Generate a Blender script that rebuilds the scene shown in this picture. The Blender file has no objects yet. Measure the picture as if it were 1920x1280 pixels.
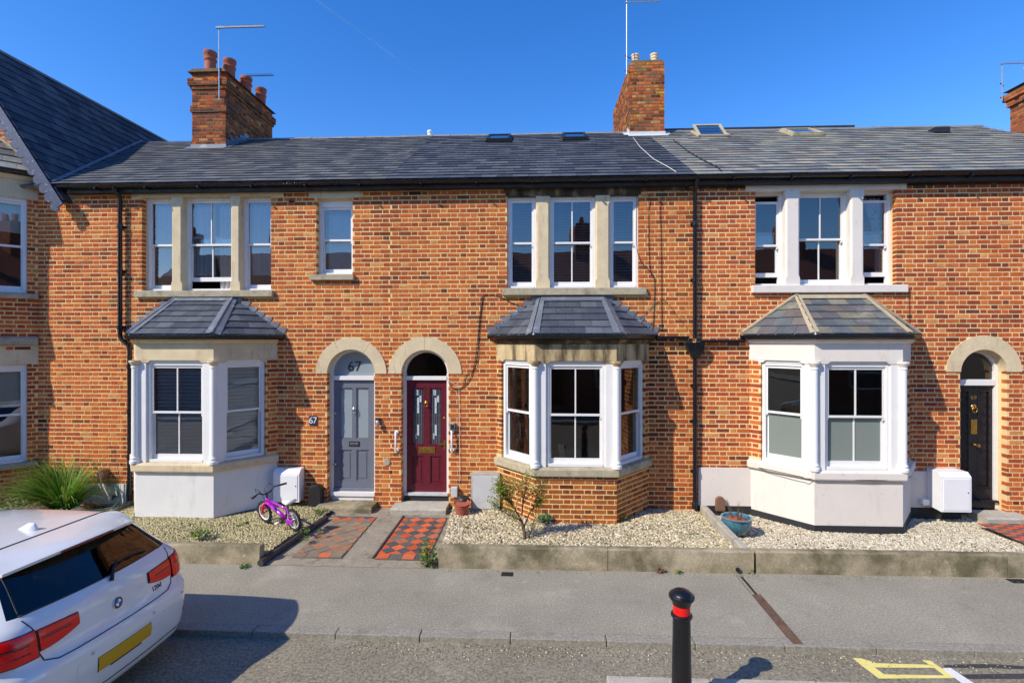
import bpy, bmesh, math, random
import numpy as np
from mathutils import Vector, Matrix, Quaternion
from mathutils import noise as mnoise

random.seed(7)
rng = np.random.default_rng(7)
scene = bpy.context.scene
C = scene.collection

# ------------------------------------------------------------------ camera
CAM_H = 2.95
YAW = math.radians(2.64)
cam_data = bpy.data.cameras.new('camera')
cam = bpy.data.objects.new('camera', cam_data)
C.objects.link(cam)
cam.location = (0, 0, CAM_H)
cam.rotation_euler = (math.radians(90), 0, YAW)
cam_data.sensor_width = 36.0
cam_data.lens = 18.0
cam_data.clip_start = 0.05
cam_data.clip_end = 60000
scene.camera = cam

# ------------------------------------------------------------------ light
SUN_TRAVEL = Vector((1.09, 0.85, -1.14)).normalized()
to_sun = -SUN_TRAVEL
SUN_EL = math.asin(to_sun.z)
SUN_AZ = math.atan2(to_sun.x, to_sun.y)
world = bpy.data.worlds.new('World')
scene.world = world
world.use_nodes = True
wn = world.node_tree.nodes
wl = world.node_tree.links
for n in list(wn):
    wn.remove(n)
w_out = wn.new('ShaderNodeOutputWorld')
w_bg = wn.new('ShaderNodeBackground')
w_sky = wn.new('ShaderNodeTexSky')
w_sky.sky_type = 'NISHITA'
w_sky.sun_disc = False
w_sky.sun_elevation = SUN_EL
w_sky.sun_rotation = SUN_AZ
w_sky.altitude = 0
w_sky.air_density = 1.0
w_sky.dust_density = 0.15
w_sky.ozone_density = 3.0
w_hsv = wn.new('ShaderNodeHueSaturation')
w_hsv.inputs['Saturation'].default_value = 1.35
w_hsv.inputs['Hue'].default_value = 0.512
wl.new(w_sky.outputs[0], w_hsv.inputs['Color'])
wl.new(w_hsv.outputs[0], w_bg.inputs[0])
w_bg.inputs[1].default_value = 0.15
wl.new(w_bg.outputs[0], w_out.inputs[0])

sun_data = bpy.data.lights.new('sun', 'SUN')
sun_data.energy = 3.15
sun_data.angle = math.radians(0.53)
sun_data.color = (1.0, 0.91, 0.765)
sun = bpy.data.objects.new('sun', sun_data)
C.objects.link(sun)
sun.rotation_euler = SUN_TRAVEL.to_track_quat('-Z', 'Y').to_euler()
sun.location = (-20, -15, 25)

scene.view_settings.view_transform = 'Standard'
scene.view_settings.look = 'None'
scene.view_settings.gamma = 1.0
scene.view_settings.exposure = 0.68
scene.render.engine = 'CYCLES'
scene.cycles.max_bounces = 7
scene.cycles.transparent_max_bounces = 12
scene.cycles.caustics_reflective = False
scene.cycles.caustics_refractive = False
try:
    scene.cycles.use_denoising = True
except Exception:
    pass

# ------------------------------------------------------------------ photo pixel -> place
ST, CT = math.sin(YAW), math.cos(YAW)
def ray(px, py):
    a = (px - 960.0) / 960.0
    b = (640.0 - py) / 960.0
    return Vector((-ST + a * CT, CT + a * ST, b))
CAMP = Vector((0, 0, CAM_H))
def onY(px, py, Y):
    d = ray(px, py)
    return CAMP + d * (Y / d.y)
def onZ(px, py, Z):
    d = ray(px, py)
    return CAMP + d * ((Z - CAM_H) / d.z)
Y0 = 8.88                       # front face of the brick terrace
def wx(px, Y=Y0):
    return onY(px, 640, Y).x
def wz(px, py, Y=Y0):
    return onY(px, py, Y).z

def srgb(r, g, b):
    f = lambda c: (c / 255 / 12.92) if c <= 10 else ((c / 255 + 0.055) / 1.055) ** 2.4
    return (f(r), f(g), f(b))

# ------------------------------------------------------------------ mesh collecting
class MB:
    def __init__(self):
        self.v = []; self.f = []; self.c = []; self.m = []
        self.col = (1, 1, 1); self.mi = 0
    def add(self, vs, fs, col=None, mi=None):
        n = len(self.v)
        self.v.extend([tuple(p) for p in vs])
        c = col or self.col
        k = self.mi if mi is None else mi
        for f in fs:
            self.f.append(tuple(n + i for i in f)); self.c.append(c); self.m.append(k)
    def box(self, x0, x1, y0, y1, z0, z1, col=None, mi=None, M=None, skip=()):
        vs = [Vector((x, y, z)) for z in (z0, z1) for y in (y0, y1) for x in (x0, x1)]
        if M is not None:
            vs = [M @ p for p in vs]
        fs = {'b': (0, 2, 3, 1), 't': (4, 5, 7, 6), 'f': (0, 1, 5, 4), 'k': (2, 6, 7, 3), 'l': (0, 4, 6, 2), 'r': (1, 3, 7, 5)}
        self.add(vs, [f for k, f in fs.items() if k not in skip], col, mi)
    def prism(self, poly, y0, y1, M=None, col=None, mi=None):
        """poly of (x, z), counter-clockwise seen from -y, pushed from y0 to y1"""
        n = len(poly)
        vs = [Vector((p[0], y0, p[1])) for p in poly] + [Vector((p[0], y1, p[1])) for p in poly]
        if M is not None:
            vs = [M @ p for p in vs]
        fs = [tuple(range(n)), tuple(reversed(range(n, 2 * n)))]
        fs += [((i + 1) % n, i, n + i, n + (i + 1) % n) for i in range(n)]
        self.add(vs, fs, col, mi)
    def slab(self, poly3, normal, t, col=None, mi=None):
        """flat 3D polygon pushed by t along normal (top = poly + normal*t)"""
        n = len(poly3)
        nn = Vector(normal) * t
        vs = [Vector(p) for p in poly3] + [Vector(p) + nn for p in poly3]
        fs = [tuple(reversed(range(n))), tuple(range(n, 2 * n))]
        fs += [(i, (i + 1) % n, n + (i + 1) % n, n + i) for i in range(n)]
        self.add(vs, fs, col, mi)
    def tube(self, pts, r, n=8, col=None, mi=None, caps=True, closed=False):
        pts = [Vector(p) for p in pts]
        rs = r if isinstance(r, (list, tuple)) else [r] * len(pts)
        rings = []
        up = None
        for i, p in enumerate(pts):
            if closed:
                t = pts[(i + 1) % len(pts)] - pts[i - 1]
            else:
                t = pts[min(i + 1, len(pts) - 1)] - pts[max(i - 1, 0)]
            t = t.normalized() if t.length > 1e-9 else Vector((0, 0, 1))
            if up is None:
                up = t.orthogonal().normalized()
            up = (up - t * up.dot(t))
            up = up.normalized() if up.length > 1e-6 else t.orthogonal().normalized()
            sd = t.cross(up)
            rings.append([p + (up * math.cos(a) + sd * math.sin(a)) * rs[i] for a in [2 * math.pi * k / n for k in range(n)]])
        vs = [q for ring in rings for q in ring]
        fs = []
        L = len(pts)
        for i in range(L if closed else L - 1):
            j = (i + 1) % L
            for k in range(n):
                k2 = (k + 1) % n
                fs.append((i * n + k, i * n + k2, j * n + k2, j * n + k))
        if caps and not closed:
            fs.append(tuple(reversed(range(n)))); fs.append(tuple(range((L - 1) * n, L * n)))
        self.add(vs, fs, col, mi)
    def lathe(self, prof, c, n=20, col=None, mi=None, M=None):
        """prof: list of (r, z) bottom to top, about a vertical axis through c"""
        vs = []; fs = []
        for r, z in prof:
            for k in range(n):
                a = 2 * math.pi * k / n
                p = Vector((r * math.cos(a), r * math.sin(a), z))
                if M is not None:
                    p = M @ p
                vs.append(p + Vector(c))
        L = len(prof)
        for i in range(L - 1):
            for k in range(n):
                k2 = (k + 1) % n
                fs.append((i * n + k, i * n + k2, (i + 1) * n + k2, (i + 1) * n + k))
        fs.append(tuple(reversed(range(n)))); fs.append(tuple(range((L - 1) * n, L * n)))
        self.add(vs, fs, col, mi)
    def sweep(self, path, prof, col=None, mi=None, caps=True):
        """path: plan polyline of (x, y); prof: closed list of (outward offset, z). Outward = right of travel"""
        P = [Vector((p[0], p[1])) for p in path]
        n = len(P); k = len(prof)
        nrm = []
        for i in range(n - 1):
            d = (P[i + 1] - P[i]).normalized()
            nrm.append(Vector((d.y, -d.x)))
        vs = []
        for i in range(n):
            if i == 0: m = nrm[0]
            elif i == n - 1: m = nrm[-1]
            else:
                a, b = nrm[i - 1], nrm[i]
                m = (a + b) / (1 + a.dot(b))
            for d, z in prof:
                q = P[i] + m * d
                vs.append((q.x, q.y, z))
        fs = []
        for i in range(n - 1):
            for j in range(k):
                j2 = (j + 1) % k
                fs.append((i * k + j, (i + 1) * k + j, (i + 1) * k + j2, i * k + j2))
        if caps:
            fs.append(tuple(range(k))); fs.append(tuple(reversed(range((n - 1) * k, n * k))))
        self.add(vs, fs, col, mi)
    def mesh(self, name, mats, smooth=False, fix=True):
        me = bpy.data.meshes.new(name)
        me.from_pydata(self.v, [], self.f)
        if not isinstance(mats, (list, tuple)):
            mats = [mats]
        for m in mats:
            me.materials.append(m)
        if len(mats) > 1:
            me.polygons.foreach_set('material_index', self.m)
        at = me.attributes.new('tint', 'FLOAT_COLOR', 'FACE')
        arr = np.ones((len(self.f), 4), dtype=np.float32)
        arr[:, :3] = np.array(self.c, dtype=np.float32).reshape(-1, 3)
        at.data.foreach_set('color', arr.ravel())
        if smooth:
            me.polygons.foreach_set('use_smooth', [True] * len(me.polygons))
        me.validate()
        if fix:
            bm = bmesh.new(); bm.from_mesh(me)
            bmesh.ops.recalc_face_normals(bm, faces=bm.faces)
            bm.to_mesh(me); bm.free()
        me.update()
        return me
    def build(self, name, mats, parent=None, smooth=False, bevel=0.0, fix=True, autosmooth=None, seg=2):
        if not self.f:
            return None
        o = bpy.data.objects.new(name, self.mesh(name, mats, smooth or autosmooth is not None, fix))
        C.objects.link(o)
        if parent is not None:
            attach(o, parent)
        if bevel > 0:
            b = o.modifiers.new('bevel', 'BEVEL')
            b.width = bevel; b.segments = seg; b.limit_method = 'ANGLE'; b.angle_limit = math.radians(40)
            b.harden_normals = False
        if autosmooth is not None:
            sharp_edges(o.data, autosmooth)
        return o

def sharp_edges(me, deg):
    bm = bmesh.new(); bm.from_mesh(me)
    lim = math.radians(deg)
    for e in bm.edges:
        if len(e.link_faces) == 2:
            e.smooth = e.calc_face_angle(0) < lim
        else:
            e.smooth = False
    bm.to_mesh(me); bm.free()

def attach(o, parent):
    o.parent = parent
    if parent.type == 'EMPTY' and parent.get('_w'):
        o.matrix_parent_inverse = Matrix.Translation(-parent.location)

def thing(name, label, cat, loc=(0, 0, 0), group=None, local=False, rot=(0, 0, 0)):
    """an Empty at the thing's base; children are given in world space unless local"""
    o = bpy.data.objects.new(name, None)
    C.objects.link(o)
    o.empty_display_size = 0.2
    o.location = loc
    o.rotation_euler = rot
    tag(o, label, cat, group)
    if not local:
        o['_w'] = 1
    return o

def tag(o, label=None, cat=None, group=None, kind=None):
    if label: o['label'] = label
    if cat: o['category'] = cat
    if group: o['group'] = group
    if kind: o['kind'] = kind
    return o

def put(name, me, parent, loc=(0, 0, 0), rotz=0.0, rot=None):
    o = bpy.data.objects.new(name, me)
    C.objects.link(o)
    o.location = loc
    o.rotation_euler = rot if rot is not None else (0, 0, rotz)
    if parent is not None:
        attach(o, parent)
    return o

def frame(origin, ang):
    """local x along the wall, local y into the house, z up"""
    return Matrix.Translation(Vector(origin)) @ Matrix.Rotation(ang, 4, 'Z')

# ------------------------------------------------------------------ materials
def new_mat(name):
    m = bpy.data.materials.new(name)
    m.use_nodes = True
    nt = m.node_tree
    for n in list(nt.nodes):
        nt.nodes.remove(n)
    out = nt.nodes.new('ShaderNodeOutputMaterial')
    return m, nt, out

def N(nt, kind, **kw):
    n = nt.nodes.new(kind)
    for k, v in kw.items():
        if k in n.inputs: n.inputs[k].default_value = v
        else: setattr(n, k, v)
    return n

def col4(c):
    return (c[0], c[1], c[2], 1.0)

def noise(nt, scale, detail=4, rough=0.6, vec=None, stretch=None):
    g = nt.nodes.new('ShaderNodeNewGeometry')
    src = g.outputs['Position']
    if stretch is not None:
        mp = nt.nodes.new('ShaderNodeMapping')
        mp.inputs['Scale'].default_value = stretch
        nt.links.new(src, mp.inputs['Vector'])
        src = mp.outputs['Vector']
    n = nt.nodes.new('ShaderNodeTexNoise')
    n.inputs['Scale'].default_value = scale
    n.inputs['Detail'].default_value = detail
    n.inputs['Roughness'].default_value = rough
    nt.links.new(src, n.inputs['Vector'])
    return n.outputs['Fac']

def ramp(nt, fac, stops):
    r = nt.nodes.new('ShaderNodeValToRGB')
    e = r.color_ramp.elements
    while len(e) < len(stops):
        e.new(0.5)
    for i, (p, c) in enumerate(stops):
        e[i].position = p
        e[i].color = col4(c) if len(c) == 3 else c
    nt.links.new(fac, r.inputs['Fac'])
    return r.outputs['Color']

def mix(nt, fac, a, b, mode='MIX'):
    n = nt.nodes.new('ShaderNodeMix')
    n.data_type = 'RGBA'; n.blend_type = mode; n.clamp_result = False
    for s, v in ((0, fac), (6, a), (7, b)):
        if hasattr(v, 'is_output'):
            nt.links.new(v, n.inputs[s])
        else:
            n.inputs[s].default_value = v if s == 0 else col4(v)
    return n.outputs[2]

def surf(name, base, rough=0.7, var=0.15, vscale=6.0, fine=0.1, fscale=80.0, bump=0.0, bscale=120.0,
         tint=False, stains=(), spec=0.5, metal=0.0, coat=0.0, rvar=0.1, bdist=0.01, stretch=None):
    """one procedural surface: base colour, broad and fine mottling, stains of a shape of their own, fine relief"""
    m, nt, out = new_mat(name)
    p = nt.nodes.new('ShaderNodeBsdfPrincipled')
    if tint:
        a = nt.nodes.new('ShaderNodeAttribute'); a.attribute_name = 'tint'
        c = mix(nt, 1.0, a.outputs['Color'], base, 'MULTIPLY')
    else:
        rgb = nt.nodes.new('ShaderNodeRGB'); rgb.outputs[0].default_value = col4(base)
        c = rgb.outputs[0]
    if var > 0:
        f = ramp(nt, noise(nt, vscale, 5, 0.62, stretch=stretch), [(0.28, (1 - var,) * 3), (0.72, (1 + var,) * 3)])
        c = mix(nt, 1.0, c, f, 'MULTIPLY')
    if fine > 0:
        f = ramp(nt, noise(nt, fscale, 3, 0.7), [(0.3, (1 - fine,) * 3), (0.7, (1 + fine,) * 3)])
        c = mix(nt, 1.0, c, f, 'MULTIPLY')
    for (sc, lo, hi, scol, amt, st) in stains:
        f = ramp(nt, noise(nt, sc, 6, 0.65, stretch=st), [(lo, (0, 0, 0)), (hi, (amt,) * 3)])
        c = mix(nt, f, c, scol)
    nt.links.new(c, p.inputs['Base Color'])
    if rvar > 0:
        r = ramp(nt, noise(nt, vscale * 2.3, 3, 0.6), [(0.3, (max(0.02, rough - rvar),) * 3), (0.7, (min(1, rough + rvar),) * 3)])
        nt.links.new(r, p.inputs['Roughness'])
    else:
        p.inputs['Roughness'].default_value = rough
    p.inputs['Metallic'].default_value = metal
    p.inputs['Specular IOR Level'].default_value = spec
    p.inputs['Coat Weight'].default_value = coat
    p.inputs['Coat Roughness'].default_value = 0.06
    if bump > 0:
        b = nt.nodes.new('ShaderNodeBump')
        b.inputs['Strength'].default_value = bump
        b.inputs['Distance'].default_value = bdist
        nt.links.new(noise(nt, bscale, 4, 0.65), b.inputs['Height'])
        nt.links.new(b.outputs[0], p.inputs['Normal'])
    nt.links.new(p.outputs[0], out.inputs[0])
    return m

def glass_mat(name, tintc=(0.95, 0.97, 0.97), boost=1.6, rough=0.0, frost=None, wav=0.0):
    m, nt, out = new_mat(name)
    fr = N(nt, 'ShaderNodeFresnel', IOR=1.5)
    mu = N(nt, 'ShaderNodeMath', operation='MULTIPLY'); mu.inputs[1].default_value = boost
    mu.use_clamp = True
    nt.links.new(fr.outputs[0], mu.inputs[0])
    gl = N(nt, 'ShaderNodeBsdfGlossy', Roughness=rough)
    if wav > 0:
        b = nt.nodes.new('ShaderNodeBump')
        b.inputs['Strength'].default_value = wav; b.inputs['Distance'].default_value = 0.02
        nt.links.new(noise(nt, 2.2, 2, 0.5), b.inputs['Height'])
        nt.links.new(b.outputs[0], gl.inputs['Normal'])
    if frost is None:
        tr = N(nt, 'ShaderNodeBsdfTransparent', Color=col4(tintc))
        base = tr.outputs[0]
    else:
        df = N(nt, 'ShaderNodeBsdfDiffuse', Color=col4(frost))
        tl = N(nt, 'ShaderNodeBsdfTranslucent', Color=col4(frost))
        ms = N(nt, 'ShaderNodeMixShader', Fac=0.4)
        nt.links.new(df.outputs[0], ms.inputs[1]); nt.links.new(tl.outputs[0], ms.inputs[2])
        base = ms.outputs[0]
    mx = nt.nodes.new('ShaderNodeMixShader')
    nt.links.new(mu.outputs[0], mx.inputs[0])
    nt.links.new(base, mx.inputs[1]); nt.links.new(gl.outputs[0], mx.inputs[2])
    nt.links.new(mx.outputs[0], out.inputs[0])
    return m

M = {}
def build_materials():
    V = (3.2, 3.2, 0.6)
    M['brick'] = surf('brick_clay', (1, 1, 1), 0.85, 0.16, 9, 0.3, 55, 0.5, 160, tint=True,
                      stains=[(1.1, 0.58, 0.74, (0.10, 0.055, 0.035), 0.35, (1, 1, 0.6)), (30, 0.66, 0.8, srgb(210, 175, 130), 0.45, None)], spec=0.25)
    M['mortar'] = surf('lime_mortar', srgb(233, 200, 141), 0.95, 0.14, 3.0, 0.22, 60, 0.6, 120,
                       stains=[(0.9, 0.55, 0.75, srgb(150, 116, 84), 0.4, None)], spec=0.15)
    M['mortar_pale'] = surf('pale_mortar', srgb(236, 206, 154), 0.95, 0.12, 3.0, 0.2, 60, 0.6, 120, spec=0.15)
    M['mortar_dark'] = surf('sooty_mortar', srgb(120, 104, 84), 0.95, 0.2, 4.0, 0.25, 60, 0.6, 120, spec=0.15)
    M['stone'] = surf('bath_stone', srgb(214, 196, 160), 0.85, 0.12, 4, 0.12, 70, 0.35, 110,
                      stains=[(2.5, 0.55, 0.72, srgb(140, 118, 84), 0.5, V)], spec=0.2)
    M['stone_stained'] = surf('stained_bath_stone', srgb(194, 174, 134), 0.85, 0.18, 4, 0.14, 70, 0.4, 110,
                              stains=[(1.9, 0.42, 0.62, srgb(62, 48, 34), 0.85, V), (6, 0.6, 0.75, srgb(150, 150, 70), 0.35, None)], spec=0.2)
    M['stone_black'] = surf('sooty_stone', srgb(86, 74, 60), 0.88, 0.35, 3, 0.2, 60, 0.4, 110,
                            stains=[(1.7, 0.5, 0.66, srgb(190, 168, 125), 0.6, V), (3.0, 0.45, 0.6, srgb(38, 33, 28), 0.8, None)], spec=0.2)
    M['sill_stone'] = surf('weathered_sill_stone', srgb(176, 166, 140), 0.88, 0.16, 6, 0.18, 70, 0.45, 110,
                           stains=[(5, 0.52, 0.7, srgb(96, 88, 70), 0.6, None), (9, 0.62, 0.72, srgb(200, 190, 150), 0.5, None)], spec=0.2)
    M['white'] = surf('white_paint', srgb(230, 229, 226), 0.42, 0.03, 5, 0.02, 60, 0.06, 60,
                      stains=[(4, 0.68, 0.82, srgb(170, 165, 155), 0.35, V)])
    M['white_render'] = surf('white_render', srgb(228, 226, 222), 0.75, 0.035, 2.5, 0.03, 70, 0.25, 90,
                             stains=[(2.2, 0.56, 0.8, srgb(186, 180, 168), 0.5, (3, 3, 1)), (11, 0.64, 0.7, srgb(170, 160, 142), 0.4, None)], spec=0.25)
    M['cream_render'] = surf('cream_white_render', srgb(226, 218, 208), 0.75, 0.035, 2.5, 0.03, 70, 0.25, 90,
                             stains=[(2.0, 0.56, 0.8, srgb(190, 176, 156), 0.45, (3, 3, 1)), (11, 0.64, 0.7, srgb(176, 160, 138), 0.4, None)], spec=0.25)
    M['plinth_black'] = surf('black_bitumen_paint', srgb(40, 42, 46), 0.6, 0.25, 6, 0.2, 60, 0.3, 80)
    M['black_gloss'] = surf('black_gloss_paint', srgb(22, 23, 28), 0.3, 0.2, 5, 0.1, 50, 0.05, 50, rvar=0.12)
    M['fascia'] = surf('black_fascia_board', srgb(40, 38, 38), 0.6, 0.3, 5, 0.15, 60, 0.15, 60,
                       stains=[(4, 0.56, 0.72, srgb(120, 108, 92), 0.45, (0.6, 2, 4))])
    M['slate'] = surf('roof_slate', (1, 1, 1), 0.66, 0.18, 5, 0.2, 60, 0.4, 80, tint=True,
                      stains=[(1.2, 0.55, 0.75, srgb(128, 126, 116), 0.4, None), (9, 0.66, 0.74, srgb(150, 146, 128), 0.5, None)], spec=0.18, rvar=0.14)
    M['slate_mossy'] = surf('old_roof_slate', (1, 1, 1), 0.75, 0.2, 5, 0.2, 60, 0.4, 90, tint=True,
                            stains=[(2.0, 0.55, 0.7, srgb(170, 168, 148), 0.5, (1, 1, 1)), (7, 0.62, 0.74, srgb(150, 140, 78), 0.45, None)], spec=0.4, rvar=0.14)
    M['lead'] = surf('lead_sheet', srgb(118, 124, 132), 0.48, 0.14, 5, 0.08, 60, 0.2, 40,
                     stains=[(5, 0.56, 0.7, srgb(188, 192, 198), 0.5, None)], metal=0.25)
    M['cement'] = surf('cement_fillet', srgb(176, 162, 134), 0.9, 0.2, 8, 0.2, 70, 0.5, 90,
                       stains=[(8, 0.56, 0.7, srgb(110, 100, 78), 0.6, None)])
    M['concrete'] = surf('garden_wall_concrete', srgb(164, 152, 126), 0.9, 0.2, 4, 0.25, 50, 0.5, 60,
                         stains=[(1.8, 0.42, 0.62, srgb(84, 80, 56), 0.8, None), (14, 0.66, 0.71, srgb(206, 198, 176), 0.6, None),
                                 (3.1, 0.6, 0.75, srgb(120, 118, 70), 0.5, None)], spec=0.2)
    M['concrete_pale'] = surf('pale_concrete', srgb(178, 172, 158), 0.9, 0.14, 5, 0.2, 60, 0.4, 70,
                              stains=[(4, 0.52, 0.7, srgb(120, 114, 98), 0.6, None)], spec=0.2)
    M['path_concrete'] = surf('worn_path_concrete', srgb(150, 141, 124), 0.92, 0.16, 3, 0.25, 45, 0.5, 60,
                              stains=[(5, 0.54, 0.62, srgb(112, 104, 88), 0.7, None), (24, 0.63, 0.68, srgb(205, 192, 164), 0.7, None)], spec=0.2)
    M['pavement'] = surf('pavement_asphalt', srgb(154, 148, 132), 0.9, 0.16, 0.8, 0.34, 48, 0.9, 90,
                         stains=[(1.3, 0.57, 0.74, srgb(186, 179, 162), 0.55, None), (1.9, 0.58, 0.74, srgb(112, 108, 98), 0.5, None), (5, 0.63, 0.7, srgb(196, 188, 170), 0.35, None), (38, 0.66, 0.72, srgb(214, 206, 192), 0.8, None), (30, 0.68, 0.74, srgb(70, 66, 62), 0.7, None)], spec=0.25)
    M['road'] = surf('road_asphalt', srgb(137, 130, 112), 0.92, 0.16, 1.1, 0.5, 36, 0.9, 70,
                     stains=[(2.0, 0.57, 0.75, srgb(152, 144, 130), 0.5, None), (1.2, 0.6, 0.75, srgb(92, 90, 88), 0.5, None), (26, 0.64, 0.7, srgb(206, 194, 172), 0.85, None), (0.8, 0.6, 0.72, srgb(176, 166, 148), 0.5, (1, 2.5, 1))], spec=0.25)
    M['kerb'] = surf('kerb_stone', srgb(149, 144, 131), 0.88, 0.12, 3, 0.35, 45, 0.5, 80,
                     stains=[(3, 0.5, 0.7, srgb(110, 104, 94), 0.6, None)], spec=0.25)
    M['soil'] = surf('garden_soil', srgb(110, 92, 68), 0.95, 0.3, 4, 0.4, 40, 0.8, 50)
    M['pebble'] = surf('pebbles', (0.93, 0.97, 0.93), 0.8, 0.1, 30, 0.15, 120, 0.2, 150, tint=True, spec=0.3)
    M['tile'] = surf('quarry_tile', (1, 1, 1), 0.6, 0.14, 12, 0.15, 70, 0.25, 90, tint=True,
                     stains=[(7, 0.58, 0.72, srgb(150, 138, 116), 0.55, None)])
    M['grout'] = surf('tile_bed', srgb(120, 112, 94), 0.95, 0.2, 6, 0.3, 60, 0.5, 60)
    M['edging'] = surf('black_edging_tile', srgb(58, 56, 58), 0.6, 0.25, 8, 0.2, 60, 0.3, 60)
    M['door_grey'] = surf('grey_door_paint', srgb(112, 118, 130), 0.35, 0.04, 4, 0.03, 50, 0.04, 50)
    M['door_red'] = surf('maroon_door_paint', srgb(98, 28, 42), 0.34, 0.1, 4, 0.08, 50, 0.06, 40, stretch=(6, 6, 0.7))
    M['door_black'] = surf('black_door_paint', srgb(26, 26, 34), 0.25, 0.1, 4, 0.06, 50, 0.04, 50)
    M['chrome'] = surf('chrome', srgb(215, 216, 218), 0.22, 0.05, 8, 0, 60, metal=1.0)
    M['brass'] = surf('brass', srgb(206, 164, 84), 0.28, 0.12, 12, 0.05, 60, metal=1.0)
    M['steel'] = surf('galvanised_steel', srgb(176, 180, 186), 0.42, 0.12, 20, 0.1, 80, metal=0.8)
    M['terracotta'] = surf('terracotta', srgb(160, 84, 62), 0.7, 0.2, 5, 0.12, 40, 0.2, 40, stains=[(5, 0.55, 0.75, srgb(96, 58, 50), 0.6, None)])
    M['pot_cream'] = surf('buff_chimney_pot', srgb(226, 200, 164), 0.75, 0.1, 6, 0.1, 50, 0.2, 50)
    M['glass'] = glass_mat('window_glass', boost=4.6, wav=0.05)
    M['glass_dark'] = glass_mat('shaded_window_glass', (0.82, 0.85, 0.84), boost=2.6, wav=0.04)
    M['frost'] = glass_mat('frosted_glass', boost=1.6, rough=0.12, frost=srgb(160, 172, 164))
    M['frost_grey'] = glass_mat('grey_frosted_glass', boost=1.6, rough=0.1, frost=srgb(186, 202, 208))
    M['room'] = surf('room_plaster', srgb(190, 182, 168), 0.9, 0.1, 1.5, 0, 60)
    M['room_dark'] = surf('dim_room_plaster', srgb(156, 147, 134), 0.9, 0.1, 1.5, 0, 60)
    M['curtain'] = surf('white_curtain', srgb(222, 220, 212), 0.9, 0.08, 8, 0.05, 60)
    M['curtain_print'] = surf('printed_curtain', srgb(224, 216, 212), 0.9, 0.05, 8, 0.0, 60, stains=[(16, 0.56, 0.62, srgb(160, 80, 92), 0.7, None)])
    M['blind'] = surf('grey_blind_slat', srgb(206, 214, 216), 0.6, 0.05, 6, 0.0, 60)
    M['blind_white'] = surf('white_blind_slat', srgb(206, 208, 212), 0.6, 0.05, 6, 0.0, 60)
    M['plastic_white'] = surf('white_plastic', srgb(236, 238, 240), 0.45, 0.04, 3, 0.02, 60, 0.03, 60, stains=[(3, 0.62, 0.8, srgb(190, 186, 178), 0.4, V)])
    M['plastic_black'] = surf('black_plastic', srgb(34, 34, 36), 0.5, 0.15, 5, 0.1, 60)
    M['rubber'] = surf('black_rubber', srgb(44, 43, 42), 0.8, 0.2, 20, 0.2, 80, 0.2, 80)
    M['cable'] = surf('black_cable', srgb(40, 36, 34), 0.6, 0.2, 20, 0, 60)
    M['cable_white'] = surf('white_cable', srgb(210, 206, 198), 0.6, 0.1, 20, 0, 60)
    M['hose'] = surf('green_hose', srgb(74, 138, 130), 0.5, 0.1, 20, 0, 60)
    M['rust'] = surf('rusty_iron', srgb(104, 82, 68), 0.85, 0.3, 10, 0.4, 60, 0.5, 70, stains=[(9, 0.5, 0.66, srgb(140, 92, 60), 0.7, None)])
    M['yellow_line'] = surf('yellow_road_paint', srgb(232, 218, 128), 0.8, 0.08, 4, 0.12, 70, 0.4, 110, stains=[(9, 0.62, 0.72, srgb(140, 132, 112), 0.8, None)])
    M['white_line'] = surf('white_road_paint', srgb(226, 226, 222), 0.8, 0.08, 4, 0.12, 70, 0.4, 110, stains=[(8, 0.58, 0.7, srgb(140, 136, 128), 0.8, None)])
    M['tarmac_patch'] = surf('dark_tar_patch', srgb(62, 61, 60), 0.85, 0.25, 4, 0.3, 60, 0.6, 90)
    M['red_band'] = surf('red_reflective_band', srgb(226, 26, 22), 0.35, 0.03, 5, 0.02, 60)
    M['roof_red'] = surf('red_clay_roof', srgb(128, 76, 58), 0.85, 0.25, 3, 0.2, 40, 0.5, 30)
    M['grey_box'] = surf('grey_cabinet', srgb(196, 198, 198), 0.6, 0.08, 4, 0.06, 60, 0.1, 60, stains=[(6, 0.56, 0.75, srgb(150, 150, 146), 0.6, None)])
    M['brown_vent'] = surf('brown_vent', srgb(128, 92, 74), 0.7, 0.1, 8, 0.05, 60)
    M['board'] = surf('blue_grey_bargeboard', srgb(50, 62, 92), 0.55, 0.15, 10, 0.25, 45, 0.2, 60, stains=[(20, 0.6, 0.68, srgb(200, 206, 216), 0.6, None)])
    M['bike_purple'] = surf('purple_bike_paint', srgb(178, 28, 190), 0.25, 0.04, 5, 0, 60, coat=0.6)
    M['bike_red'] = surf('pink_red_bike_paint', srgb(226, 24, 70), 0.25, 0.04, 5, 0, 60, coat=0.6)
    M['white_vinyl'] = surf('white_vinyl', srgb(232, 230, 226), 0.5, 0.05, 5, 0, 60)
    M['car_white'] = surf('white_car_paint', srgb(226, 225, 222), 0.22, 0.015, 2, 0, 60, coat=1.0, rvar=0.03)
    M['car_glass'] = glass_mat('tinted_car_glass', (0.16, 0.17, 0.18), boost=2.0)
    M['car_black'] = surf('car_black_trim', srgb(20, 20, 22), 0.4, 0.1, 6, 0, 60)
    M['car_red'] = surf('red_lamp_lens', srgb(244, 8, 18), 0.2, 0.06, 20, 0, 60, coat=0.25, spec=0.4, rvar=0.02)
    M['car_red_dark'] = surf('dark_red_lamp_lens', srgb(130, 6, 14), 0.2, 0.06, 20, 0, 60, coat=0.25, rvar=0.02)
    M['plate'] = surf('yellow_number_plate', srgb(206, 158, 28), 0.4, 0.02, 5, 0, 60)
    M['leather'] = surf('dark_car_seat', srgb(40, 40, 44), 0.6, 0.1, 8, 0.1, 60)
    M['blue_badge'] = surf('blue_enamel', srgb(60, 110, 180), 0.25, 0.0, 5, 0, 60)
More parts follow.
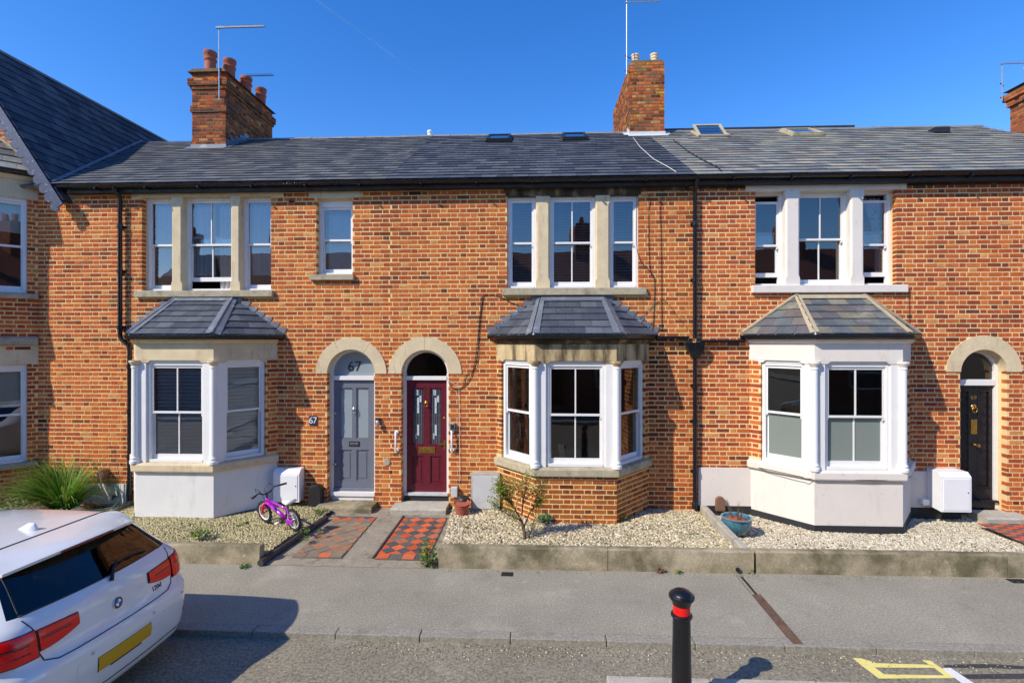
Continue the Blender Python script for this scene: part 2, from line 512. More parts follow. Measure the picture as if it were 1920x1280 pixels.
    M['navy_tile'] = surf('navy_number_tile', srgb(44, 56, 84), 0.3, 0.05, 8, 0, 60)
    M['glaze'] = surf('blue_glaze', srgb(66, 112, 126), 0.22, 0.25, 12, 0.1, 60, coat=0.6, stains=[(9, 0.55, 0.7, srgb(46, 66, 76), 0.7, None)])
    M['leaf'] = surf('green_leaf', (1, 1, 1), 0.55, 0.12, 20, 0, 60, tint=True)
    M['bark'] = surf('shrub_bark', srgb(104, 84, 66), 0.9, 0.25, 15, 0.2, 60, 0.4, 60)
    M['ridge_tile'] = surf('grey_ridge_tile', srgb(120, 122, 124), 0.8, 0.2, 5, 0.15, 60, 0.3, 60)
    M['stained_glass'] = glass_mat('leaded_pattern_glass', boost=2.0, rough=0.08, frost=srgb(84, 92, 100))
    M['lens_white'] = surf('pale_leaded_glass', srgb(190, 200, 206), 0.3, 0.1, 8, 0, 60)
build_materials()
M['brick_lichen'] = surf('lichened_brick', (1, 1, 1), 0.9, 0.2, 9, 0.3, 55, 0.5, 120, tint=True,
                         stains=[(2.2, 0.5, 0.62, srgb(84, 78, 62), 0.75, None), (5, 0.55, 0.66, srgb(196, 160, 50), 0.8, None)], spec=0.2)
M['brick_soot'] = surf('sooty_brick', (1, 1, 1), 0.9, 0.25, 7, 0.3, 55, 0.5, 120, tint=True,
                       stains=[(2.4, 0.48, 0.62, srgb(70, 58, 48), 0.75, None), (9, 0.6, 0.72, srgb(150, 128, 96), 0.5, None)], spec=0.2)
for _m in ('leaf',):
    nt = M[_m].node_tree
    p = [n for n in nt.nodes if n.type == 'BSDF_PRINCIPLED'][0]
    tl = nt.nodes.new('ShaderNodeBsdfTranslucent')
    nt.links.new(p.inputs['Base Color'].links[0].from_socket, tl.inputs['Color'])
    ms = nt.nodes.new('ShaderNodeMixShader'); ms.inputs[0].default_value = 0.3
    out = [n for n in nt.nodes if n.type == 'OUTPUT_MATERIAL'][0]
    nt.links.new(p.outputs[0], ms.inputs[1]); nt.links.new(tl.outputs[0], ms.inputs[2])
    nt.links.new(ms.outputs[0], out.inputs[0])
# ================================================================== SETTING: ground
ROAD_Z = -0.06
KERB_Y = 5.08
FW_Y = 6.62                     # street face of the low garden walls
def structure(o, label=None):
    o['kind'] = 'structure'
    if label: o['label'] = label
    return o

def sheet(name, poly, z, mat, cut=None):
    mb = MB()
    mb.add([(x, y, z) for x, y in poly], [tuple(range(len(poly)))])
    return structure(mb.build(name, mat, fix=False))

sheet('ground', [(-3000, -3000), (3000, -3000), (3000, 3000), (-3000, 3000)], -0.16, M['soil'])
sheet('road', [(-400, -2.2), (400, -2.2), (400, KERB_Y + 0.02), (-400, KERB_Y + 0.02)], ROAD_Z, M['road'])

mb = MB()
mb.box(-60, 60, KERB_Y + 0.13, FW_Y + 0.35, -0.15, 0.0)
structure(mb.build('pavement', M['pavement']))
# far pavement on the camera's side
mb = MB()
mb.box(-60, 60, -4.2, -2.2, -0.15, 0.04)
structure(mb.build('pavement', M['pavement']))

# kerb of separate stones
mb = MB(); mb.box(-60, 60, KERB_Y + 0.03, KERB_Y + 0.135, -0.16, -0.02)
kerb = structure(mb.build('kerb', M['kerb']))
xk = -9.0
kerb_meshes = {}
while xk < 9.0:
    L = random.choice((0.86, 0.91, 0.95))
    if L not in kerb_meshes:
        mb = MB(); mb.box(0.004, L - 0.004, 0, 0.125, -0.15, 0.0)
        me = mb.mesh('kerb_stone', M['kerb']); kerb_meshes[L] = me
        bm = bmesh.new(); bm.from_mesh(me)
        bmesh.ops.bevel(bm, geom=[e for e in bm.edges], offset=0.007, segments=2, affect='EDGES', profile=0.5)
        bm.to_mesh(me); bm.free()
    put('kerb_stone', kerb_meshes[L], kerb, (xk, KERB_Y + random.uniform(-0.004, 0.004), 0.003 + random.uniform(-0.003, 0.004)))
    xk += L

# ------------------------------------------------------------------ garden beds (soil under the stones)
X68_L = wx(848)
X_DIV_W = wx(1311)                                  # divider between the gardens of the middle and right house, at the wall
X_DIV_F = onZ(1392, 1026, 0.27).x
X68_F = onZ(820, 1068, 0.0).x
X69_R = onZ(1905, 1020, 0.12).x
X67_F = onZ(482, 1063, 0.0).x
def gz(x, y):
    """garden level: a little mounded towards the street wall"""
    t = max(0.0, min(1.0, (Y0 - y) / (Y0 - FW_Y)))
    k = 0.09 if x > -3.5 else 0.02
    if x > X_DIV_W + t * (X_DIV_F - X_DIV_W) + 0.03:
        return -0.005 + 0.13 * t * t + 0.012 * math.sin(3.1 * x + 1.7 * y)
    return 0.075 + k * t * t + 0.012 * math.sin(3.1 * x + 1.7 * y) + 0.01 * math.sin(5.3 * y - 2.0 * x)
def bed(name, poly, mat, dz=-0.012, step=0.2):
    xs = [p[0] for p in poly]; ys = [p[1] for p in poly]
    mb = MB()
    x = min(xs)
    while x < max(xs):
        y = min(ys)
        while y < max(ys):
            q = [(x, y), (min(x + step, max(xs)), y), (min(x + step, max(xs)), min(y + step, max(ys))), (x, min(y + step, max(ys)))]
            q = clip_poly(q, poly)
            if len(q) >= 3:
                mb.add([(a, b, gz(a, b) + dz) for a, b in q], [tuple(range(len(q)))])
            y += step
        x += step
    o = mb.build(name, mat, fix=False, smooth=True)
    return structure(o)

def clip_poly(sub, clip):
    """Sutherland-Hodgman, convex counter-clockwise clip"""
    area = sum(clip[i][0] * clip[(i + 1) % len(clip)][1] - clip[(i + 1) % len(clip)][0] * clip[i][1] for i in range(len(clip)))
    if area < 0:
        clip = list(reversed(clip))
    out = list(sub)
    for i in range(len(clip)):
        a = clip[i]; b = clip[(i + 1) % len(clip)]
        inp = out; out = []
        if not inp:
            break
        side = lambda p: (b[0] - a[0]) * (p[1] - a[1]) - (b[1] - a[1]) * (p[0] - a[0])
        for j in range(len(inp)):
            p = inp[j]; q = inp[(j + 1) % len(inp)]
            sp, sq = side(p), side(q)
            if sp >= 0:
                out.append(p)
            if (sp >= 0) != (sq >= 0):
                t = sp / (sp - sq)
                out.append((p[0] + (q[0] - p[0]) * t, p[1] + (q[1] - p[1]) * t))
    # drop doubles
    res = []
    for p in out:
        if not res or abs(p[0] - res[-1][0]) + abs(p[1] - res[-1][1]) > 1e-5:
            res.append(p)
    if len(res) > 1 and abs(res[0][0] - res[-1][0]) + abs(res[0][1] - res[-1][1]) < 1e-5:
        res.pop()
    return res

G68 = [(X68_F + 0.02, FW_Y + 0.1), (X_DIV_F, FW_Y + 0.1), (X_DIV_W, Y0), (X68_L, Y0)]
G69 = [(X_DIV_F + 0.08, FW_Y + 0.1), (X69_R + 0.35, FW_Y + 0.1), (wx(1828), Y0 - 0.02), (X_DIV_W + 0.08, Y0)]
EDGE_A = onZ(488, 1056, 0.04)                        # black edging, street end
EDGE_B = onZ(612, 968, 0.09)                         # black edging, house end
G67 = [(onZ(300, 1060, 0).x - 0.9, FW_Y + 0.1), (EDGE_A.x - 0.02, FW_Y + 0.1), (EDGE_B.x, Y0), (wx(238), Y0), (wx(238) - 0.1, Y0 - 0.9)]
G66 = [(-13.0, FW_Y + 0.1), (onZ(300, 1060, 0).x - 0.92, FW_Y + 0.1), (wx(238) - 0.12, Y0 - 0.9), (wx(238) - 0.02, Y0), (-13.0, Y0)]
bed('garden_bed', G68, M['soil'])
bed('garden_bed', G69, M['soil'])
bed('garden_bed', G67, M['soil'])
bed('garden_bed', G66, M['soil'])

# ------------------------------------------------------------------ loose stones
ICO = None
def base_stone(kind):
    bm = bmesh.new()
    if kind == 'ico':
        bmesh.ops.create_icosphere(bm, subdivisions=1, radius=1.0)
    else:
        bmesh.ops.create_cube(bm, size=1.5)
    v = np.array([p.co[:] for p in bm.verts]); f = np.array([[q.index for q in x.verts] for x in bm.faces])
    bm.free()
    return v, f

def stones(name, poly, spacing, size, palette, label, kind='ico', flat=0.6, keep=None, lift=0.0, zfun=gz, group=None):
    xs = np.array([p[0] for p in poly]); ys = np.array([p[1] for p in poly])
    A = (xs.max() - xs.min()) * (ys.max() - ys.min())
    n = int(A / spacing ** 2)
    px = rng.uniform(xs.min(), xs.max(), n); py = rng.uniform(ys.min(), ys.max(), n)
    inside = np.ones(n, bool)
    cl = list(poly)
    area = sum(cl[i][0] * cl[(i + 1) % len(cl)][1] - cl[(i + 1) % len(cl)][0] * cl[i][1] for i in range(len(cl)))
    if area < 0: cl = cl[::-1]
    for i in range(len(cl)):
        a = cl[i]; b = cl[(i + 1) % len(cl)]
        inside &= ((b[0] - a[0]) * (py - a[1]) - (b[1] - a[1]) * (px - a[0])) >= 0.01
    if keep is not None:
        inside &= keep(px, py)
    px, py = px[inside], py[inside]
    n = len(px)
    bv, bf = base_stone(kind)
    k = len(bv)
    sc = size * rng.uniform(0.45, 1.0, (n, 1)) * rng.uniform(0.7, 1.3, (n, 3))
    sc[:, 2] *= flat
    ang = rng.uniform(0, 2 * np.pi, n); tl = rng.uniform(-0.5, 0.5, n)
    jit = 1 + rng.uniform(-0.25, 0.25, (n, k, 1))
    P = bv[None] * jit * sc[:, None, :]
    ct, st_ = np.cos(tl)[:, None], np.sin(tl)[:, None]
    y2 = P[:, :, 1] * ct - P[:, :, 2] * st_; z2 = P[:, :, 1] * st_ + P[:, :, 2] * ct
    ca, sa = np.cos(ang)[:, None], np.sin(ang)[:, None]
    x3 = P[:, :, 0] * ca - y2 * sa; y3 = P[:, :, 0] * sa + y2 * ca
    z0 = np.array([zfun(a, b) for a, b in zip(px, py)]) + rng.uniform(-0.25, 0.6, n) * size * flat + lift
    V = np.stack([x3 + px[:, None], y3 + py[:, None], z2 + z0[:, None]], -1).reshape(-1, 3)
    F = (bf[None] + (np.arange(n) * k)[:, None, None]).reshape(-1, bf.shape[1])
    me = bpy.data.meshes.new(name)
    nf = len(F); nv = bf.shape[1]
    me.vertices.add(len(V)); me.vertices.foreach_set('co', V.astype(np.float32).ravel())
    me.loops.add(nf * nv); me.loops.foreach_set('vertex_index', F.astype(np.int32).ravel())
    me.polygons.add(nf)
    me.polygons.foreach_set('loop_start', (np.arange(nf) * nv).astype(np.int32))
    me.polygons.foreach_set('loop_total', np.full(nf, nv, np.int32))
    me.update(calc_edges=True)
    pal = np.array(palette, dtype=np.float32)
    pc = pal[rng.integers(0, len(pal), n)] * rng.uniform(0.8, 1.15, (n, 1))
    arr = np.ones((nf, 4), np.float32)
    arr[:, :3] = np.repeat(pc, len(bf), axis=0)
    at = me.attributes.new('tint', 'FLOAT_COLOR', 'FACE'); at.data.foreach_set('color', arr.ravel())
    me.materials.append(M['pebble'])
    o = bpy.data.objects.new(name, me); C.objects.link(o)
    tag(o, label, 'gravel', kind='stuff')
    return o

stones('gravel', G68, 0.0205, 0.026, [srgb(214, 198, 168), srgb(196, 178, 146), srgb(226, 214, 190), srgb(170, 152, 124), srgb(205, 185, 150), srgb(150, 138, 118)],
       'beige pebbles spread in front of the middle house')
stones('gravel', G69, 0.0185, 0.02, [srgb(214, 202, 184), srgb(196, 182, 160), srgb(226, 216, 200), srgb(170, 154, 130), srgb(204, 186, 160)],
       'whitish gravel in front of the white bay on the right')
stones('gravel', G67, 0.0165, 0.0165, [srgb(196, 180, 138), srgb(180, 164, 124), srgb(210, 196, 156), srgb(164, 150, 112), srgb(188, 176, 130)],
       'fine sandy gravel under the purple bicycle', kind='cube')
flatz = lambda x, y: ROAD_Z + 0.002
stones('grit', [(-1.9, KERB_Y - 0.32), (8.5, KERB_Y - 0.32), (8.5, KERB_Y - 0.01), (-1.9, KERB_Y - 0.01)], 0.04, 0.009,
       [srgb(196, 184, 158), srgb(150, 140, 122), srgb(220, 208, 184), srgb(120, 110, 96), srgb(150, 118, 84)],
       'loose grit gathered along the kerb', kind='cube', zfun=flatz, keep=lambda x, y: rng.random(len(x)) < np.clip((y - (KERB_Y - 0.36)) / 0.3, 0, 1) ** 1.5)
stones('grit', [(X68_F, FW_Y - 0.09), (8.3, FW_Y - 0.09), (8.3, FW_Y - 0.005), (X68_F, FW_Y - 0.005)], 0.045, 0.008,
       [srgb(190, 180, 158), srgb(140, 130, 112), srgb(170, 150, 120)], 'grit lying along the foot of the low concrete walls', kind='cube', zfun=lambda x, y: 0.002)

# ------------------------------------------------------------------ low concrete garden walls
def garden_wall(label, x0, x1, y, top, joints, mat, back_cut=0.0, hole=None, y1=None):
    y1 = y if y1 is None else y1
    t = thing('garden_wall', label, 'wall', ((x0 + x1) / 2, y, 0), 'low concrete garden walls')
    cuts = [x0] + [a for a in joints] + [x1]
    for a, b in zip(cuts[:-1], cuts[1:]):
        mb = MB()
        n = 10
        ya = y + (y1 - y) * (a - x0) / (x1 - x0); yb = y + (y1 - y) * (b - x0) / (x1 - x0)
        # a long slab with slightly uneven arrises
        prev = None
        vs = []
        for i in range(n + 1):
            f = i / n
            xx = a + 0.004 + (b - a - 0.008) * f; yy = ya + (yb - ya) * f
            e = [random.uniform(-0.004, 0.004) for _ in range(4)]
            vs += [(xx, yy + e[0], -0.12), (xx, yy + e[1], top - 0.018), (xx, yy + 0.016, top + e[2]), (xx, yy + 0.105, top + e[3]), (xx, yy + 0.12, top - 0.015), (xx, yy + 0.12, -0.12)]
        fs = []
        for i in range(n):
            for k in range(5):
                fs.append((i * 6 + k, (i + 1) * 6 + k, (i + 1) * 6 + k + 1, i * 6 + k + 1))
        fs += [tuple(range(6)), tuple(range(n * 6, n * 6 + 6))]
        mb.add(vs, fs)
        mb.build('wall_slab', mat, t, autosmooth=40)
    if hole:
        mb = MB()
        p = onY(*hole, y - 0.006)
        mb.lathe([(0.001, 0), (0.028, 0), (0.028, 0.012)], (0, 0, 0), 14, M=Matrix.Translation(p) @ Matrix.Rotation(math.radians(90), 4, 'X'))
        mb.build('drain_pipe_end', M['plastic_black'], t, fix=True)
    return t
garden_wall('low concrete garden wall in front of the beige pebbles', X68_F, X_DIV_F + 0.085, FW_Y, 0.285, [wx(1140, FW_Y)], M['concrete'], hole=(1383, 1067), y1=FW_Y + 0.02)
garden_wall('low concrete garden wall in front of the whitish gravel', X_DIV_F + 0.115, 9.2, FW_Y + 0.03, 0.285, [X_DIV_F + 3.2], M['concrete'], y1=FW_Y + 0.08)
garden_wall('low mossy concrete wall behind the white car', -8.9, X67_F, FW_Y - 0.02, 0.25, [-6.1], M['concrete'], y1=FW_Y - 0.02)

def slab_line(name, label, a, b, w, top_a, top_b, mat, depth=0.3, cat='edging'):
    """a straight concrete edge laid from a to b"""
    a = Vector((a[0], a[1])); b = Vector((b[0], b[1]))
    d = (b - a).normalized(); s = Vector((d.y, -d.x)) * (w / 2)
    mb = MB(); n = 8; vs = []
    for i in range(n + 1):
        f = i / n
        p = a + (b - a) * f; tz = top_a + (top_b - top_a) * f + random.uniform(-0.004, 0.004)
        for q, z in ((p + s, tz - depth), (p + s, tz - 0.012), (p + s * 0.75, tz), (p - s * 0.75, tz), (p - s, tz - 0.012), (p - s, tz - depth)):
            vs.append((q.x, q.y, z))
    fs = []
    for i in range(n):
        for k in range(5):
            fs.append((i * 6 + k, (i + 1) * 6 + k, (i + 1) * 6 + k + 1, i * 6 + k + 1))
    fs += [tuple(range(6)), tuple(range(n * 6, n * 6 + 6))]
    mb.add(vs, fs)
    o = mb.build(name, mat, autosmooth=40)
    return tag(o, label, cat)
slab_line('concrete_edging', 'sloping concrete edging between the beige pebbles and the blue pot', (X_DIV_W + 0.03, Y0 - 0.12), (X_DIV_F + 0.03, FW_Y + 0.125), 0.1, 0.20, 0.283, M['concrete_pale'])
slab_line('timber_edging', 'thin dark edging strip left of the white bay base', (onZ(236, 948, 0.09).x, Y0 - 0.1), (onZ(150, 990, 0.1).x, onZ(150, 990, 0.1).y), 0.05, 0.115, 0.125, M['edging'])

# ------------------------------------------------------------------ paths to the two doors
def pz(y):
    return 0.012 + (y - FW_Y) * 0.012
def path_quad(xa, xb, ya, yb):
    return [(xa, ya), (xb, ya), (xb, yb), (xa, yb)]
P68 = (onZ(703, 1047, 0.02).x, onZ(801, 1047, 0.02).x)
P67 = (onZ(545, 1047, 0.02).x, onZ(638, 1047, 0.02).x)
YA = onZ(760, 1048, 0.02).y; YB = onZ(790, 971, 0.03).y
mb = MB()
cx0 = EDGE_A.x + 0.02; cx1 = X68_F - 0.0
mb.add([(cx0 - 0.05, FW_Y - 0.02, 0.004), (cx1, FW_Y - 0.02, 0.004), (cx1, FW_Y + 0.1, pz(FW_Y + 0.1)), (X68_L, Y0, pz(Y0)), (EDGE_B.x - 0.1, Y0, pz(Y0)), (cx0, FW_Y + 0.12, pz(FW_Y + 0.12))],
       [(0, 1, 2, 3, 4, 5)])
path = structure(mb.build('path', M['path_concrete'], fix=False))

def tile_path(xa, xb, ya, yb, worn, border=True):
    t = 0.152
    mb = MB()
    mb.add([(xa - 0.012, ya - 0.012, pz(ya) + 0.004), (xb + 0.012, ya - 0.012, pz(ya) + 0.004), (xb + 0.012, yb + 0.012, pz(yb) + 0.004), (xa - 0.012, yb + 0.012, pz(yb) + 0.004)], [(0, 1, 2, 3)])
    bedo = structure(mb.build('tile_path', M['grout'], fix=False))
    tiles = []
    y_start = ya
    if border:
        k = 0; x = xa
        n = 4; w = (xb - xa) / n
        for k in range(n):
            tiles.append(([(xa + k * w + 0.004, ya + 0.003), (xa + (k + 1) * w - 0.004, ya + 0.003), (xa + (k + 1) * w - 0.004, ya + w * 0.85), (xa + k * w + 0.004, ya + w * 0.85)], k % 2 == 0))
        y_start = ya + w * 0.85 + 0.006
    d = t * math.sqrt(2)
    rows = int((yb - y_start) / (d / 2)) + 2
    cols = int((xb - xa) / d) + 3
    clip = path_quad(xa, xb, y_start, yb)
    for r in range(-1, rows):
        for c in range(-1, cols):
            cx = xa + c * d + (d / 2 if r % 2 else 0); cy = y_start + r * d / 2
            h = d / 2 - 0.005
            q = clip_poly([(cx, cy - h), (cx + h, cy), (cx, cy + h), (cx - h, cy)], clip)
            if len(q) >= 3:
                ar = abs(sum(q[i][0] * q[(i + 1) % len(q)][1] - q[(i + 1) % len(q)][0] * q[i][1] for i in range(len(q)))) / 2
                if ar > 0.0012:
                    tiles.append((q, r % 2 == 0))
    for q, red in tiles:
        if red:
            base = random.choice([srgb(206, 92, 48), srgb(190, 84, 46), srgb(212, 104, 60)])
        else:
            base = random.choice([srgb(78, 82, 86), srgb(92, 94, 92), srgb(70, 74, 80)])
        ym = sum(p[1] for p in q) / len(q)
        if worn:
            keep = (ym - ya) / (yb - ya)
            g = random.choice([srgb(136, 127, 108), srgb(142, 130, 108), srgb(126, 119, 103), srgb(156, 122, 94)])
            m = 0.15 if (keep > 0.86 or (ym < y_start and q[0][0] > xa + 0.3 and red)) else random.uniform(0.72, 0.98)
            base = tuple(a * (1 - m) + b * m for a, b in zip(base, g))
        else:
            m = random.choice((0, 0, 0.05, 0.1, 0.35)); g = srgb(140, 128, 104)
            base = tuple(a * (1 - m) + b * m for a, b in zip(base, g))
        dz = random.uniform(-0.002, 0.003); tx = random.uniform(-0.006, 0.006)
        mb = MB()
        poly = [(p[0], p[1], pz(p[1]) + 0.006 + dz + tx * (p[0] - q[0][0])) for p in q]
        area = sum(q[i][0] * q[(i + 1) % len(q)][1] - q[(i + 1) % len(q)][0] * q[i][1] for i in range(len(q)))
        if area < 0: poly.reverse()
        mb.slab(poly, (0, 0, 1), 0.006, base)
        mb.build('tile', M['tile'], bedo, fix=False)
    return bedo
tile_path(P68[0], P68[1], YA, YB, False)
tile_path(P67[0], P67[1], YA, YB, True)
# path of the right-hand house, at the picture's edge: rows of straight tiles
R69a = onZ(1828, 983, 0.08); R69b = onZ(1918, 1018, 0.05)
def tile_path_rows(xa, xb, ya, yb):
    mb = MB()
    mb.add([(xa, ya, pz(ya) + 0.05), (xb, ya, pz(ya) + 0.05), (xb, yb, pz(yb) + 0.05), (xa, yb, pz(yb) + 0.05)], [(0, 1, 2, 3)])
    bedo = structure(mb.build('tile_path', M['grout'], fix=False))
    t = 0.15; s = 0.075; r = 0; y = yb - s
    while y > ya:
        x = xa; c = 0
        while x < xb - t:
            base = srgb(206, 96, 56) if (r + c) % 2 == 0 else srgb(88, 88, 92)
            base = tuple(v * random.uniform(0.85, 1.1) for v in base)
            mb = MB()
            mb.slab([(x + 0.003, y + 0.003, pz(y) + 0.053), (x + t - 0.003, y + 0.003, pz(y) + 0.053), (x + t - 0.003, y + s - 0.003, pz(y + s) + 0.053), (x + 0.003, y + s - 0.003, pz(y + s) + 0.053)], (0, 0, 1), 0.005, base)
            mb.build('tile', M['tile'], bedo, fix=False)
            x += t; c += 1
        y -= s; r += 1
tile_path_rows(wx(1832, 8.4), wx(1832, 8.4) + 1.0, 6.85, 8.4)

# black rope-edge tiles beside the worn path
et = thing('path_edging', 'row of black edging tiles between sandy gravel and worn tiled path', 'edging', (EDGE_A.x, EDGE_A.y, 0.02))
A = Vector((EDGE_A.x, EDGE_A.y)); B = Vector((EDGE_B.x, EDGE_B.y))
ne = 9; dirv = (B - A) / ne
for i in range(ne):
    p = A + dirv * i; q = A + dirv * (i + 0.97)
    mb = MB()
    za = pz(p.y) + 0.035; zb = pz(q.y) + 0.035
    mb.tube([(p.x, p.y, za), (q.x, q.y, zb)], 0.045, 10)
    mb.build('edging_tile', M['edging'], et, autosmooth=50)
slab_line('timber_edging', 'thin dark strip along the left side of the bright chequered tiles', (P68[0] - 0.03, YA + 0.02), (P68[0] - 0.03, YB + 0.05), 0.035, pz(YA) + 0.02, pz(YB) + 0.02, M['edging'], depth=0.06)

# door steps
def step(label, px0, px1, depth, top, mat, uneven=0.008):
    x0, x1 = wx(px0), wx(px1)
    mb = MB()
    n = 8; vs = []
    for i in range(n + 1):
        xx = x0 + (x1 - x0) * i / n
        e = [random.uniform(-uneven, uneven) for _ in range(3)]
        sag = -0.012 * math.sin(math.pi * i / n)
        vs += [(xx, Y0 - depth + e[0], -0.02), (xx, Y0 - depth + e[1], top - 0.03), (xx, Y0 - depth + 0.03, top + sag + e[2] * 0.4), (xx, Y0 + 0.1, top + sag * 0.3), (xx, Y0 + 0.1, -0.02)]
    fs = []
    for i in range(n):
        for k in range(4):
            fs.append((i * 5 + k, (i + 1) * 5 + k, (i + 1) * 5 + k + 1, i * 5 + k + 1))
    fs += [tuple(range(5)), tuple(range(n * 5, n * 5 + 5))]
    mb.add(vs, fs)
    o = mb.build('door_step', mat, autosmooth=35)
    return tag(o, label, 'step', 'stone door steps')
step('worn mossy stone step below the grey door', 606, 707, 0.32, 0.135, M['concrete'])
step('pale stone step below the maroon door', 742, 842, 0.34, 0.135, M['concrete_pale'])
step('grey stone step below the black door', 1822, 1905, 0.3, 0.12, M['concrete_pale'])

# ------------------------------------------------------------------ things on and in the street surface
# iron drain channel across the pavement
a = onZ(1388, 1079, 0.0); b = onZ(1497, 1208, 0.0)
dt = thing('drain_channel', 'rusty iron drain channel running across the pavement', 'drain', (a.x, a.y, 0))
d = (b - a); L = d.length; ang = math.atan2(d.y, d.x)
Mx = frame((a.x, a.y, 0), ang)
mb = MB(); mb.box(0, L, -0.052, 0.052, -0.02, 0.004, M=Mx); mb.build('channel_bed', M['plastic_black'], dt)
nseg = 3
for i in range(nseg):
    x0 = L * i / nseg; x1 = L * (i + 1) / nseg
    mb = MB()
    if i == 0:
        mb.box(x0 + 0.02, x1 - 0.004, -0.05, -0.018, 0.0, 0.009, M=Mx); mb.box(x0 + 0.02, x1 - 0.004, 0.018, 0.05, 0.0, 0.009, M=Mx)
        mb.build('channel_rail', M['kerb'], dt)
    else:
        mb.box(x0 + 0.004, x1 - 0.004, -0.05, 0.05, 0.0, 0.008, M=Mx)
        k = x0 + 0.02
        while k < x1 - 0.02:
            mb.box(k, k + 0.012, -0.042, 0.042, 0.008, 0.0115, M=Mx)
            k += 0.024
        mb.build('channel_cover', M['rust'], dt)
def stop_cover(label, px, py, w, l):
    p = onZ(px, py, 0.0)
    t = thing('gully_grate', label, 'grate', (p.x, p.y, 0), 'small iron pavement covers')
    mb = MB(); mb.box(p.x - w / 2, p.x + w / 2, p.y - l / 2, p.y + l / 2, -0.02, 0.004); mb.build('grate_frame', M['plastic_black'], t)
    for i in range(5):
        x = p.x - w / 2 + 0.012 + i * (w - 0.03) / 4.5
        mb = MB(); mb.box(x, x + 0.014, p.y - l / 2 + 0.01, p.y + l / 2 - 0.01, 0.003, 0.009); mb.build('grate_bar', M['cable'], t)
stop_cover('small black iron cover in the pavement below the middle garden wall', 951, 1076, 0.15, 0.11)
stop_cover('small grey iron cover in the pavement at the right edge', 1908, 1089, 0.2, 0.11)

# build-out with the bollard
bz = 0.0
IY = onZ(1300, 1269, bz).y
IX = onZ(1138, 1274, bz).x
mb = MB()
mb.box(IX + 0.16, 9, 2.4, IY - 0.16, -0.12, bz - 0.004)
isl = structure(mb.build('kerb_island', M['pavement']))
mb = MB()
x = IX
while x < 8.5:
    o = MB(); o.box(x + 0.004, x + 0.9, IY - 0.155, IY, -0.12, bz + random.uniform(-0.004, 0.006))
    o.build('kerb_stone', M['concrete_pale'], isl, bevel=0.012)
    x += 0.905
y = IY - 0.16
while y > 2.5:
    o = MB(); o.box(IX, IX + 0.155, y - 0.9, y, -0.12, bz)
    o.build('kerb_stone', M['concrete_pale'], isl, bevel=0.012)
    y -= 0.905

# road markings
def marking(name, label, polys, mat, z=0.004):
    mb = MB()
    for q in polys:
        mb.add([(p[0], p[1], ROAD_Z + z) for p in q], [tuple(range(len(q)))])
    o = mb.build(name, mat, fix=False)
    return tag(o, label, 'marking')
def rp(px, py):
    p = onZ(px, py, ROAD_Z); return (p.x, p.y)
marking('road_marking', 'yellow painted line end with a bar on the road', [
    [rp(1598, 1233), rp(1614, 1234), rp(1644, 1243), rp(1640, 1251), rp(1620, 1251)],
    [rp(1640, 1251), rp(1644, 1243), rp(1744, 1246), rp(1752, 1252)],
    [rp(1620, 1251), rp(1640, 1251), rp(1658, 1264), rp(1648, 1272)],
    [rp(1658, 1264), rp(1770, 1266), rp(1792, 1271), rp(1648, 1272)],
    [rp(1728, 1237), rp(1744, 1238), rp(1792, 1271), rp(1770, 1266), rp(1752, 1252)]], M['yellow_line'])
marking('road_marking', 'white painted line beside the yellow marking', [[rp(1766, 1253), rp(1782, 1252), rp(1840, 1290), rp(1815, 1290)]], M['white_line'], 0.006)
marking('tar_patch', 'black tar streaks on the road right of the white line', [[rp(1768, 1246), rp(1850, 1244), rp(1930, 1249), rp(1930, 1254), rp(1860, 1252), rp(1772, 1251)], [rp(1800, 1264), rp(1930, 1262), rp(1930, 1272), rp(1810, 1272)]], M['tarmac_patch'], 0.003)
# ================================================================== HOUSE BUILDING KIT
BR_L, BR_H, BR_HD, BR_J = 0.2095, 0.0555, 0.0975, 0.0175
COURSE = 0.0775
PERIOD = BR_L + BR_HD + 2 * BR_J
BRICK_COL = [srgb(206, 114, 54), srgb(196, 101, 49), srgb(180, 86, 45), srgb(158, 76, 45), srgb(132, 69, 47), srgb(112, 66, 53), srgb(211, 146, 86)]
W_STR = [0.27, 0.31, 0.24, 0.11, 0.02, 0.005, 0.05]
W_HDR = [0.2, 0.24, 0.24, 0.18, 0.07, 0.02, 0.05]

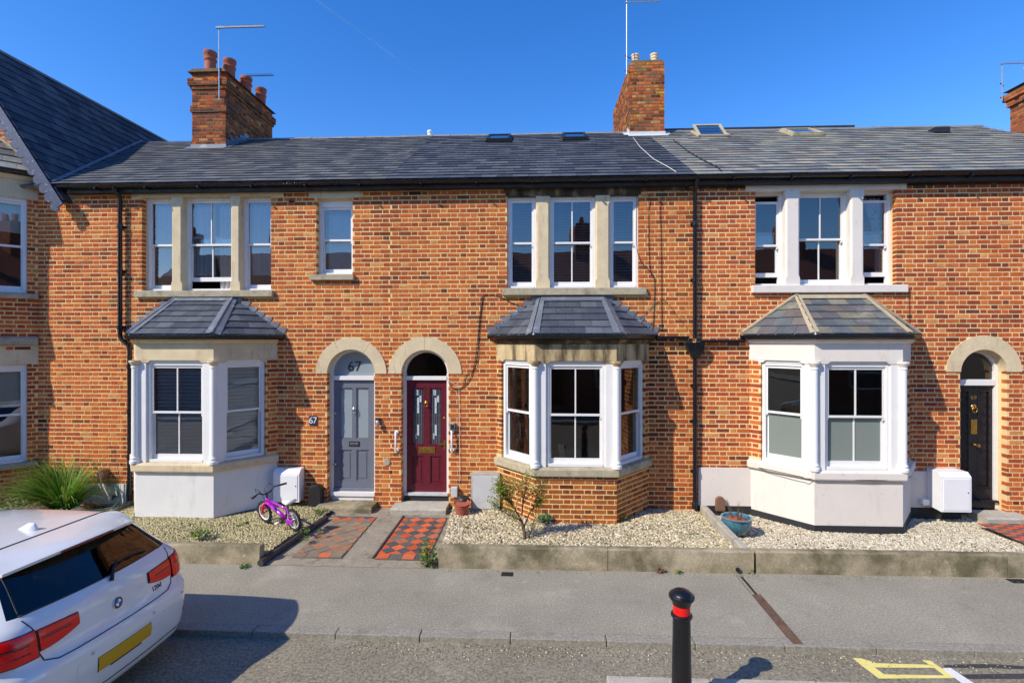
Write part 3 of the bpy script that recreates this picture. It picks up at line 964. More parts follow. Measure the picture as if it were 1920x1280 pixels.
class Bricks:
    def __init__(self, hue=(1, 1, 1), dark=0.0):
        self.items = []; self.hue = hue; self.dark = dark; self.soot = []
    def lay(self, Mf, u0, u1, z0, z1, blocks=(), depth=0.1, shift=0.0, y=0.0):
        i0 = int(math.floor(z0 / COURSE)); i1 = int(math.ceil(z1 / COURSE))
        for i in range(i0, i1):
            za = i * COURSE + (COURSE - BR_H) / 2; zb = za + BR_H
            if zb > z1 + 0.02 or za < z0 - 0.02:
                continue
            cut = []
            for b in blocks:
                if callable(b):
                    cut += b(za, zb)
                elif min(zb, b[3]) - max(za, b[2]) > 0.35 * BR_H:
                    cut.append((b[0], b[1]))
            off = shift + (PERIOD / 2 if i % 2 else 0.0) + random.uniform(-0.012, 0.012)
            u = math.floor((u0 - off) / PERIOD) * PERIOD + off - PERIOD
            k = 0
            while u < u1:
                L = BR_L if k % 2 == 0 else BR_HD
                a, b = u + random.uniform(-0.003, 0.003), u + L + random.uniform(-0.003, 0.003)
                u += L + BR_J; k += 1
                segs = [(max(a, u0), min(b, u1))]
                for c0, c1 in cut:
                    nx = []
                    for s0, s1 in segs:
                        if c1 <= s0 or c0 >= s1: nx.append((s0, s1))
                        else:
                            if c0 > s0: nx.append((s0, c0))
                            if c1 < s1: nx.append((c1, s1))
                    segs = nx
                for s0, s1 in segs:
                    if s1 - s0 > 0.03:
                        whole = (s0 == a and s1 == b)
                        self.items.append((Mf, s0, s1, za, zb, depth, (L == BR_L), whole, y))
    def tint(self, stretcher, p):
        zone = mnoise.noise(Vector((p.x * 0.7, p.y * 0.7, p.z * 0.9))) + 0.5 * mnoise.noise(Vector((p.x * 2.1 + 7, p.y, p.z * 2.3)))
        w = list(W_STR if stretcher else W_HDR)
        k = math.exp(1.5 * zone)
        w = [w[0] * k, w[1] * k, w[2], w[3] / k, w[4] / k, w[5] / k, w[6] * k]
        return random.choices(range(7), w)[0]
    def emit(self, parent, most=300, mat='brick', rest_name='brickwork'):
        rank = []
        for j, it in enumerate(self.items):
            Mf, a, b, za, zb, dp, st, whole, y = it
            p = Mf @ Vector(((a + b) / 2, y, (za + zb) / 2))
            nrm = Mf.to_3x3() @ Vector((0, -1, 0))
            view = CAMP - p
            size = (b - a) * max(0.0, nrm.dot(view)) / max(1e-6, view.length ** 3)
            rank.append((-size if (whole or len(self.items) <= most) else 1e9, j))
        rank.sort()
        chosen = set(j for s, j in rank[:most] if s < 1e8)
        rest = MB()
        for j, (Mf, a, b, za, zb, dp, st, whole, y) in enumerate(self.items):
            pc_ = Mf @ Vector(((a + b) / 2, y, (za + zb) / 2)); k = self.tint(st, pc_); g = random.choice((0.92, 0.97, 1.0, 1.05))
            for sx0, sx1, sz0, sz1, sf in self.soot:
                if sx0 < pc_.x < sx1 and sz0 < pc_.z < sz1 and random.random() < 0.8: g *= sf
            c = tuple(x * g * h * 0.95 for x, h in zip(BRICK_COL[k], self.hue))
            if self.dark > 0 and random.random() < self.dark:
                c = tuple(x * 0.45 for x in c)
            if j in chosen and whole:
                me = brick_mesh(st, c, dp, mat)
                o = put('brick', me, parent)
                pw = Mf @ Vector(((a + b) / 2, y + random.uniform(-0.0015, 0.0015), (za + zb) / 2))
                o.matrix_parent_inverse = Matrix.Identity(4)
                ang = math.atan2(Mf[1][0], Mf[0][0])
                o.location = pw; o.rotation_euler = (0, random.uniform(-0.006, 0.006), ang)
            else:
                target = rest
                if j in chosen:
                    target = MB()
                e = lambda: random.uniform(-0.0016, 0.0016)
                yo = y + random.uniform(-0.002, 0.002)
                vs = [Mf @ Vector((q[0] + e(), q[1], q[2] + e())) for q in
                      ((a, yo, za), (b, yo, za), (b, yo, zb), (a, yo, zb), (a, y + dp, za), (b, y + dp, za), (b, y + dp, zb), (a, y + dp, zb))]
                target.add(vs, [(0, 1, 2, 3), (1, 5, 6, 2), (4, 0, 3, 7), (3, 2, 6, 7), (4, 5, 1, 0)], c)
                if j in chosen:
                    target.build('brick', M[mat], parent, fix=False)
        o = rest.build(rest_name, M[mat], parent, fix=False)
        if o: o['kind'] = 'stuff'

_brick_cache = {}
def brick_mesh(st, c, dp, mat):
    key = (st, tuple(round(x, 3) for x in c), round(dp, 3), mat)
    if key not in _brick_cache:
        L = BR_L if st else BR_HD
        mb = MB()
        e = lambda: random.uniform(-0.0016, 0.0016)
        a, b, z0, z1 = -L / 2, L / 2, -BR_H / 2, BR_H / 2
        k = 0.003
        vs = [(a + k + e(), 0, z0 + k), (b - k + e(), 0, z0 + k), (b - k, 0, z1 - k + e()), (a + k, 0, z1 - k + e()),
              (a, k, z0), (b, k, z0), (b, k, z1), (a, k, z1), (a, dp, z0), (b, dp, z0), (b, dp, z1), (a, dp, z1)]
        fs = [(0, 1, 2, 3)]
        for s in (0, 4):
            fs += [(s + i, s + 4 + i, s + 4 + (i + 1) % 4, s + (i + 1) % 4) for i in range(4)]
        mb.add(vs, fs, c)
        _brick_cache[key] = mb.mesh('brick', M[mat], fix=True)
    return _brick_cache[key]

def wall_cells(mb, Mf, u0, u1, z0, z1, holes, y0, y1, col=None):
    us = sorted(set([u0, u1] + [h[0] for h in holes] + [h[1] for h in holes])); us = [u for u in us if u0 <= u <= u1]
    zs = sorted(set([z0, z1] + [h[2] for h in holes] + [h[3] for h in holes])); zs = [z for z in zs if z0 <= z <= z1]
    solid = {}
    for i in range(len(us) - 1):
        for j in range(len(zs) - 1):
            cu, cz = (us[i] + us[i + 1]) / 2, (zs[j] + zs[j + 1]) / 2
            solid[i, j] = not any(h[0] < cu < h[1] and h[2] < cz < h[3] for h in holes)
    def q(pts):
        mb.add([Mf @ Vector(p) for p in pts], [(0, 1, 2, 3)], col)
    for (i, j), s in solid.items():
        if not s: continue
        a, b, c, d = us[i], us[i + 1], zs[j], zs[j + 1]
        q([(a, y0, c), (b, y0, c), (b, y0, d), (a, y0, d)])
        q([(a, y1, d), (b, y1, d), (b, y1, c), (a, y1, c)])
        if not solid.get((i - 1, j)): q([(a, y1, c), (a, y0, c), (a, y0, d), (a, y1, d)])
        if not solid.get((i + 1, j)): q([(b, y0, c), (b, y1, c), (b, y1, d), (b, y0, d)])
        if not solid.get((i, j - 1)): q([(a, y1, c), (b, y1, c), (b, y0, c), (a, y0, c)])
        if not solid.get((i, j + 1)): q([(a, y0, d), (b, y0, d), (b, y1, d), (a, y1, d)])

def arc_pts(cu, cz, r, a0, a1, n):
    return [(cu + r * math.cos(a0 + (a1 - a0) * i / n), cz + r * math.sin(a0 + (a1 - a0) * i / n)) for i in range(n + 1)]
def ring(mb, Mf, cu, cz, r0, r1, a0, a1, y0, y1, n=16, col=None):
    for i in range(n):
        b0 = a0 + (a1 - a0) * i / n; b1 = a0 + (a1 - a0) * (i + 1) / n
        P = [(cu + r * math.cos(b), cz + r * math.sin(b)) for r, b in ((r0, b0), (r1, b0), (r1, b1), (r0, b1))]
        vs = [Mf @ Vector((p[0], y, p[1])) for y in (y0, y1) for p in P]
        fs = [(0, 1, 2, 3), (7, 6, 5, 4), (1, 5, 6, 2), (0, 3, 7, 4)]
        if i == 0: fs.append((0, 4, 5, 1))
        if i == n - 1: fs.append((3, 2, 6, 7))
        mb.add(vs, fs, col)

# ------------------------------------------------------------------ sash window
def sash_window(house, Mf, u0, u1, z0, z1, y=0.1, bar=True, opened=0.0, top_open=0.0, mat='white', glass='glass', lower_glass=None, parent=None,
                meet=0.5, jw=0.045):
    mt = M[mat]
    fr = MB()
    fr.box(u0, u0 + jw, y, y + 0.11, z0, z1, M=Mf)
    fr.box(u1 - jw, u1, y, y + 0.11, z0, z1, M=Mf)
    fr.box(u0 + jw, u1 - jw, y + 0.002, y + 0.11, z1 - jw, z1, M=Mf)
    fr.box(u0 + jw, u1 - jw, y - 0.012, y + 0.11, z0, z0 + 0.045, M=Mf)
    # inner staff bead
    fr.box(u0 + jw, u0 + jw + 0.012, y + 0.008, y + 0.022, z0 + 0.045, z1 - jw, M=Mf)
    fr.box(u1 - jw - 0.012, u1 - jw, y + 0.008, y + 0.022, z0 + 0.045, z1 - jw, M=Mf)
    w = fr.build('window' if parent is None else 'window_frame', mt, house if parent is None else parent, bevel=0.003)
    holder = w if parent is None else parent
    zi0, zi1 = z0 + 0.046, z1 - jw - 0.001
    zm = zi0 + (zi1 - zi0) * meet
    a, b = u0 + jw + 0.001, u1 - jw - 0.001
    st = 0.038
    def one(zb, zt, ya, bot, top, nm, horns, gm):
        s = MB()
        s.box(a, a + st, ya, ya + 0.036, zb, zt, M=Mf)
        s.box(b - st, b, ya, ya + 0.036, zb, zt, M=Mf)
        s.box(a + st, b - st, ya + 0.001, ya + 0.035, zb, zb + bot, M=Mf)
        s.box(a + st, b - st, ya + 0.001, ya + 0.035, zt - top, zt, M=Mf)
        if bar:
            m = (a + b) / 2
            s.box(m - 0.011, m + 0.011, ya + 0.004, ya + 0.032, zb + bot, zt - top, M=Mf)
        if horns:
            for h0, h1 in ((a, a + st), (b - st, b)):
                s.prism([(h0, zb), (h0, zb - 0.05), (h0 + (h1 - h0) * 0.7, zb - 0.035), (h1, zb)], ya + 0.002, ya + 0.034, M=Mf)
        s.build('sash', mt, holder, bevel=0.0025)
        cols = [(a + st, (a + b) / 2 - 0.011), ((a + b) / 2 + 0.011, b - st)] if bar else [(a + st, b - st)]
        for c0, c1 in cols:
            g = MB()
            t = random.uniform(-0.0012, 0.0012); t2 = random.uniform(-0.0012, 0.0012)
            g.add([Mf @ Vector(q) for q in ((c0, ya + 0.018 + t, zb + bot), (c1, ya + 0.018 + t2, zb + bot), (c1, ya + 0.018 - t, zt - top), (c0, ya + 0.018 - t2, zt - top))], [(0, 1, 2, 3)])
            g.build('pane', M[gm], holder, fix=False)
    one(zm - 0.018 - top_open, zi1 - top_open, y + 0.024, 0.036, 0.042, 'upper', True, glass)
    one(zi0 + opened, zm + 0.018 + opened, y + 0.064, 0.075, 0.036, 'lower', False, lower_glass or glass)
    return holder

def blind(holder, Mf, u0, u1, z0, z1, y, mat, pitch=0.05, tilt=35, slat=0.045):
    mb = MB()
    z = z1
    t = math.radians(tilt)
    while z > z0:
        dy, dz = slat / 2 * math.cos(t), slat / 2 * math.sin(t)
        vs = [(u0, y - dy, z - dz), (u1, y - dy, z - dz), (u1, y + dy, z + dz), (u0, y + dy, z + dz)]
        mb.add([Mf @ Vector(p) for p in vs] + [Mf @ Vector((p[0], p[1], p[2] + 0.003)) for p in vs],
               [(0, 1, 2, 3), (7, 6, 5, 4), (0, 4, 5, 1), (1, 5, 6, 2), (2, 6, 7, 3), (3, 7, 4, 0)])
        z -= pitch
    for u in (u0 + (u1 - u0) * 0.2, u0 + (u1 - u0) * 0.8):
        mb.box(u - 0.002, u + 0.002, y - 0.024, y - 0.022, z0, z1, M=Mf)
    o = mb.build('blind', M[mat], holder, fix=False)
    o['kind'] = 'stuff'
    return o

def curtain(holder, Mf, u0, u1, z0, z1, y, mat, folds=6, gather=None):
    """a hanging cloth with folds; gather=(u, z) ties it back"""
    mb = MB(); nu, nz = folds * 6, 12
    vs = []
    for j in range(nz + 1):
        f = j / nz
        z = z1 + (z0 - z1) * f
        for i in range(nu + 1):
            g = i / nu
            u = u0 + (u1 - u0) * g
            if gather is not None:
                k = math.sin(min(1.0, f / 0.75) * math.pi / 2)
                u = u + (gather - u) * k * 0.75
            vs.append(Mf @ Vector((u, y + 0.022 * math.sin(g * folds * 2 * math.pi + 0.6 * f), z)))
    fs = [(j * (nu + 1) + i, j * (nu + 1) + i + 1, (j + 1) * (nu + 1) + i + 1, (j + 1) * (nu + 1) + i) for j in range(nz) for i in range(nu)]
    mb.add(vs, fs)
    return mb.build('curtain', M[mat], holder, smooth=True, fix=False)

def room(house, x0, x1, z0, z1, y0=Y0 + 0.3, y1=Y0 + 3.6, mat='room'):
    mb = MB()
    v = [(x0, y0, z0), (x1, y0, z0), (x1, y1, z0), (x0, y1, z0), (x0, y0, z1), (x1, y0, z1), (x1, y1, z1), (x0, y1, z1)]
    mb.add(v, [(0, 1, 2, 3), (4, 5, 6, 7), (0, 3, 7, 4), (1, 2, 6, 5), (2, 3, 7, 6)])
    return mb.build('room', M[mat], house, fix=False)

# ------------------------------------------------------------------ slates
_slate_cache = {}
class Slates:
    """rows of slates over a flat 3D polygon whose first edge is the eave"""
    def __init__(self, poly3, w, h, tints, thick=0.006, jig=0.004):
        self.P = [Vector(p) for p in poly3]
        self.w, self.h, self.t, self.tints, self.jig = w, h, thick, tints, jig
        self.O = self.P[0]
        self.U = (self.P[1] - self.P[0]).normalized()
        nrm = (self.P[1] - self.P[0]).cross(self.P[-1] - self.P[0]).normalized()
        if nrm.z < 0: nrm = -nrm
        self.Nn = nrm
        self.V = nrm.cross(self.U).normalized()
        if self.V.z < 0: self.V = -self.V
    def uv(self, p):
        d = p - self.O
        return (d.dot(self.U), d.dot(self.V))
    def emit(self, parent, mat, most=300, start=0.0, skip=None, rest_name='slating'):
        poly = [self.uv(p) for p in self.P]
        u0 = min(p[0] for p in poly); u1 = max(p[0] for p in poly); v1 = max(p[1] for p in poly)
        items = []
        r = 0; v = -0.02
        while v < v1:
            off = (self.w / 2 if r % 2 else 0) + random.uniform(-0.02, 0.02) + start
            u = u0 - self.w * 2 + off
            while u < u1:
                a, b = u + 0.002, u + self.w - 0.002
                u += self.w
                lo = v + random.uniform(-self.jig, self.jig)
                hi = v + self.h * 1.12
                q = clip_poly([(a, lo), (b, lo), (b, hi), (a, hi)], [(p[0], p[1] - 0.02 if p[1] < 0.01 else p[1]) for p in poly])
                if len(q) < 3: continue
                cu = sum(p[0] for p in q) / len(q); cv = sum(p[1] for p in q) / len(q)
                if skip and skip(self.O + self.U * cu + self.V * cv): continue
                whole = len(q) == 4 and abs(max(p[0] for p in q) - b) < 1e-4 and abs(min(p[0] for p in q) - a) < 1e-4 and abs(max(p[1] for p in q) - hi) < 1e-4
                items.append((q, lo, hi, whole, a, b))
            r += 1; v += self.h
        rank = []
        for j, it in enumerate(items):
            q = it[0]
            cu = sum(p[0] for p in q) / len(q); cv = sum(p[1] for p in q) / len(q)
            p = self.O + self.U * cu + self.V * cv
            d = CAMP - p
            rank.append((-self.Nn.dot(d) / d.length ** 3 if it[3] or len(items) <= most else 1e9, j))
        rank.sort()
        chosen = set(j for s, j in rank[:most] if s < 1e8)
        rest = MB()
        rotm = Matrix((self.U, self.V, self.Nn)).transposed()
        for j, (q, lo, hi, whole, a, b) in enumerate(items):
            c = random.choice(self.tints); g = random.choice((0.85, 0.93, 1.0, 1.07))
            c = tuple(x * g for x in c)
            lift = lambda vv: self.t * (2.6 * (1 - (vv - lo) / (hi - lo)) + 0.2)
            if j in chosen and whole and len(items) > most:
                key = (round(self.w, 3), round(self.h, 3), self.t, tuple(round(x, 3) for x in c), mat)
                if key not in _slate_cache:
                    mb = MB(); L = self.h * 1.12; w2 = self.w / 2 - 0.002
                    ee = [random.uniform(-0.003, 0.003) for _ in range(4)]
                    bot = [(-w2, 0 + ee[0], self.t * 2.8), (0, ee[2], self.t * 2.8), (w2, 0 + ee[1], self.t * 2.8), (w2, L, self.t * 0.2), (-w2, L, self.t * 0.2)]
                    mb.slab(bot, (0, 0, 1), self.t, c)
                    _slate_cache[key] = mb.mesh('slate', M[mat], fix=False)
                o = put('slate', _slate_cache[key], parent)
                o.matrix_parent_inverse = Matrix.Identity(4)
                o.location = self.O + self.U * ((a + b) / 2) + self.V * lo
                o.rotation_euler = (rotm @ Matrix.Rotation(random.uniform(-0.01, 0.01), 3, 'Z')).to_euler()
                continue
            pts = [self.O + self.U * p[0] + self.V * p[1] + self.Nn * lift(p[1]) for p in q]
            area = sum(q[i][0] * q[(i + 1) % len(q)][1] - q[(i + 1) % len(q)][0] * q[i][1] for i in range(len(q)))
            if area < 0: pts.reverse()
            tgt = MB() if j in chosen else rest
            tgt.slab(pts, self.Nn, self.t, c)
            if j in chosen:
                tgt.build('slate', M[mat], parent, fix=False)
        o = rest.build(rest_name, M[mat], parent, fix=False)
        if o: o['kind'] = 'stuff'

def offset_path(path, d):
    P = [Vector((p[0], p[1])) for p in path]; out = []
    nrm = []
    for i in range(len(P) - 1):
        e = (P[i + 1] - P[i]).normalized(); nrm.append(Vector((e.y, -e.x)))
    for i in range(len(P)):
        if i == 0: m = nrm[0]
        elif i == len(P) - 1: m = nrm[-1]
        else: m = (nrm[i - 1] + nrm[i]) / (1 + nrm[i - 1].dot(nrm[i]))
        q = P[i] + m * d; out.append((q.x, q.y))
    return out

def facet(path, i):
    a, b = Vector(path[i]), Vector(path[i + 1])
    return frame((a.x, a.y, 0), math.atan2(b.y - a.y, b.x - a.x)), (b - a).length

def on_wall_path(path, d):
    """offset, then end both ends on the wall plane again"""
    o = offset_path(path, d)
    def fix(p, q):
        if abs(p[1] - q[1]) < 1e-6: return p
        t = (Y0 - q[1]) / (p[1] - q[1]); return (q[0] + (p[0] - q[0]) * t, Y0)
    o[0] = fix(o[0], o[1]); o[-1] = fix(o[-1], o[-2])
    return o

# ------------------------------------------------------------------ canted bay
def bay(house, path, zs, st, facets=(0, 1, 2), full_bricks=None):
    """zs: base, sill bottom, sill top, window top, lintel bottom, lintel top, cornice top"""
    zb, zsb, zst, zwt, zlb, zlt, zct = zs
    # base
    inset = on_wall_path(path, -0.006 if st['base'] == 'brick' else 0.0)
    mb = MB()
    poly = inset + []
    n = len(poly)
    vs = [(p[0], p[1], zb - 0.1) for p in poly] + [(p[0], p[1], zsb) for p in poly]
    mb.add(vs, [tuple(range(n)), tuple(range(n, 2 * n))] + [(i, (i + 1) % n, n + (i + 1) % n, n + i) for i in range(n)])
    base = mb.build('bay_base', M[st['base_mat']], house)
    if st['base'] == 'brick':
        bs = Bricks(st.get('hue', (1, 1, 1)), st.get('dark', 0))
        for i in range(3):
            Mf, L = facet(path, i)
            bs.lay(Mf, 0.0 if i == 1 else 0.004, L if i == 1 else L - 0.004, zb - 0.1, zsb, shift=0.05 * i)
        bs.emit(base)
    if st.get('plinth'):
        mb = MB(); mb.sweep(on_wall_path(path, 0.0), [(0.0, zb - 0.1), (0.012, zb - 0.1), (0.012, zb + st['plinth']), (0.0, zb + st['plinth'])])
        mb.build('plinth', M['plinth_black'], base)
    # bay window: posts as its own mesh, the rest under it
    posts_l = []
    info = []
    def post_box(u_a, u_b, Mf_):
        q = MB(); q.box(u_a, u_b, 0.012, 0.13, zst, zlb, M=Mf_); posts_l.append(q)
    for i in range(3):
        Mf, L = facet(path, i)
        if i == 1: a, b = st.get('post', 0.17), L - st.get('post', 0.17)
        elif i == 0: a, b = st.get('pier', 0.2), L - 0.15
        else: a, b = 0.15, L - st.get('pier', 0.2)
        info.append((Mf, L, a, b))
        if i == 1:
            post_box(0.02, a, Mf); post_box(b, L - 0.02, Mf)
        elif i == 0:
            post_box(b, L - 0.02, Mf)
        else:
            post_box(0.02, a, Mf)
    hd_ = MB(); hd_.sweep(on_wall_path(path, 0.0), [(-0.13, zwt + 0.001), (-0.035, zwt + 0.001), (-0.035, zlb + 0.006), (-0.13, zlb + 0.006)])
    bw = hd_.build('bay_window', M[st['post_mat']], house)
    for pst in posts_l:
        pst.build('post', M[st['post_mat']], bw, bevel=0.004)
    # brick piers where the bay joins the wall
    for i in (0, 2):
        bs = Bricks(st.get('hue', (1, 1, 1)), st.get('dark', 0))
        pm = MB()
        Mf, L, a, b = info[i]
        p0, p1 = (0.0, a) if i == 0 else (b, L)
        pm.box(p0 + 0.004, p1 - 0.004, 0.005, 0.16, zst, zlb, M=Mf)
        bs.lay(Mf, p0, p1, zst, zlb, depth=0.12)
        pier = pm.build('bay_pier', M[st.get('mortar', 'mortar')], house)
        bs.emit(pier)
    # sill, lintel, cornice
    def ring_part(name, prof, mat, bev=0.004):
        mb = MB(); mb.sweep(on_wall_path(path, 0.0), prof)
        return mb.build(name, M[mat], bw, bevel=bev)
    ring_part('sill', [(-0.16, zsb), (0.055, zsb), (0.06, zsb + 0.02), (0.06, zst - 0.03), (0.05, zst - 0.012), (-0.0, zst), (-0.16, zst + 0.004)], st['sill'])
    ring_part('lintel', [(-0.14, zlb), (0.0, zlb), (0.0, zlt), (-0.14, zlt)], st['lintel'])
    ring_part('cornice', [(-0.14, zlt + 0.001), (0.012, zlt + 0.001), (0.05, zlt + (zct - zlt) * 0.55), (0.06, zct), (-0.14, zct)], st['cornice'])
    for i in range(3):
        Mf, L, a, b = info[i]
        # shouldered ends of the lintel over each light
        if st.get('shoulder', True):
            for u, s in ((a, 1), (b, -1)):
                mb = MB()
                e0 = u - s * 0.1
                mb.prism([(e0, zlb - 0.0), (e0, zlb - 0.035), (u + s * 0.03, zlb - 0.035), (u + s * 0.075, zlb)] if s > 0 else
                         [(u + s * 0.075, zlb), (u + s * 0.03, zlb - 0.035), (e0, zlb - 0.035), (e0, zlb)], 0.002, 0.1, M=Mf)
                mb.build('corbel', M[st['lintel']], bw)
    # top of the room inside the bay
    mb = MB()
    tp = on_wall_path(path, -0.1)
    n = len(tp)
    mb.add([(p[0], p[1], zlb + 0.03) for p in tp] + [(p[0], p[1], zct - 0.01) for p in tp],
           [tuple(range(n)), tuple(range(n, 2 * n))] + [(i, (i + 1) % n, n + (i + 1) % n, n + i) for i in range(n)])
    mb.build('bay_ceiling', M['room'], house)
    # corner columns
    if st.get('columns', True):
        for i in (1, 2):
            p = Vector(path[i]); c = Vector(offset_path(path, 0.004)[i])
            r = 0.05
            mb = MB()
            mb.lathe([(r * 1.55, zst - 0.005), (r * 1.55, zst + 0.04), (r * 1.25, zst + 0.055), (r * 1.35, zst + 0.085), (r * 1.05, zst + 0.11), (r, zst + 0.13), (r * 0.94, zlb - 0.13),
                      (r * 1.1, zlb - 0.12), (r * 1.1, zlb - 0.1), (r * 0.95, zlb - 0.09), (r * 0.95, zlb - 0.05)],
                     (c.x, c.y, 0), 18)
            cp = MB(); cp.lathe([(r * 0.98, zlb - 0.088), (r * 1.15, zlb - 0.07), (r * 1.6, zlb - 0.035), (r * 1.68, zlb - 0.03), (r * 1.68, zlb)], (c.x, c.y, 0), 18)
            cp.build('capital', M[st['lintel']], bw, autosmooth=35)
            mb.build('column', M[st['post_mat']], bw, autosmooth=35)
    # sashes
    for i in facets:
        Mf, L, a, b = info[i]
        sash_window(house, Mf, a, b, zst + 0.004, zwt, y=0.045, bar=(i == 1), mat=st['sash_mat'], glass=st.get('glass', 'glass'), lower_glass=st.get('lower_glass'), parent=bw)
        if st.get('blind'):
            blind(bw, Mf, a + 0.06, b - 0.06, zst + 0.07, zwt - 0.06, 0.175, st['blind'], 0.06, 52, 0.058)
    return bw, info

def bay_roof(house, path, z_eave, z_top, top_in, st, over=0.095):
    E = on_wall_path(path, over)
    mid = (E[1][0] + E[2][0]) / 2
    TL = Vector((path[1][0] + top_in, Y0 - 0.005, z_top)); TR = Vector((path[2][0] - top_in, Y0 - 0.005, z_top))
    e = [Vector((p[0], p[1], z_eave)) for p in E]
    mb = MB()
    low = Vector((0, 0, -0.012))
    vs = [e[0], e[1], e[2], e[3], TL, TR]
    vs2 = [v + low for v in vs]
    mb.add(vs2, [(1, 2, 5, 4), (0, 1, 4), (2, 3, 5), (3, 2, 1, 0), (0, 4, 5, 3)])
    r = mb.build('bay_roof', M['slate'], house)
    Slates([e[1], e[2], TR, TL], st['w'], st['h'], st['tints'], 0.007, 0.004).emit(r, st['mat'], 300)
    Slates([e[0], e[1], TL], st['w'], st['h'], st['tints'], 0.007, 0.004).emit(r, st['mat'], 300)
    Slates([e[2], e[3], TR], st['w'], st['h'], st['tints'], 0.007, 0.004).emit(r, st['mat'], 300)
    # hips
    for a, b in ((e[1], TL), (e[2], TR)):
        n1 = Vector((0, -1, 1)).normalized() * 0.024
        if st['hip'] == 'roll':
            mb = MB(); mb.tube([a + n1, b + n1], 0.024, 10); mb.build('hip', M['lead'], r, autosmooth=50)
            # lead wings beside the roll
        for (p0, p1, p2) in ((e[1], e[2], TR), ):
            pass
        wing = 0.11 if st['hip'] != 'cement' else 0.055
        d = (b - a).normalized()
        for side in (-1, 1):
            if a is e[1]: nrm = ((e[2] - e[1]).cross(TL - e[1]) if side > 0 else (e[1] - e[0]).cross(TL - e[0])).normalized()
            else: nrm = ((e[2] - e[1]).cross(TR - e[1]) if side < 0 else (e[3] - e[2]).cross(TR - e[2])).normalized()
            if nrm.z < 0: nrm = -nrm
            s = nrm.cross(d).normalized()
            if (s.x > 0) != (side > 0): s = -s
            lift = nrm * 0.027
            mb = MB()
            q = [a + lift, b + lift, b + lift + s * wing * 0.6, a + lift + s * wing]
            mb.slab(q, nrm, 0.004 if st['hip'] != 'cement' else 0.014)
            mb.build('hip_flashing' if st['hip'] != 'cement' else 'hip_fillet', M['lead' if st['hip'] != 'cement' else 'cement'], r)
    # flashing along the wall
    topf = MB()
    topf.box(TL.x - 0.05, TR.x + 0.05, Y0 - 0.012, Y0 - 0.006, z_top - 0.03, z_top + 0.06)
    nv = ((e[2] - e[1]).cross(TL - e[1])).normalized()
    if nv.z < 0: nv = -nv
    dn = (e[1] - TL); dn = Vector((0, dn.y, dn.z)).normalized()
    q = [TL + nv * 0.03, TR + nv * 0.03, TR + nv * 0.03 + dn * 0.13, TL + nv * 0.03 + dn * 0.13]
    topf.slab(q, nv, 0.005)
    topf.build('top_flashing', M['lead' if st['hip'] != 'cement' else 'cement'], r)
    for a, b, sgn in ((e[0], TL, -1), (e[3], TR, 1)):
        if st['hip'] == 'cement':
            mb = MB(); mb.tube([a + Vector((0, -0.02, 0.03)), b + Vector((0, -0.02, 0.03))], 0.028, 7); mb.build('wall_fillet', M['cement'], r)
            continue
        n = 7
        for k in range(n):
            p = a + (b - a) * (k / n); q = a + (b - a) * ((k + 1) / n)
            out = sgn * 0.07
            mb = MB()
            yy = Y0 - 0.009
            poly = [(p.x, p.z), (q.x, q.z), (q.x + 0.0, q.z + 0.045), (p.x + (q.x - p.x) * 0.1 + out, q.z + 0.03)]
            if sgn < 0: pass
            vs = [(x, yy, z) for x, z in poly] + [(x, yy + 0.005, z) for x, z in poly]
            mb.add(vs, [(0, 1, 2, 3), (7, 6, 5, 4)] + [(i, (i + 1) % 4, 4 + (i + 1) % 4, 4 + i) for i in range(4)])
            mb.build('step_flashing', M['lead'], r)
    # gutter
    gp = on_wall_path(path, over + 0.0)
    mb = MB()
    mb.sweep(gp, [(-0.02, z_eave - 0.075), (0.02, z_eave - 0.08), (0.045, z_eave - 0.06), (0.055, z_eave - 0.02), (0.05, z_eave - 0.015), (0.035, z_eave - 0.055), (-0.02, z_eave - 0.06)])
    mb.build('gutter', M['black_gloss'], r, autosmooth=40)
    mb = MB(); mb.sweep(on_wall_path(path, 0.0), [(0.02, z_eave - 0.075), (over - 0.015, z_eave - 0.075), (over - 0.015, z_eave - 0.012), (0.02, z_eave - 0.012)])
    mb.build('fascia', M['fascia'], r)
    return r

# ------------------------------------------------------------------ doors
def text_mesh(s, size, depth, name):
    cu = bpy.data.curves.new(name, 'FONT')
    cu.body = s; cu.size = size; cu.extrude = depth / 2; cu.align_x = 'CENTER'; cu.align_y = 'CENTER'
    cu.resolution_u = 4
    o = bpy.data.objects.new(name, cu); C.objects.link(o)
    dg = bpy.context.evaluated_depsgraph_get()
    me = bpy.data.meshes.new_from_object(o.evaluated_get(dg))
    bpy.data.objects.remove(o); bpy.data.curves.remove(cu)
    return me
def lettering(s, size, depth, name, mat, parent, Mw):
    """upright text facing the street, in the local wall frame Mw (its origin = centre of the text)"""
    me = text_mesh(s, size, depth, name)
    me.materials.clear(); me.materials.append(M[mat])
    me.transform(Mw @ Matrix.Rotation(math.radians(90), 4, 'X'))
    at = me.attributes.new('tint', 'FLOAT_COLOR', 'FACE')
    o = bpy.data.objects.new(name, me); C.objects.link(o)
    if parent is not None: attach(o, parent)
    return o

def door_arch(house, u0, u1, z_bot, spring, R, mat, joints, Mf, y_in=0.17):
    cu = (u0 + u1) / 2; r = (u1 - u0) / 2
    mb = MB()
    core = mb
    a_list = [0.0] + [math.radians(j) for j in joints] + [math.pi]
    ring(core, Mf, cu, spring, r + 0.02, R - 0.015, 0, math.pi, 0.01, y_in + 0.08, 24)
    arch = core.build('door_arch', M[mat], house)
    for a, b in zip(a_list[:-1], a_list[1:]):
        s = MB()
        ring(s, Mf, cu, spring, r, R, a + 0.004, b - 0.004, -0.012, y_in, 18)
        s.build('arch_stone', M[mat], arch, autosmooth=35)
    return cu, r

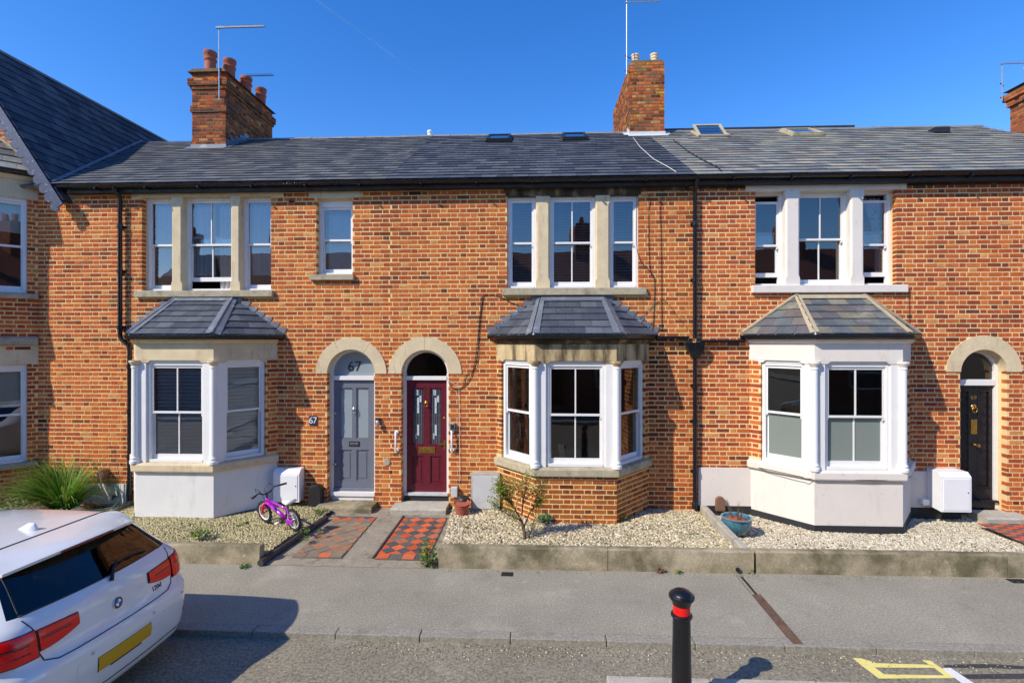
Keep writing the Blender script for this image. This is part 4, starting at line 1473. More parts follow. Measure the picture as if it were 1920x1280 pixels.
def door_frame(house, Mf, u0, u1, z0, spring, z_tr0, z_tr1, y, mat, pane_mat, thick=0.055):
    cu = (u0 + u1) / 2; r = (u1 - u0) / 2
    f = MB()
    f.box(u0, u0 + thick, y, y + 0.1, z0, spring, M=Mf)
    f.box(u1 - thick, u1, y, y + 0.1, z0, spring, M=Mf)
    f.box(u0 + thick, u1 - thick, y - 0.012, y + 0.1, z_tr0, z_tr1, M=Mf)
    ring(f, Mf, cu, spring, r - thick * 0.85, r, 0, math.pi, y + 0.003, y + 0.1, 24)
    fr = f.build('door_frame', M[mat], house, bevel=0.003)
    g = MB()
    rr = r - thick * 0.8
    pts = [(u0 + thick * 0.8, z_tr1), (u1 - thick * 0.8, z_tr1)] + arc_pts(cu, spring, rr, 0, math.pi, 24)
    g.add([Mf @ Vector((p[0], y + 0.05, p[1])) for p in pts], [tuple(range(len(pts)))])
    g.build('fanlight', M[pane_mat], fr, fix=False)
    return fr, cu

def door_leaf(house, Mf, u0, u1, z0, z1, y, mat, panels):
    """panels: (f0, f1, g0, g1, kind) as fractions of the leaf"""
    w, h = u1 - u0, z1 - z0
    holes = [(u0 + w * a, u0 + w * b, z0 + h * c, z0 + h * d) for a, b, c, d, k in panels]
    mb = MB(); wall_cells(mb, Mf, u0, u1, z0, z1, holes, y, y + 0.044)
    leaf = mb.build('door', M[mat], house, bevel=0.002)
    for (a, b, c, d), pn in zip(holes, panels):
        k = pn[4]
        m = MB(); e = 0.016
        for q in ((a, a + e, c, d), (b - e, b, c, d), (a + e, b - e, c, c + e), (a + e, b - e, d - e, d)):
            m.box(q[0], q[1], y + 0.006 if k != 'proud' else y - 0.006, y + 0.03, q[2], q[3], M=Mf)
        m.build('moulding', M[mat], leaf, bevel=0.004)
        g = MB()
        if k in ('panel', 'proud'):
            g.box(a + e, b - e, y + 0.02, y + 0.032, c + e, d - e, M=Mf)
            gi = 0.03
            if k == 'panel' and b - a > 0.15:
                g.box(a + e + gi, b - e - gi, y + 0.012, y + 0.021, c + e + gi, d - e - gi, M=Mf)
            g.build('panel', M[mat], leaf, bevel=0.004)
        else:
            g.add([Mf @ Vector(p) for p in ((a, y + 0.025, c), (b, y + 0.025, c), (b, y + 0.025, d), (a, y + 0.025, d))], [(0, 1, 2, 3)])
            g.build('pane', M[k], leaf, fix=False)
    return leaf

def knocker(leaf, Mf, u, z, y, mat, s=1.0):
    mb = MB()
    A = Mf @ Matrix.Translation((u, y, z)) @ Matrix.Rotation(math.radians(90), 4, 'X')
    prof = [(0.034 * s, 0.0), (0.034 * s, 0.006), (0.024 * s, 0.02), (0.012 * s, 0.026)]
    mb.lathe(prof, (0, 0, 0), 14, M=A)
    o = mb.build('knocker', M[mat], leaf, autosmooth=40)
    mb = MB()
    pts = [Mf @ Vector((u + 0.03 * s * math.sin(t), y - 0.024, z - 0.038 * s + 0.034 * s * math.cos(t))) for t in [2 * math.pi * i / 16 for i in range(16)]]
    mb.tube(pts, 0.006 * s, 6, closed=True)
    mb.build('knocker_ring', M[mat], leaf, smooth=True)

def pipe(mb, pts, r=0.036, n=12):
    mb.tube(pts, r, n)
# ================================================================== THE TERRACE
W0 = frame((0, Y0, 0), 0.0)                       # wall frame: u = x, local y = depth into the house
X66_L, X67_L, X68_Lh, X69_L, X69_Rh = -14.0, -7.42, wx(731), 2.68, 10.6
WALL_TOP = 5.66
EAVE_Y, EAVE_Z = 8.70, 5.74
RIDGE_Y, RIDGE_Z = 12.7, 8.06
SLOPE = (RIDGE_Z - EAVE_Z) / (RIDGE_Y - EAVE_Y)
BAY_P = 0.78

def rect_px(px0, px1, py0, py1, Y=Y0):
    """photo rectangle on the wall -> u0, u1, z0, z1"""
    pm = (px0 + px1) / 2
    return (wx(px0, Y), wx(px1, Y), wz(pm, py1, Y), wz(pm, py0, Y))

def house_wall(house, x0, x1, ztop, openings, blocks, hue, dark, mortar='mortar', most=300, extra=None):
    mb = MB()
    holes = [(o[0] - 0.004, o[1] + 0.004, o[2] - 0.004, o[3] + 0.004) for o in openings]
    wall_cells(mb, W0, x0, x1, -0.12, ztop, holes, 0.0055, 0.3)
    if extra: extra(mb)
    wall = mb.build('wall', M[mortar], house, fix=False)
    bs = Bricks(hue, dark)
    bs.lay(W0, x0, x1, -0.1, ztop, [tuple(o) for o in openings] + blocks)
    return wall, bs

def arch_block(cu, spring, R):
    def f(za, zb):
        zc = (za + zb) / 2
        if zc < spring or zc > spring + R: return []
        h = math.sqrt(max(0, (R - 0.006) ** 2 - (zc - spring) ** 2))
        return [(cu - h, cu + h)]
    return f

def eaves(house, x0, x1, drop=0.0):
    mb = MB()
    mb.box(x0, x1, EAVE_Y + 0.05, EAVE_Y + 0.075, EAVE_Z - 0.15, EAVE_Z - 0.005)
    mb.box(x0, x1, EAVE_Y + 0.075, Y0 + 0.002, EAVE_Z - 0.15, EAVE_Z - 0.13)
    mb.build('fascia', M['fascia'], house)
    mb = MB()
    r = 0.062
    prof = []
    for k in range(9):
        a = math.pi + math.pi * k / 8
        prof.append((r * math.cos(a), r * math.sin(a)))
    for k in range(9):
        a = 2 * math.pi - math.pi * k / 8
        prof.append(((r - 0.008) * math.cos(a), (r - 0.008) * math.sin(a)))
    cy, cz = EAVE_Y - 0.012, EAVE_Z - 0.03 - drop
    n = len(prof)
    vs = [(x, cy + p[0], cz + p[1]) for x in (x0 + 0.002, x1 - 0.002) for p in prof]
    mb.add(vs, [(i, (i + 1) % n, n + (i + 1) % n, n + i) for i in range(n)] + [tuple(range(n)), tuple(reversed(range(n, 2 * n)))])
    g = mb.build('gutter', M['black_gloss'], house, autosmooth=40)
    x = x0 + 0.6
    while x < x1:
        b = MB(); b.box(x - 0.012, x + 0.012, EAVE_Y - 0.08, EAVE_Y + 0.05, EAVE_Z - 0.115 - drop, EAVE_Z - 0.09 - drop); b.build('bracket', M['black_gloss'], g)
        x += 0.95

def main_roof(house, x0, x1, tints, mat, w, h, most=300, skip=None, ridge=True, jig=0.006):
    mb = MB()
    d = 0.03
    mb.add([(x0, EAVE_Y, EAVE_Z - 0.01), (x1, EAVE_Y, EAVE_Z - 0.01), (x1, RIDGE_Y, RIDGE_Z - 0.01), (x0, RIDGE_Y, RIDGE_Z - 0.01),
            (x0, 2 * RIDGE_Y - EAVE_Y, EAVE_Z), (x1, 2 * RIDGE_Y - EAVE_Y, EAVE_Z), (x0, EAVE_Y + 0.02, EAVE_Z - 0.05), (x1, EAVE_Y + 0.02, EAVE_Z - 0.05)],
           [(0, 1, 2, 3), (3, 2, 5, 4), (6, 7, 1, 0)], (0.12, 0.12, 0.13))
    r = mb.build('roof', M['slate'], house, fix=False)
    Slates([(x0, EAVE_Y - 0.03, EAVE_Z - 0.0174), (x1, EAVE_Y - 0.03, EAVE_Z - 0.0174), (x1, RIDGE_Y, RIDGE_Z), (x0, RIDGE_Y, RIDGE_Z)], w, h, tints, 0.007, jig).emit(r, mat, most, skip=skip)
    if ridge:
        x = x0
        while x < x1 - 0.05:
            L = min(0.45, x1 - x)
            mb = MB()
            a = [(-0.11, -0.045), (-0.06, 0.012), (0, 0.035), (0.06, 0.012), (0.11, -0.045), (0, -0.01)]
            n = len(a); dz = random.uniform(-0.006, 0.006)
            vs = [(xx, RIDGE_Y + p[0], RIDGE_Z + 0.012 + p[1] + dz) for xx in (x + 0.004, x + L - 0.004) for p in a]
            mb.add(vs, [(i, (i + 1) % n, n + (i + 1) % n, n + i) for i in range(n)] + [tuple(range(n)), tuple(reversed(range(n, 2 * n)))])
            mb.build('ridge_tile', M['ridge_tile'], r)
            x += 0.45
    return r
def roof_z(y):
    return EAVE_Z + SLOPE * (y - EAVE_Y)

def triple_window(house, op, lights, sill_px, lintel_px, mull_px, st, mull_y=0.0):
    """upper window of three lights between stone mullions"""
    u0, u1, z0, z1 = op
    out = []
    for i, (a, b) in enumerate(lights):
        w = sash_window(house, W0, a, b, z0 + 0.0, z1, y=st['y'], bar=(i == 1), opened=st['open'][i], mat='white', glass='glass', top_open=st.get('topo', (0, 0, 0))[i])
        out.append(w)
    for a, b in mull_px:
        mb = MB()
        c = 0.028
        for za, zb_, k in ((z0, z0 + 0.12, 0), (z0 + 0.12, z0 + 0.17, 1), (z0 + 0.17, z1 - 0.13, 2), (z1 - 0.13, z1 - 0.07, 3), (z1 - 0.07, z1, 0)):
            pass
        y1 = 0.26
        full = [(a, 0.0), (b, 0.0), (b, y1), (a, y1)]
        cham = [(a + 0.0, c), (a + c, 0.0), (b - c, 0.0), (b - 0.0, c), (b, y1), (a, y1)]
        fullc = [(a, 0.001), (a + 0.001, 0.0), (b - 0.001, 0.0), (b, 0.001), (b, y1), (a, y1)]
        lev = [(z0, fullc), (z0 + 0.12, fullc), (z0 + 0.18, cham), (z1 - 0.16, cham), (z1 - 0.1, fullc), (z1, fullc)]
        vs = [W0 @ Vector((p[0], p[1] - 0.004 + mull_y, z)) for z, pl in lev for p in pl]
        n = 6
        fs = [(k * n + i, k * n + (i + 1) % n, (k + 1) * n + (i + 1) % n, (k + 1) * n + i) for k in range(len(lev) - 1) for i in range(n)]
        fs += [tuple(range(n)), tuple(range((len(lev) - 1) * n, len(lev) * n))]
        mb.add(vs, fs)
        mb.build('mullion', M[st['mull']], house, bevel=0.003)
    s = MB(); a, b, c0, c1 = sill_px
    s.prism([(a, c0), (b, c0), (b, c1), (a, c1)], -0.07, 0.22, M=W0)
    s.build('sill', M[st['sill']], house, bevel=0.008)
    l = MB(); a, b, c0, c1 = lintel_px
    l.box(a, b, -0.008, 0.22, c0, c1, M=W0)
    for (p, q) in lights:
        pass
    lo = l.build('lintel', M[st['lintel']], house, bevel=0.004)
    return out

# ------------------------------------------------------------------ house 67 (grey door)
h67 = thing('terraced_house', 'brick terraced house with white bay base and grey front door', 'house', ((X67_L + X68_Lh) / 2, Y0, 0), 'terraced houses of the brick row')
op_t = rect_px(266, 508, 368, 545)
sill_t = (wx(256), wx(514), op_t[2] - 0.115, op_t[2])
lin_t = (wx(246), wx(532), op_t[3], WALL_TOP - 0.02)
op_s = rect_px(593, 661, 371, 515)
sill_s = (wx(583), wx(665), op_s[2] - 0.1, op_s[2])
lin_s = (wx(579), wx(676), op_s[3], WALL_TOP - 0.02)
du0, du1 = wx(613.5), wx(703)
d67 = (du0, du1)
z_step = 0.13
spr67 = wz(658, 655) - (du1 - du0) / 2
R67 = (wx(723) - wx(590)) / 2
bx_r = wx(520); bx_l = bx_r - 2.64
path67 = [(bx_l, Y0), (bx_l + 0.66, Y0 - BAY_P), (bx_r - 0.66, Y0 - BAY_P), (bx_r, Y0)]
BAYZ = (0.03, 0.83, 0.965, 2.6, 2.64, 2.91, 2.985)
bay_hole = lambda p: (p[0][0] + 0.22, p[3][0] - 0.22, 0.86, 2.7)
ops = [op_t, op_s, (du0, du1, -0.12, spr67)]
wall67, bs67 = house_wall(h67, X67_L, X68_Lh, WALL_TOP, [op_t, op_s, (du0, du1, 0.0, spr67 + (du1 - du0) / 2), bay_hole(path67)],
                          [sill_t, lin_t, sill_s, lin_s, (path67[0][0] + 0.04, path67[3][0] - 0.04, -1, 3.0), arch_block((du0 + du1) / 2, spr67, R67)], (1.0, 1.02, 0.95), 0.012, 'mortar')
bs67.emit(wall67)
lts = [(wx(274), wx(325)), (wx(354), wx(433)), (wx(462), wx(508))]
lts = [(op_t[0], wx(322)), (wx(340.5), wx(433)), (wx(449), op_t[1])]
ww = triple_window(h67, op_t, lts, sill_t, lin_t, [(wx(321), wx(341.5)), (wx(432), wx(450))],
                   dict(y=0.12, open=(0, 0.14, 0), mull='stone', sill='sill_stone', lintel='stone', topo=(0, 0.0, 0)))
for w, (a, b), k in zip(ww, lts, range(3)):
    curtain(w, W0, a + 0.06, (a + b) / 2 if k == 1 else b - 0.06, op_t[2] + 0.3, op_t[3] - 0.1, 0.265, 'curtain', 4)
    if k == 1:
        curtain(w, W0, (a + b) / 2 + 0.08, b - 0.06, op_t[2] + 0.05, op_t[3] - 0.1, 0.27, 'curtain', 4)
w = sash_window(h67, W0, op_s[0], op_s[1], op_s[2], op_s[3] - 0.09, y=0.12, bar=False)
mb = MB(); mb.box(op_s[0], op_s[1], 0.125, 0.23, op_s[3] - 0.09, op_s[3], M=W0); mb.build('window_head', M['white'], w)
mb = MB(); mb.box(op_s[0] + 0.1, op_s[1] - 0.02, 0.3, 0.305, op_s[2] + 0.05, op_s[3] - 0.12, M=W0); mb.build('roller_blind', M['curtain'], w)
mb = MB(); mb.prism([(sill_s[0], sill_s[2]), (sill_s[1], sill_s[2]), (sill_s[1], sill_s[3]), (sill_s[0], sill_s[3])], -0.07, 0.2, M=W0); mb.build('sill', M['sill_stone'], h67, bevel=0.008)
mb = MB(); mb.box(lin_s[0], lin_s[1], -0.008, 0.2, lin_s[2], lin_s[3], M=W0); mb.build('lintel', M['stone'], h67, bevel=0.004)
st67 = dict(base='render', base_mat='white_render', plinth=0.05, post_mat='white', sash_mat='white', sill='stone', lintel='stone', cornice='stone', blind='blind', pier=0.2, glass='glass', mortar='mortar', hue=(1, .98, .95))
bay67, info67 = bay(h67, path67, BAYZ, st67)
BLUE_SLATE = [srgb(90, 95, 103), srgb(82, 88, 97), srgb(98, 102, 108), srgb(76, 82, 92)]
NEW_SLATE = [srgb(80, 85, 94), srgb(74, 79, 89), srgb(86, 91, 99), srgb(92, 96, 103), srgb(68, 74, 84)]
GREY_SLATE = [srgb(96, 98, 101), srgb(88, 91, 95), srgb(104, 105, 105), srgb(82, 85, 91), srgb(112, 111, 108)]
OLD_SLATE = [srgb(132, 133, 126), srgb(142, 141, 131), srgb(120, 123, 121), srgb(152, 147, 132), srgb(126, 120, 113), srgb(110, 112, 112)]
BAY_MOTTLED = [srgb(104, 110, 108), srgb(120, 121, 112), srgb(98, 94, 98), srgb(110, 101, 96), srgb(90, 96, 100), srgb(124, 120, 106)]
bay_roof(h67, path67, 3.07, 3.72, 0.14, dict(w=0.25, h=0.17, tints=BLUE_SLATE, mat='slate', hip='roll'))
# door 67
zd0, zd1 = wz(660, 919, Y0 + 0.17), wz(660, 712, Y0 + 0.17)
cu67, r67 = door_arch(h67, du0, du1, 0, spr67, R67, 'stone', (58, 118), W0)
fr67, _ = door_frame(h67, W0, du0, du1, z_step, spr67, zd1, zd1 + 0.075, 0.13, 'white', 'frost_grey')
leaf67 = door_leaf(h67, W0, du0 + 0.057, du1 - 0.057, zd0, zd1, 0.165, 'door_grey',
                   [(0.14, 0.46, 0.47, 0.93, 'frost_grey'), (0.54, 0.86, 0.47, 0.93, 'frost_grey'), (0.14, 0.45, 0.09, 0.37, 'panel'), (0.55, 0.86, 0.09, 0.37, 'panel')])
mb = MB(); mb.box(du0 + 0.055, du1 - 0.055, 0.1, 0.26, z_step - 0.05, zd0 - 0.075, M=W0); mb.box(du0 + 0.03, du1 - 0.03, 0.07, 0.26, zd0 - 0.075, zd0 - 0.004, M=W0)
mb.build('threshold', M['white'], h67, bevel=0.004)
mb = MB(); mb.box(du0 + 0.057, du1 - 0.057, 0.14, 0.165, zd0, zd0 + 0.05, M=W0); mb.build('weatherboard', M['door_grey'], leaf67, bevel=0.006)
uc = (du0 + du1) / 2
hgt = zd1 - zd0
knocker(leaf67, W0, uc, zd0 + hgt * 0.74, 0.163, 'chrome')
mb = MB(); mb.box(uc - 0.095, uc + 0.095, 0.155, 0.166, zd0 + hgt * 0.40, zd0 + hgt * 0.445, M=W0); mb.build('letter_plate', M['plastic_black'], leaf67, bevel=0.003)
mb = MB(); mb.box(uc - 0.075, uc + 0.075, 0.15, 0.156, zd0 + hgt * 0.413, zd0 + hgt * 0.432, M=W0); mb.build('letter_flap', M['chrome'], leaf67, bevel=0.003)
mb = MB(); mb.lathe([(0.02, 0), (0.02, 0.012), (0.012, 0.016)], (0, 0, 0), 12, M=W0 @ Matrix.Translation((du0 + 0.085, 0.165, zd0 + hgt * 0.7)) @ Matrix.Rotation(math.radians(90), 4, 'X')); mb.build('lock', M['chrome'], leaf67)
mb = MB(); mb.lathe([(0.022, 0), (0.022, 0.012), (0.012, 0.03), (0.026, 0.05), (0.018, 0.065)], (0, 0, 0), 12, M=W0 @ Matrix.Translation((du0 + 0.085, 0.165, zd0 + hgt * 0.24)) @ Matrix.Rotation(math.radians(90), 4, 'X')); mb.build('door_knob', M['chrome'], leaf67)
lettering('67', 0.26, 0.004, 'fanlight_number', 'plastic_black', fr67, W0 @ Matrix.Translation((uc, 0.176, zd1 + 0.075 + 0.16)))
room(h67, X67_L + 0.1, X68_Lh - 0.1, 2.85, 5.55)
room(h67, X67_L + 0.1, X68_Lh - 0.1, 0.05, 2.75)
eaves(h67, X67_L, X68_Lh)
roof67 = main_roof(h67, X67_L, X68_Lh + 0.0, GREY_SLATE, 'slate', 0.27, 0.215)
# round wall vent
mb = MB(); mb.lathe([(0.03, 0), (0.05, 0), (0.05, 0.02), (0.04, 0.025), (0.034, 0.0)], (0, 0, 0), 16, M=frame(onY(547, 377, Y0), 0) @ Matrix.Rotation(math.radians(90), 4, 'X')); mb.build('wall_vent', M['brown_vent'], h67)

# ------------------------------------------------------------------ house 68 (maroon door)
h68 = thing('terraced_house', 'brick terraced house with brick bay base and maroon front door', 'house', ((X68_Lh + X69_L) / 2, Y0, 0), 'terraced houses of the brick row')
op8 = (wx(951), wx(1198), wz(1075, 540), wz(1075, 367))
sill8 = (wx(942), wx(1211), op8[2] - 0.125, op8[2])
lin8 = (wx(948), wx(1202), op8[3], WALL_TOP - 0.02)
eu0, eu1 = wx(752.5), wx(841)
spr68 = wz(797, 656) - (eu1 - eu0) / 2
R68 = (wx(865) - wx(727.5)) / 2
cx8 = (wx(933) + wx(1215)) / 2
path68 = [(cx8 - 1.31, Y0), (cx8 - 0.64, Y0 - BAY_P), (cx8 + 0.64, Y0 - BAY_P), (cx8 + 1.31, Y0)]
wall68, bs68 = house_wall(h68, X68_Lh, X69_L, WALL_TOP, [op8, (eu0, eu1, 0.0, spr68 + (eu1 - eu0) / 2), bay_hole(path68)],
                          [sill8, lin8, (path68[0][0] + 0.04, path68[3][0] - 0.04, -1, 3.0), arch_block((eu0 + eu1) / 2, spr68, R68)], (0.95, 0.97, 0.93), 0.025, 'mortar')
bs68.soot = [(path68[3][0] - 0.1, X69_L, 2.72, 3.0, 0.3), (path68[3][0] - 0.2, path68[3][0] + 0.25, 1.2, 2.8, 0.55)]  # stained bricks by the hopper, and a darker strip beside the bay
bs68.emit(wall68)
lts8 = [(op8[0], wx(1006)), (wx(1030), wx(1117)), (wx(1143), op8[1])]
ww = triple_window(h68, op8, lts8, sill8, lin8, [(wx(1005), wx(1031)), (wx(1116.5), wx(1143.5))],
                   dict(y=0.07, open=(0, 0, 0), mull='stone', sill='sill_stone', lintel='stone_black'))
for w, (a, b) in zip(ww, lts8):
    blind(w, W0, a + 0.05, b - 0.05, op8[2] + 0.08, op8[3] - 0.07, 0.24, 'blind_white', 0.05, 20, 0.04)
# sooty stone band each side of the lintel
mb = MB(); mb.box(X68_Lh + 2.0, lin8[0] - 0.004, -0.005, 0.1, WALL_TOP - 0.1, WALL_TOP, M=W0); mb.build('eaves_band', M['stone_black'], h68, bevel=0.004); mb = MB(); mb.box(lin8[1] + 0.004, X69_L - 0.05, -0.005, 0.1, WALL_TOP - 0.13, WALL_TOP, M=W0)
mb.build('eaves_band', M['stone_black'], h68, bevel=0.004)
st68 = dict(base='brick', base_mat='mortar', post_mat='white', sash_mat='white', sill='sill_stone', lintel='stone_stained', cornice='stone_black', pier=0.14, glass='glass_dark', hue=(0.76, 0.88, 0.82), dark=0.06)
bay68, info68 = bay(h68, path68, (0.1,) + BAYZ[1:], st68)
bay_roof(h68, path68, 3.07, 3.70, 0.1, dict(w=0.27, h=0.19, tints=NEW_SLATE, mat='slate', hip='lead'))
ze0, ze1 = wz(797, 921, Y0 + 0.17), wz(797, 712, Y0 + 0.17)
door_arch(h68, eu0, eu1, 0, spr68, R68, 'stone', (90,), W0)
fr68, _ = door_frame(h68, W0, eu0, eu1, z_step, spr68, ze1, ze1 + 0.07, 0.13, 'white', 'glass_dark')
leaf68 = door_leaf(h68, W0, eu0 + 0.057, eu1 - 0.057, ze0, ze1, 0.165, 'door_red',
                   [(0.13, 0.43, 0.42, 0.93, 'stained_glass'), (0.57, 0.87, 0.42, 0.93, 'stained_glass'), (0.13, 0.42, 0.07, 0.32, 'panel'), (0.58, 0.87, 0.07, 0.32, 'panel')])
vc = (eu0 + eu1) / 2; hh = ze1 - ze0; lw = eu1 - eu0 - 0.114; l0 = eu0 + 0.057
for f0, f1 in ((0.13, 0.43), (0.57, 0.87)):
    mb = MB()
    for g0, g1, k0, k1 in ((0.30, 0.50, 0.86, 0.91), (0.40, 0.56, 0.70, 0.84), (0.40, 0.56, 0.50, 0.60), (0.6, 0.75, 0.80, 0.86), (0.25, 0.38, 0.47, 0.52)):
        a = l0 + lw * (f0 + (f1 - f0) * g0); b = l0 + lw * (f0 + (f1 - f0) * g1)
        mb.box(a, b, 0.183, 0.187, ze0 + hh * k0, ze0 + hh * k1, M=W0)
    mb.build('leaded_light', M['lens_white'], leaf68)
    mb = MB()
    for g in (0.25, 0.38, 0.58, 0.78):
        a = l0 + lw * (f0 + (f1 - f0) * g); mb.box(a - 0.003, a + 0.003, 0.18, 0.184, ze0 + hh * 0.42, ze0 + hh * 0.93, M=W0)
    for k in (0.5, 0.6, 0.68, 0.76, 0.86):
        mb.box(l0 + lw * f0, l0 + lw * f1, 0.181, 0.1845, ze0 + hh * k - 0.003, ze0 + hh * k + 0.003, M=W0)
    mb.build('lead_came', M['lead'], leaf68)
knocker(leaf68, W0, vc - 0.01, ze0 + hh * 0.8, 0.163, 'brass')
lettering('6', 0.1, 0.006, 'door_number', 'brass', leaf68, W0 @ Matrix.Translation((vc - 0.03, 0.161, ze0 + hh * 0.925)))
lettering('8', 0.1, 0.006, 'door_number', 'brass', leaf68, W0 @ Matrix.Translation((vc + 0.015, 0.161, ze0 + hh * 0.885)))
mb = MB(); mb.box(vc - 0.15, vc + 0.15, 0.155, 0.166, ze0 + hh * 0.345, ze0 + hh * 0.4, M=W0); mb.build('letter_plate', M['brass'], leaf68, bevel=0.004)
mb = MB(); mb.box(vc - 0.12, vc + 0.12, 0.15, 0.156, ze0 + hh * 0.357, ze0 + hh * 0.388, M=W0); mb.build('letter_flap', M['brass'], leaf68, bevel=0.004)
mb = MB(); mb.lathe([(0.022, 0), (0.022, 0.01), (0.012, 0.014)], (0, 0, 0), 12, M=W0 @ Matrix.Translation((eu1 - 0.1, 0.165, ze0 + hh * 0.66)) @ Matrix.Rotation(math.radians(90), 4, 'X')); mb.build('lock', M['brass'], leaf68)
mb = MB(); mb.box(eu1 - 0.115, eu1 - 0.085, 0.157, 0.166, ze0 + hh * 0.38, ze0 + hh * 0.46, M=W0); mb.box(eu1 - 0.2, eu1 - 0.09, 0.125, 0.14, ze0 + hh * 0.425, ze0 + hh * 0.437, M=W0); mb.box(eu1 - 0.107, eu1 - 0.093, 0.125, 0.16, ze0 + hh * 0.424, ze0 + hh * 0.438, M=W0)
mb.build('door_handle', M['brass'], leaf68, bevel=0.003)
mb = MB(); mb.box(eu0 + 0.03, eu1 - 0.03, 0.08, 0.26, ze0 - 0.05, ze0 - 0.004, M=W0); mb.build('threshold', M['grey_box'], h68, bevel=0.004)
mb = MB(); mb.box(eu0 + 0.02, eu1 - 0.02, 0.11, 0.26, z_step - 0.05, ze0 - 0.05, M=W0); mb.build('riser', M['plinth_black'], h68)
room(h68, X68_Lh + 0.1, X69_L - 0.1, 2.85, 5.55)
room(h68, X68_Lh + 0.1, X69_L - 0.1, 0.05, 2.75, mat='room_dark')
eaves(h68, X68_Lh, X69_L)
CH8 = (wx(1181, 12.35), wx(1246, 12.35), 12.35, 15.0)
roof68 = main_roof(h68, X68_Lh, X69_L, NEW_SLATE, 'slate', 0.27, 0.23)

# ------------------------------------------------------------------ house 69 (black door)
h69 = thing('terraced_house', 'brick terraced house with white stone windows and black front door', 'house', ((X69_L + X69_Rh) / 2, Y0, 0), 'terraced houses of the brick row')
op9 = (wx(1416), wx(1681), wz(1545, 535), wz(1545, 356))
sill9 = (wx(1408), wx(1698), op9[2] - 0.125, op9[2])
lin9 = (wx(1398), wx(1700), op9[3], WALL_TOP - 0.02)
fu0, fu1 = wx(1801), wx(1888)
spr69 = wz(1850, 653) - (fu1 - fu0) / 2 - 0.02
R69 = (fu1 - fu0) / 2 + 0.235
cx9 = (wx(1401) + wx(1707)) / 2 + 0.02
path69 = [(cx9 - 1.33, Y0), (cx9 - 0.66, Y0 - BAY_P), (cx9 + 0.66, Y0 - BAY_P), (cx9 + 1.33, Y0)]
wall69, bs69 = house_wall(h69, X69_L, X69_Rh, WALL_TOP, [op9, (fu0, fu1, 0.0, spr69 + (fu1 - fu0) / 2), bay_hole(path69)],
                          [sill9, lin9, (path69[0][0] + 0.04, path69[3][0] - 0.04, -1, 3.0), arch_block((fu0 + fu1) / 2, spr69, R69)], (1.02, 0.99, 0.96), 0.01, 'mortar_pale')
bs69.emit(wall69)
lts9 = [(op9[0], wx(1474)), (wx(1499), wx(1597)), (wx(1619), op9[1])]
ww = triple_window(h69, op9, lts9, sill9, lin9, [(wx(1473), wx(1500)), (wx(1595), wx(1620.5))],
                   dict(y=0.14, open=(0.12, 0.0, 0.12), mull='cream_render', sill='cream_render', lintel='cream_render', topo=(0.1, 0, 0.1)))
curtain(ww[2], W0, lts9[2][0] + 0.18, lts9[2][1] - 0.06, op9[2] + 0.25, op9[3] - 0.06, 0.33, 'curtain_print', 4, gather=lts9[2][1] - 0.06)
curtain(ww[0], W0, lts9[0][0] - 0.3, lts9[0][0] + 0.1, op9[2] + 0.1, op9[3] - 0.06, 0.35, 'curtain_print', 4)
mb = MB(); mb.box(X69_L + 0.08, lin9[0] - 0.004, -0.004, 0.1, WALL_TOP - 0.11, WALL_TOP, M=W0); mb.build('eaves_band', M['stone_black'], h69, bevel=0.004); mb = MB(); mb.box(lin9[1] + 0.004, X69_Rh, -0.004, 0.1, WALL_TOP - 0.1, WALL_TOP, M=W0)
mb.build('eaves_band', M['stone_black'], h69, bevel=0.004)
st69 = dict(base='render', base_mat='cream_render', plinth=0.12, post_mat='white', sash_mat='white', sill='cream_render', lintel='cream_render', cornice='cream_render', pier=0.2, glass='glass_dark', lower_glass='frost', mortar='mortar_pale')
bay69, info69 = bay(h69, path69, (0.0,) + BAYZ[1:], st69)
bay_roof(h69, path69, 3.07, 3.72, 0.12, dict(w=0.29, h=0.2, tints=BAY_MOTTLED, mat='slate_mossy', hip='cement'))
zf0, zf1 = wz(1840, 935, Y0 + 0.2), wz(1840, 722, Y0 + 0.2)
door_arch(h69, fu0, fu1, 0, spr69, R69, 'stone', (90,), W0, y_in=0.2)
fr69, _ = door_frame(h69, W0, fu0, fu1, 0.11, spr69, zf1, zf1 + 0.1, 0.16, 'white', 'glass_dark', thick=0.06)
leaf69 = door_leaf(h69, W0, fu0 + 0.062, fu1 - 0.062, zf0, zf1, 0.2, 'door_black', [(0.1, 0.4, 0.1, 0.95, 'proud'), (0.6, 0.92, 0.1, 0.95, 'proud')])
vc = (fu0 + fu1) / 2; hh = zf1 - zf0
lettering('69', 0.1, 0.006, 'door_number', 'brass', leaf69, W0 @ Matrix.Translation((vc, 0.196, zf0 + hh * 0.89)))
knocker(leaf69, W0, vc, zf0 + hh * 0.81, 0.198, 'brass', 1.35)
mb = MB(); mb.box(vc - 0.05, vc + 0.05, 0.188, 0.2, zf0 + hh * 0.57, zf0 + hh * 0.7, M=W0); mb.build('letter_plate', M['brass'], leaf69, bevel=0.004)
mb = MB(); mb.box(vc - 0.032, vc + 0.032, 0.184, 0.189, zf0 + hh * 0.59, zf0 + hh * 0.68, M=W0); mb.build('letter_flap', M['brass'], leaf69, bevel=0.004)
mb = MB(); mb.lathe([(0.03, 0), (0.03, 0.008), (0.014, 0.03), (0.034, 0.055), (0.03, 0.075), (0.01, 0.085)], (0, 0, 0), 14, M=W0 @ Matrix.Translation((vc + 0.02, 0.2, zf0 + hh * 0.475)) @ Matrix.Rotation(math.radians(90), 4, 'X')); mb.build('door_knob', M['brass'], leaf69, autosmooth=40)
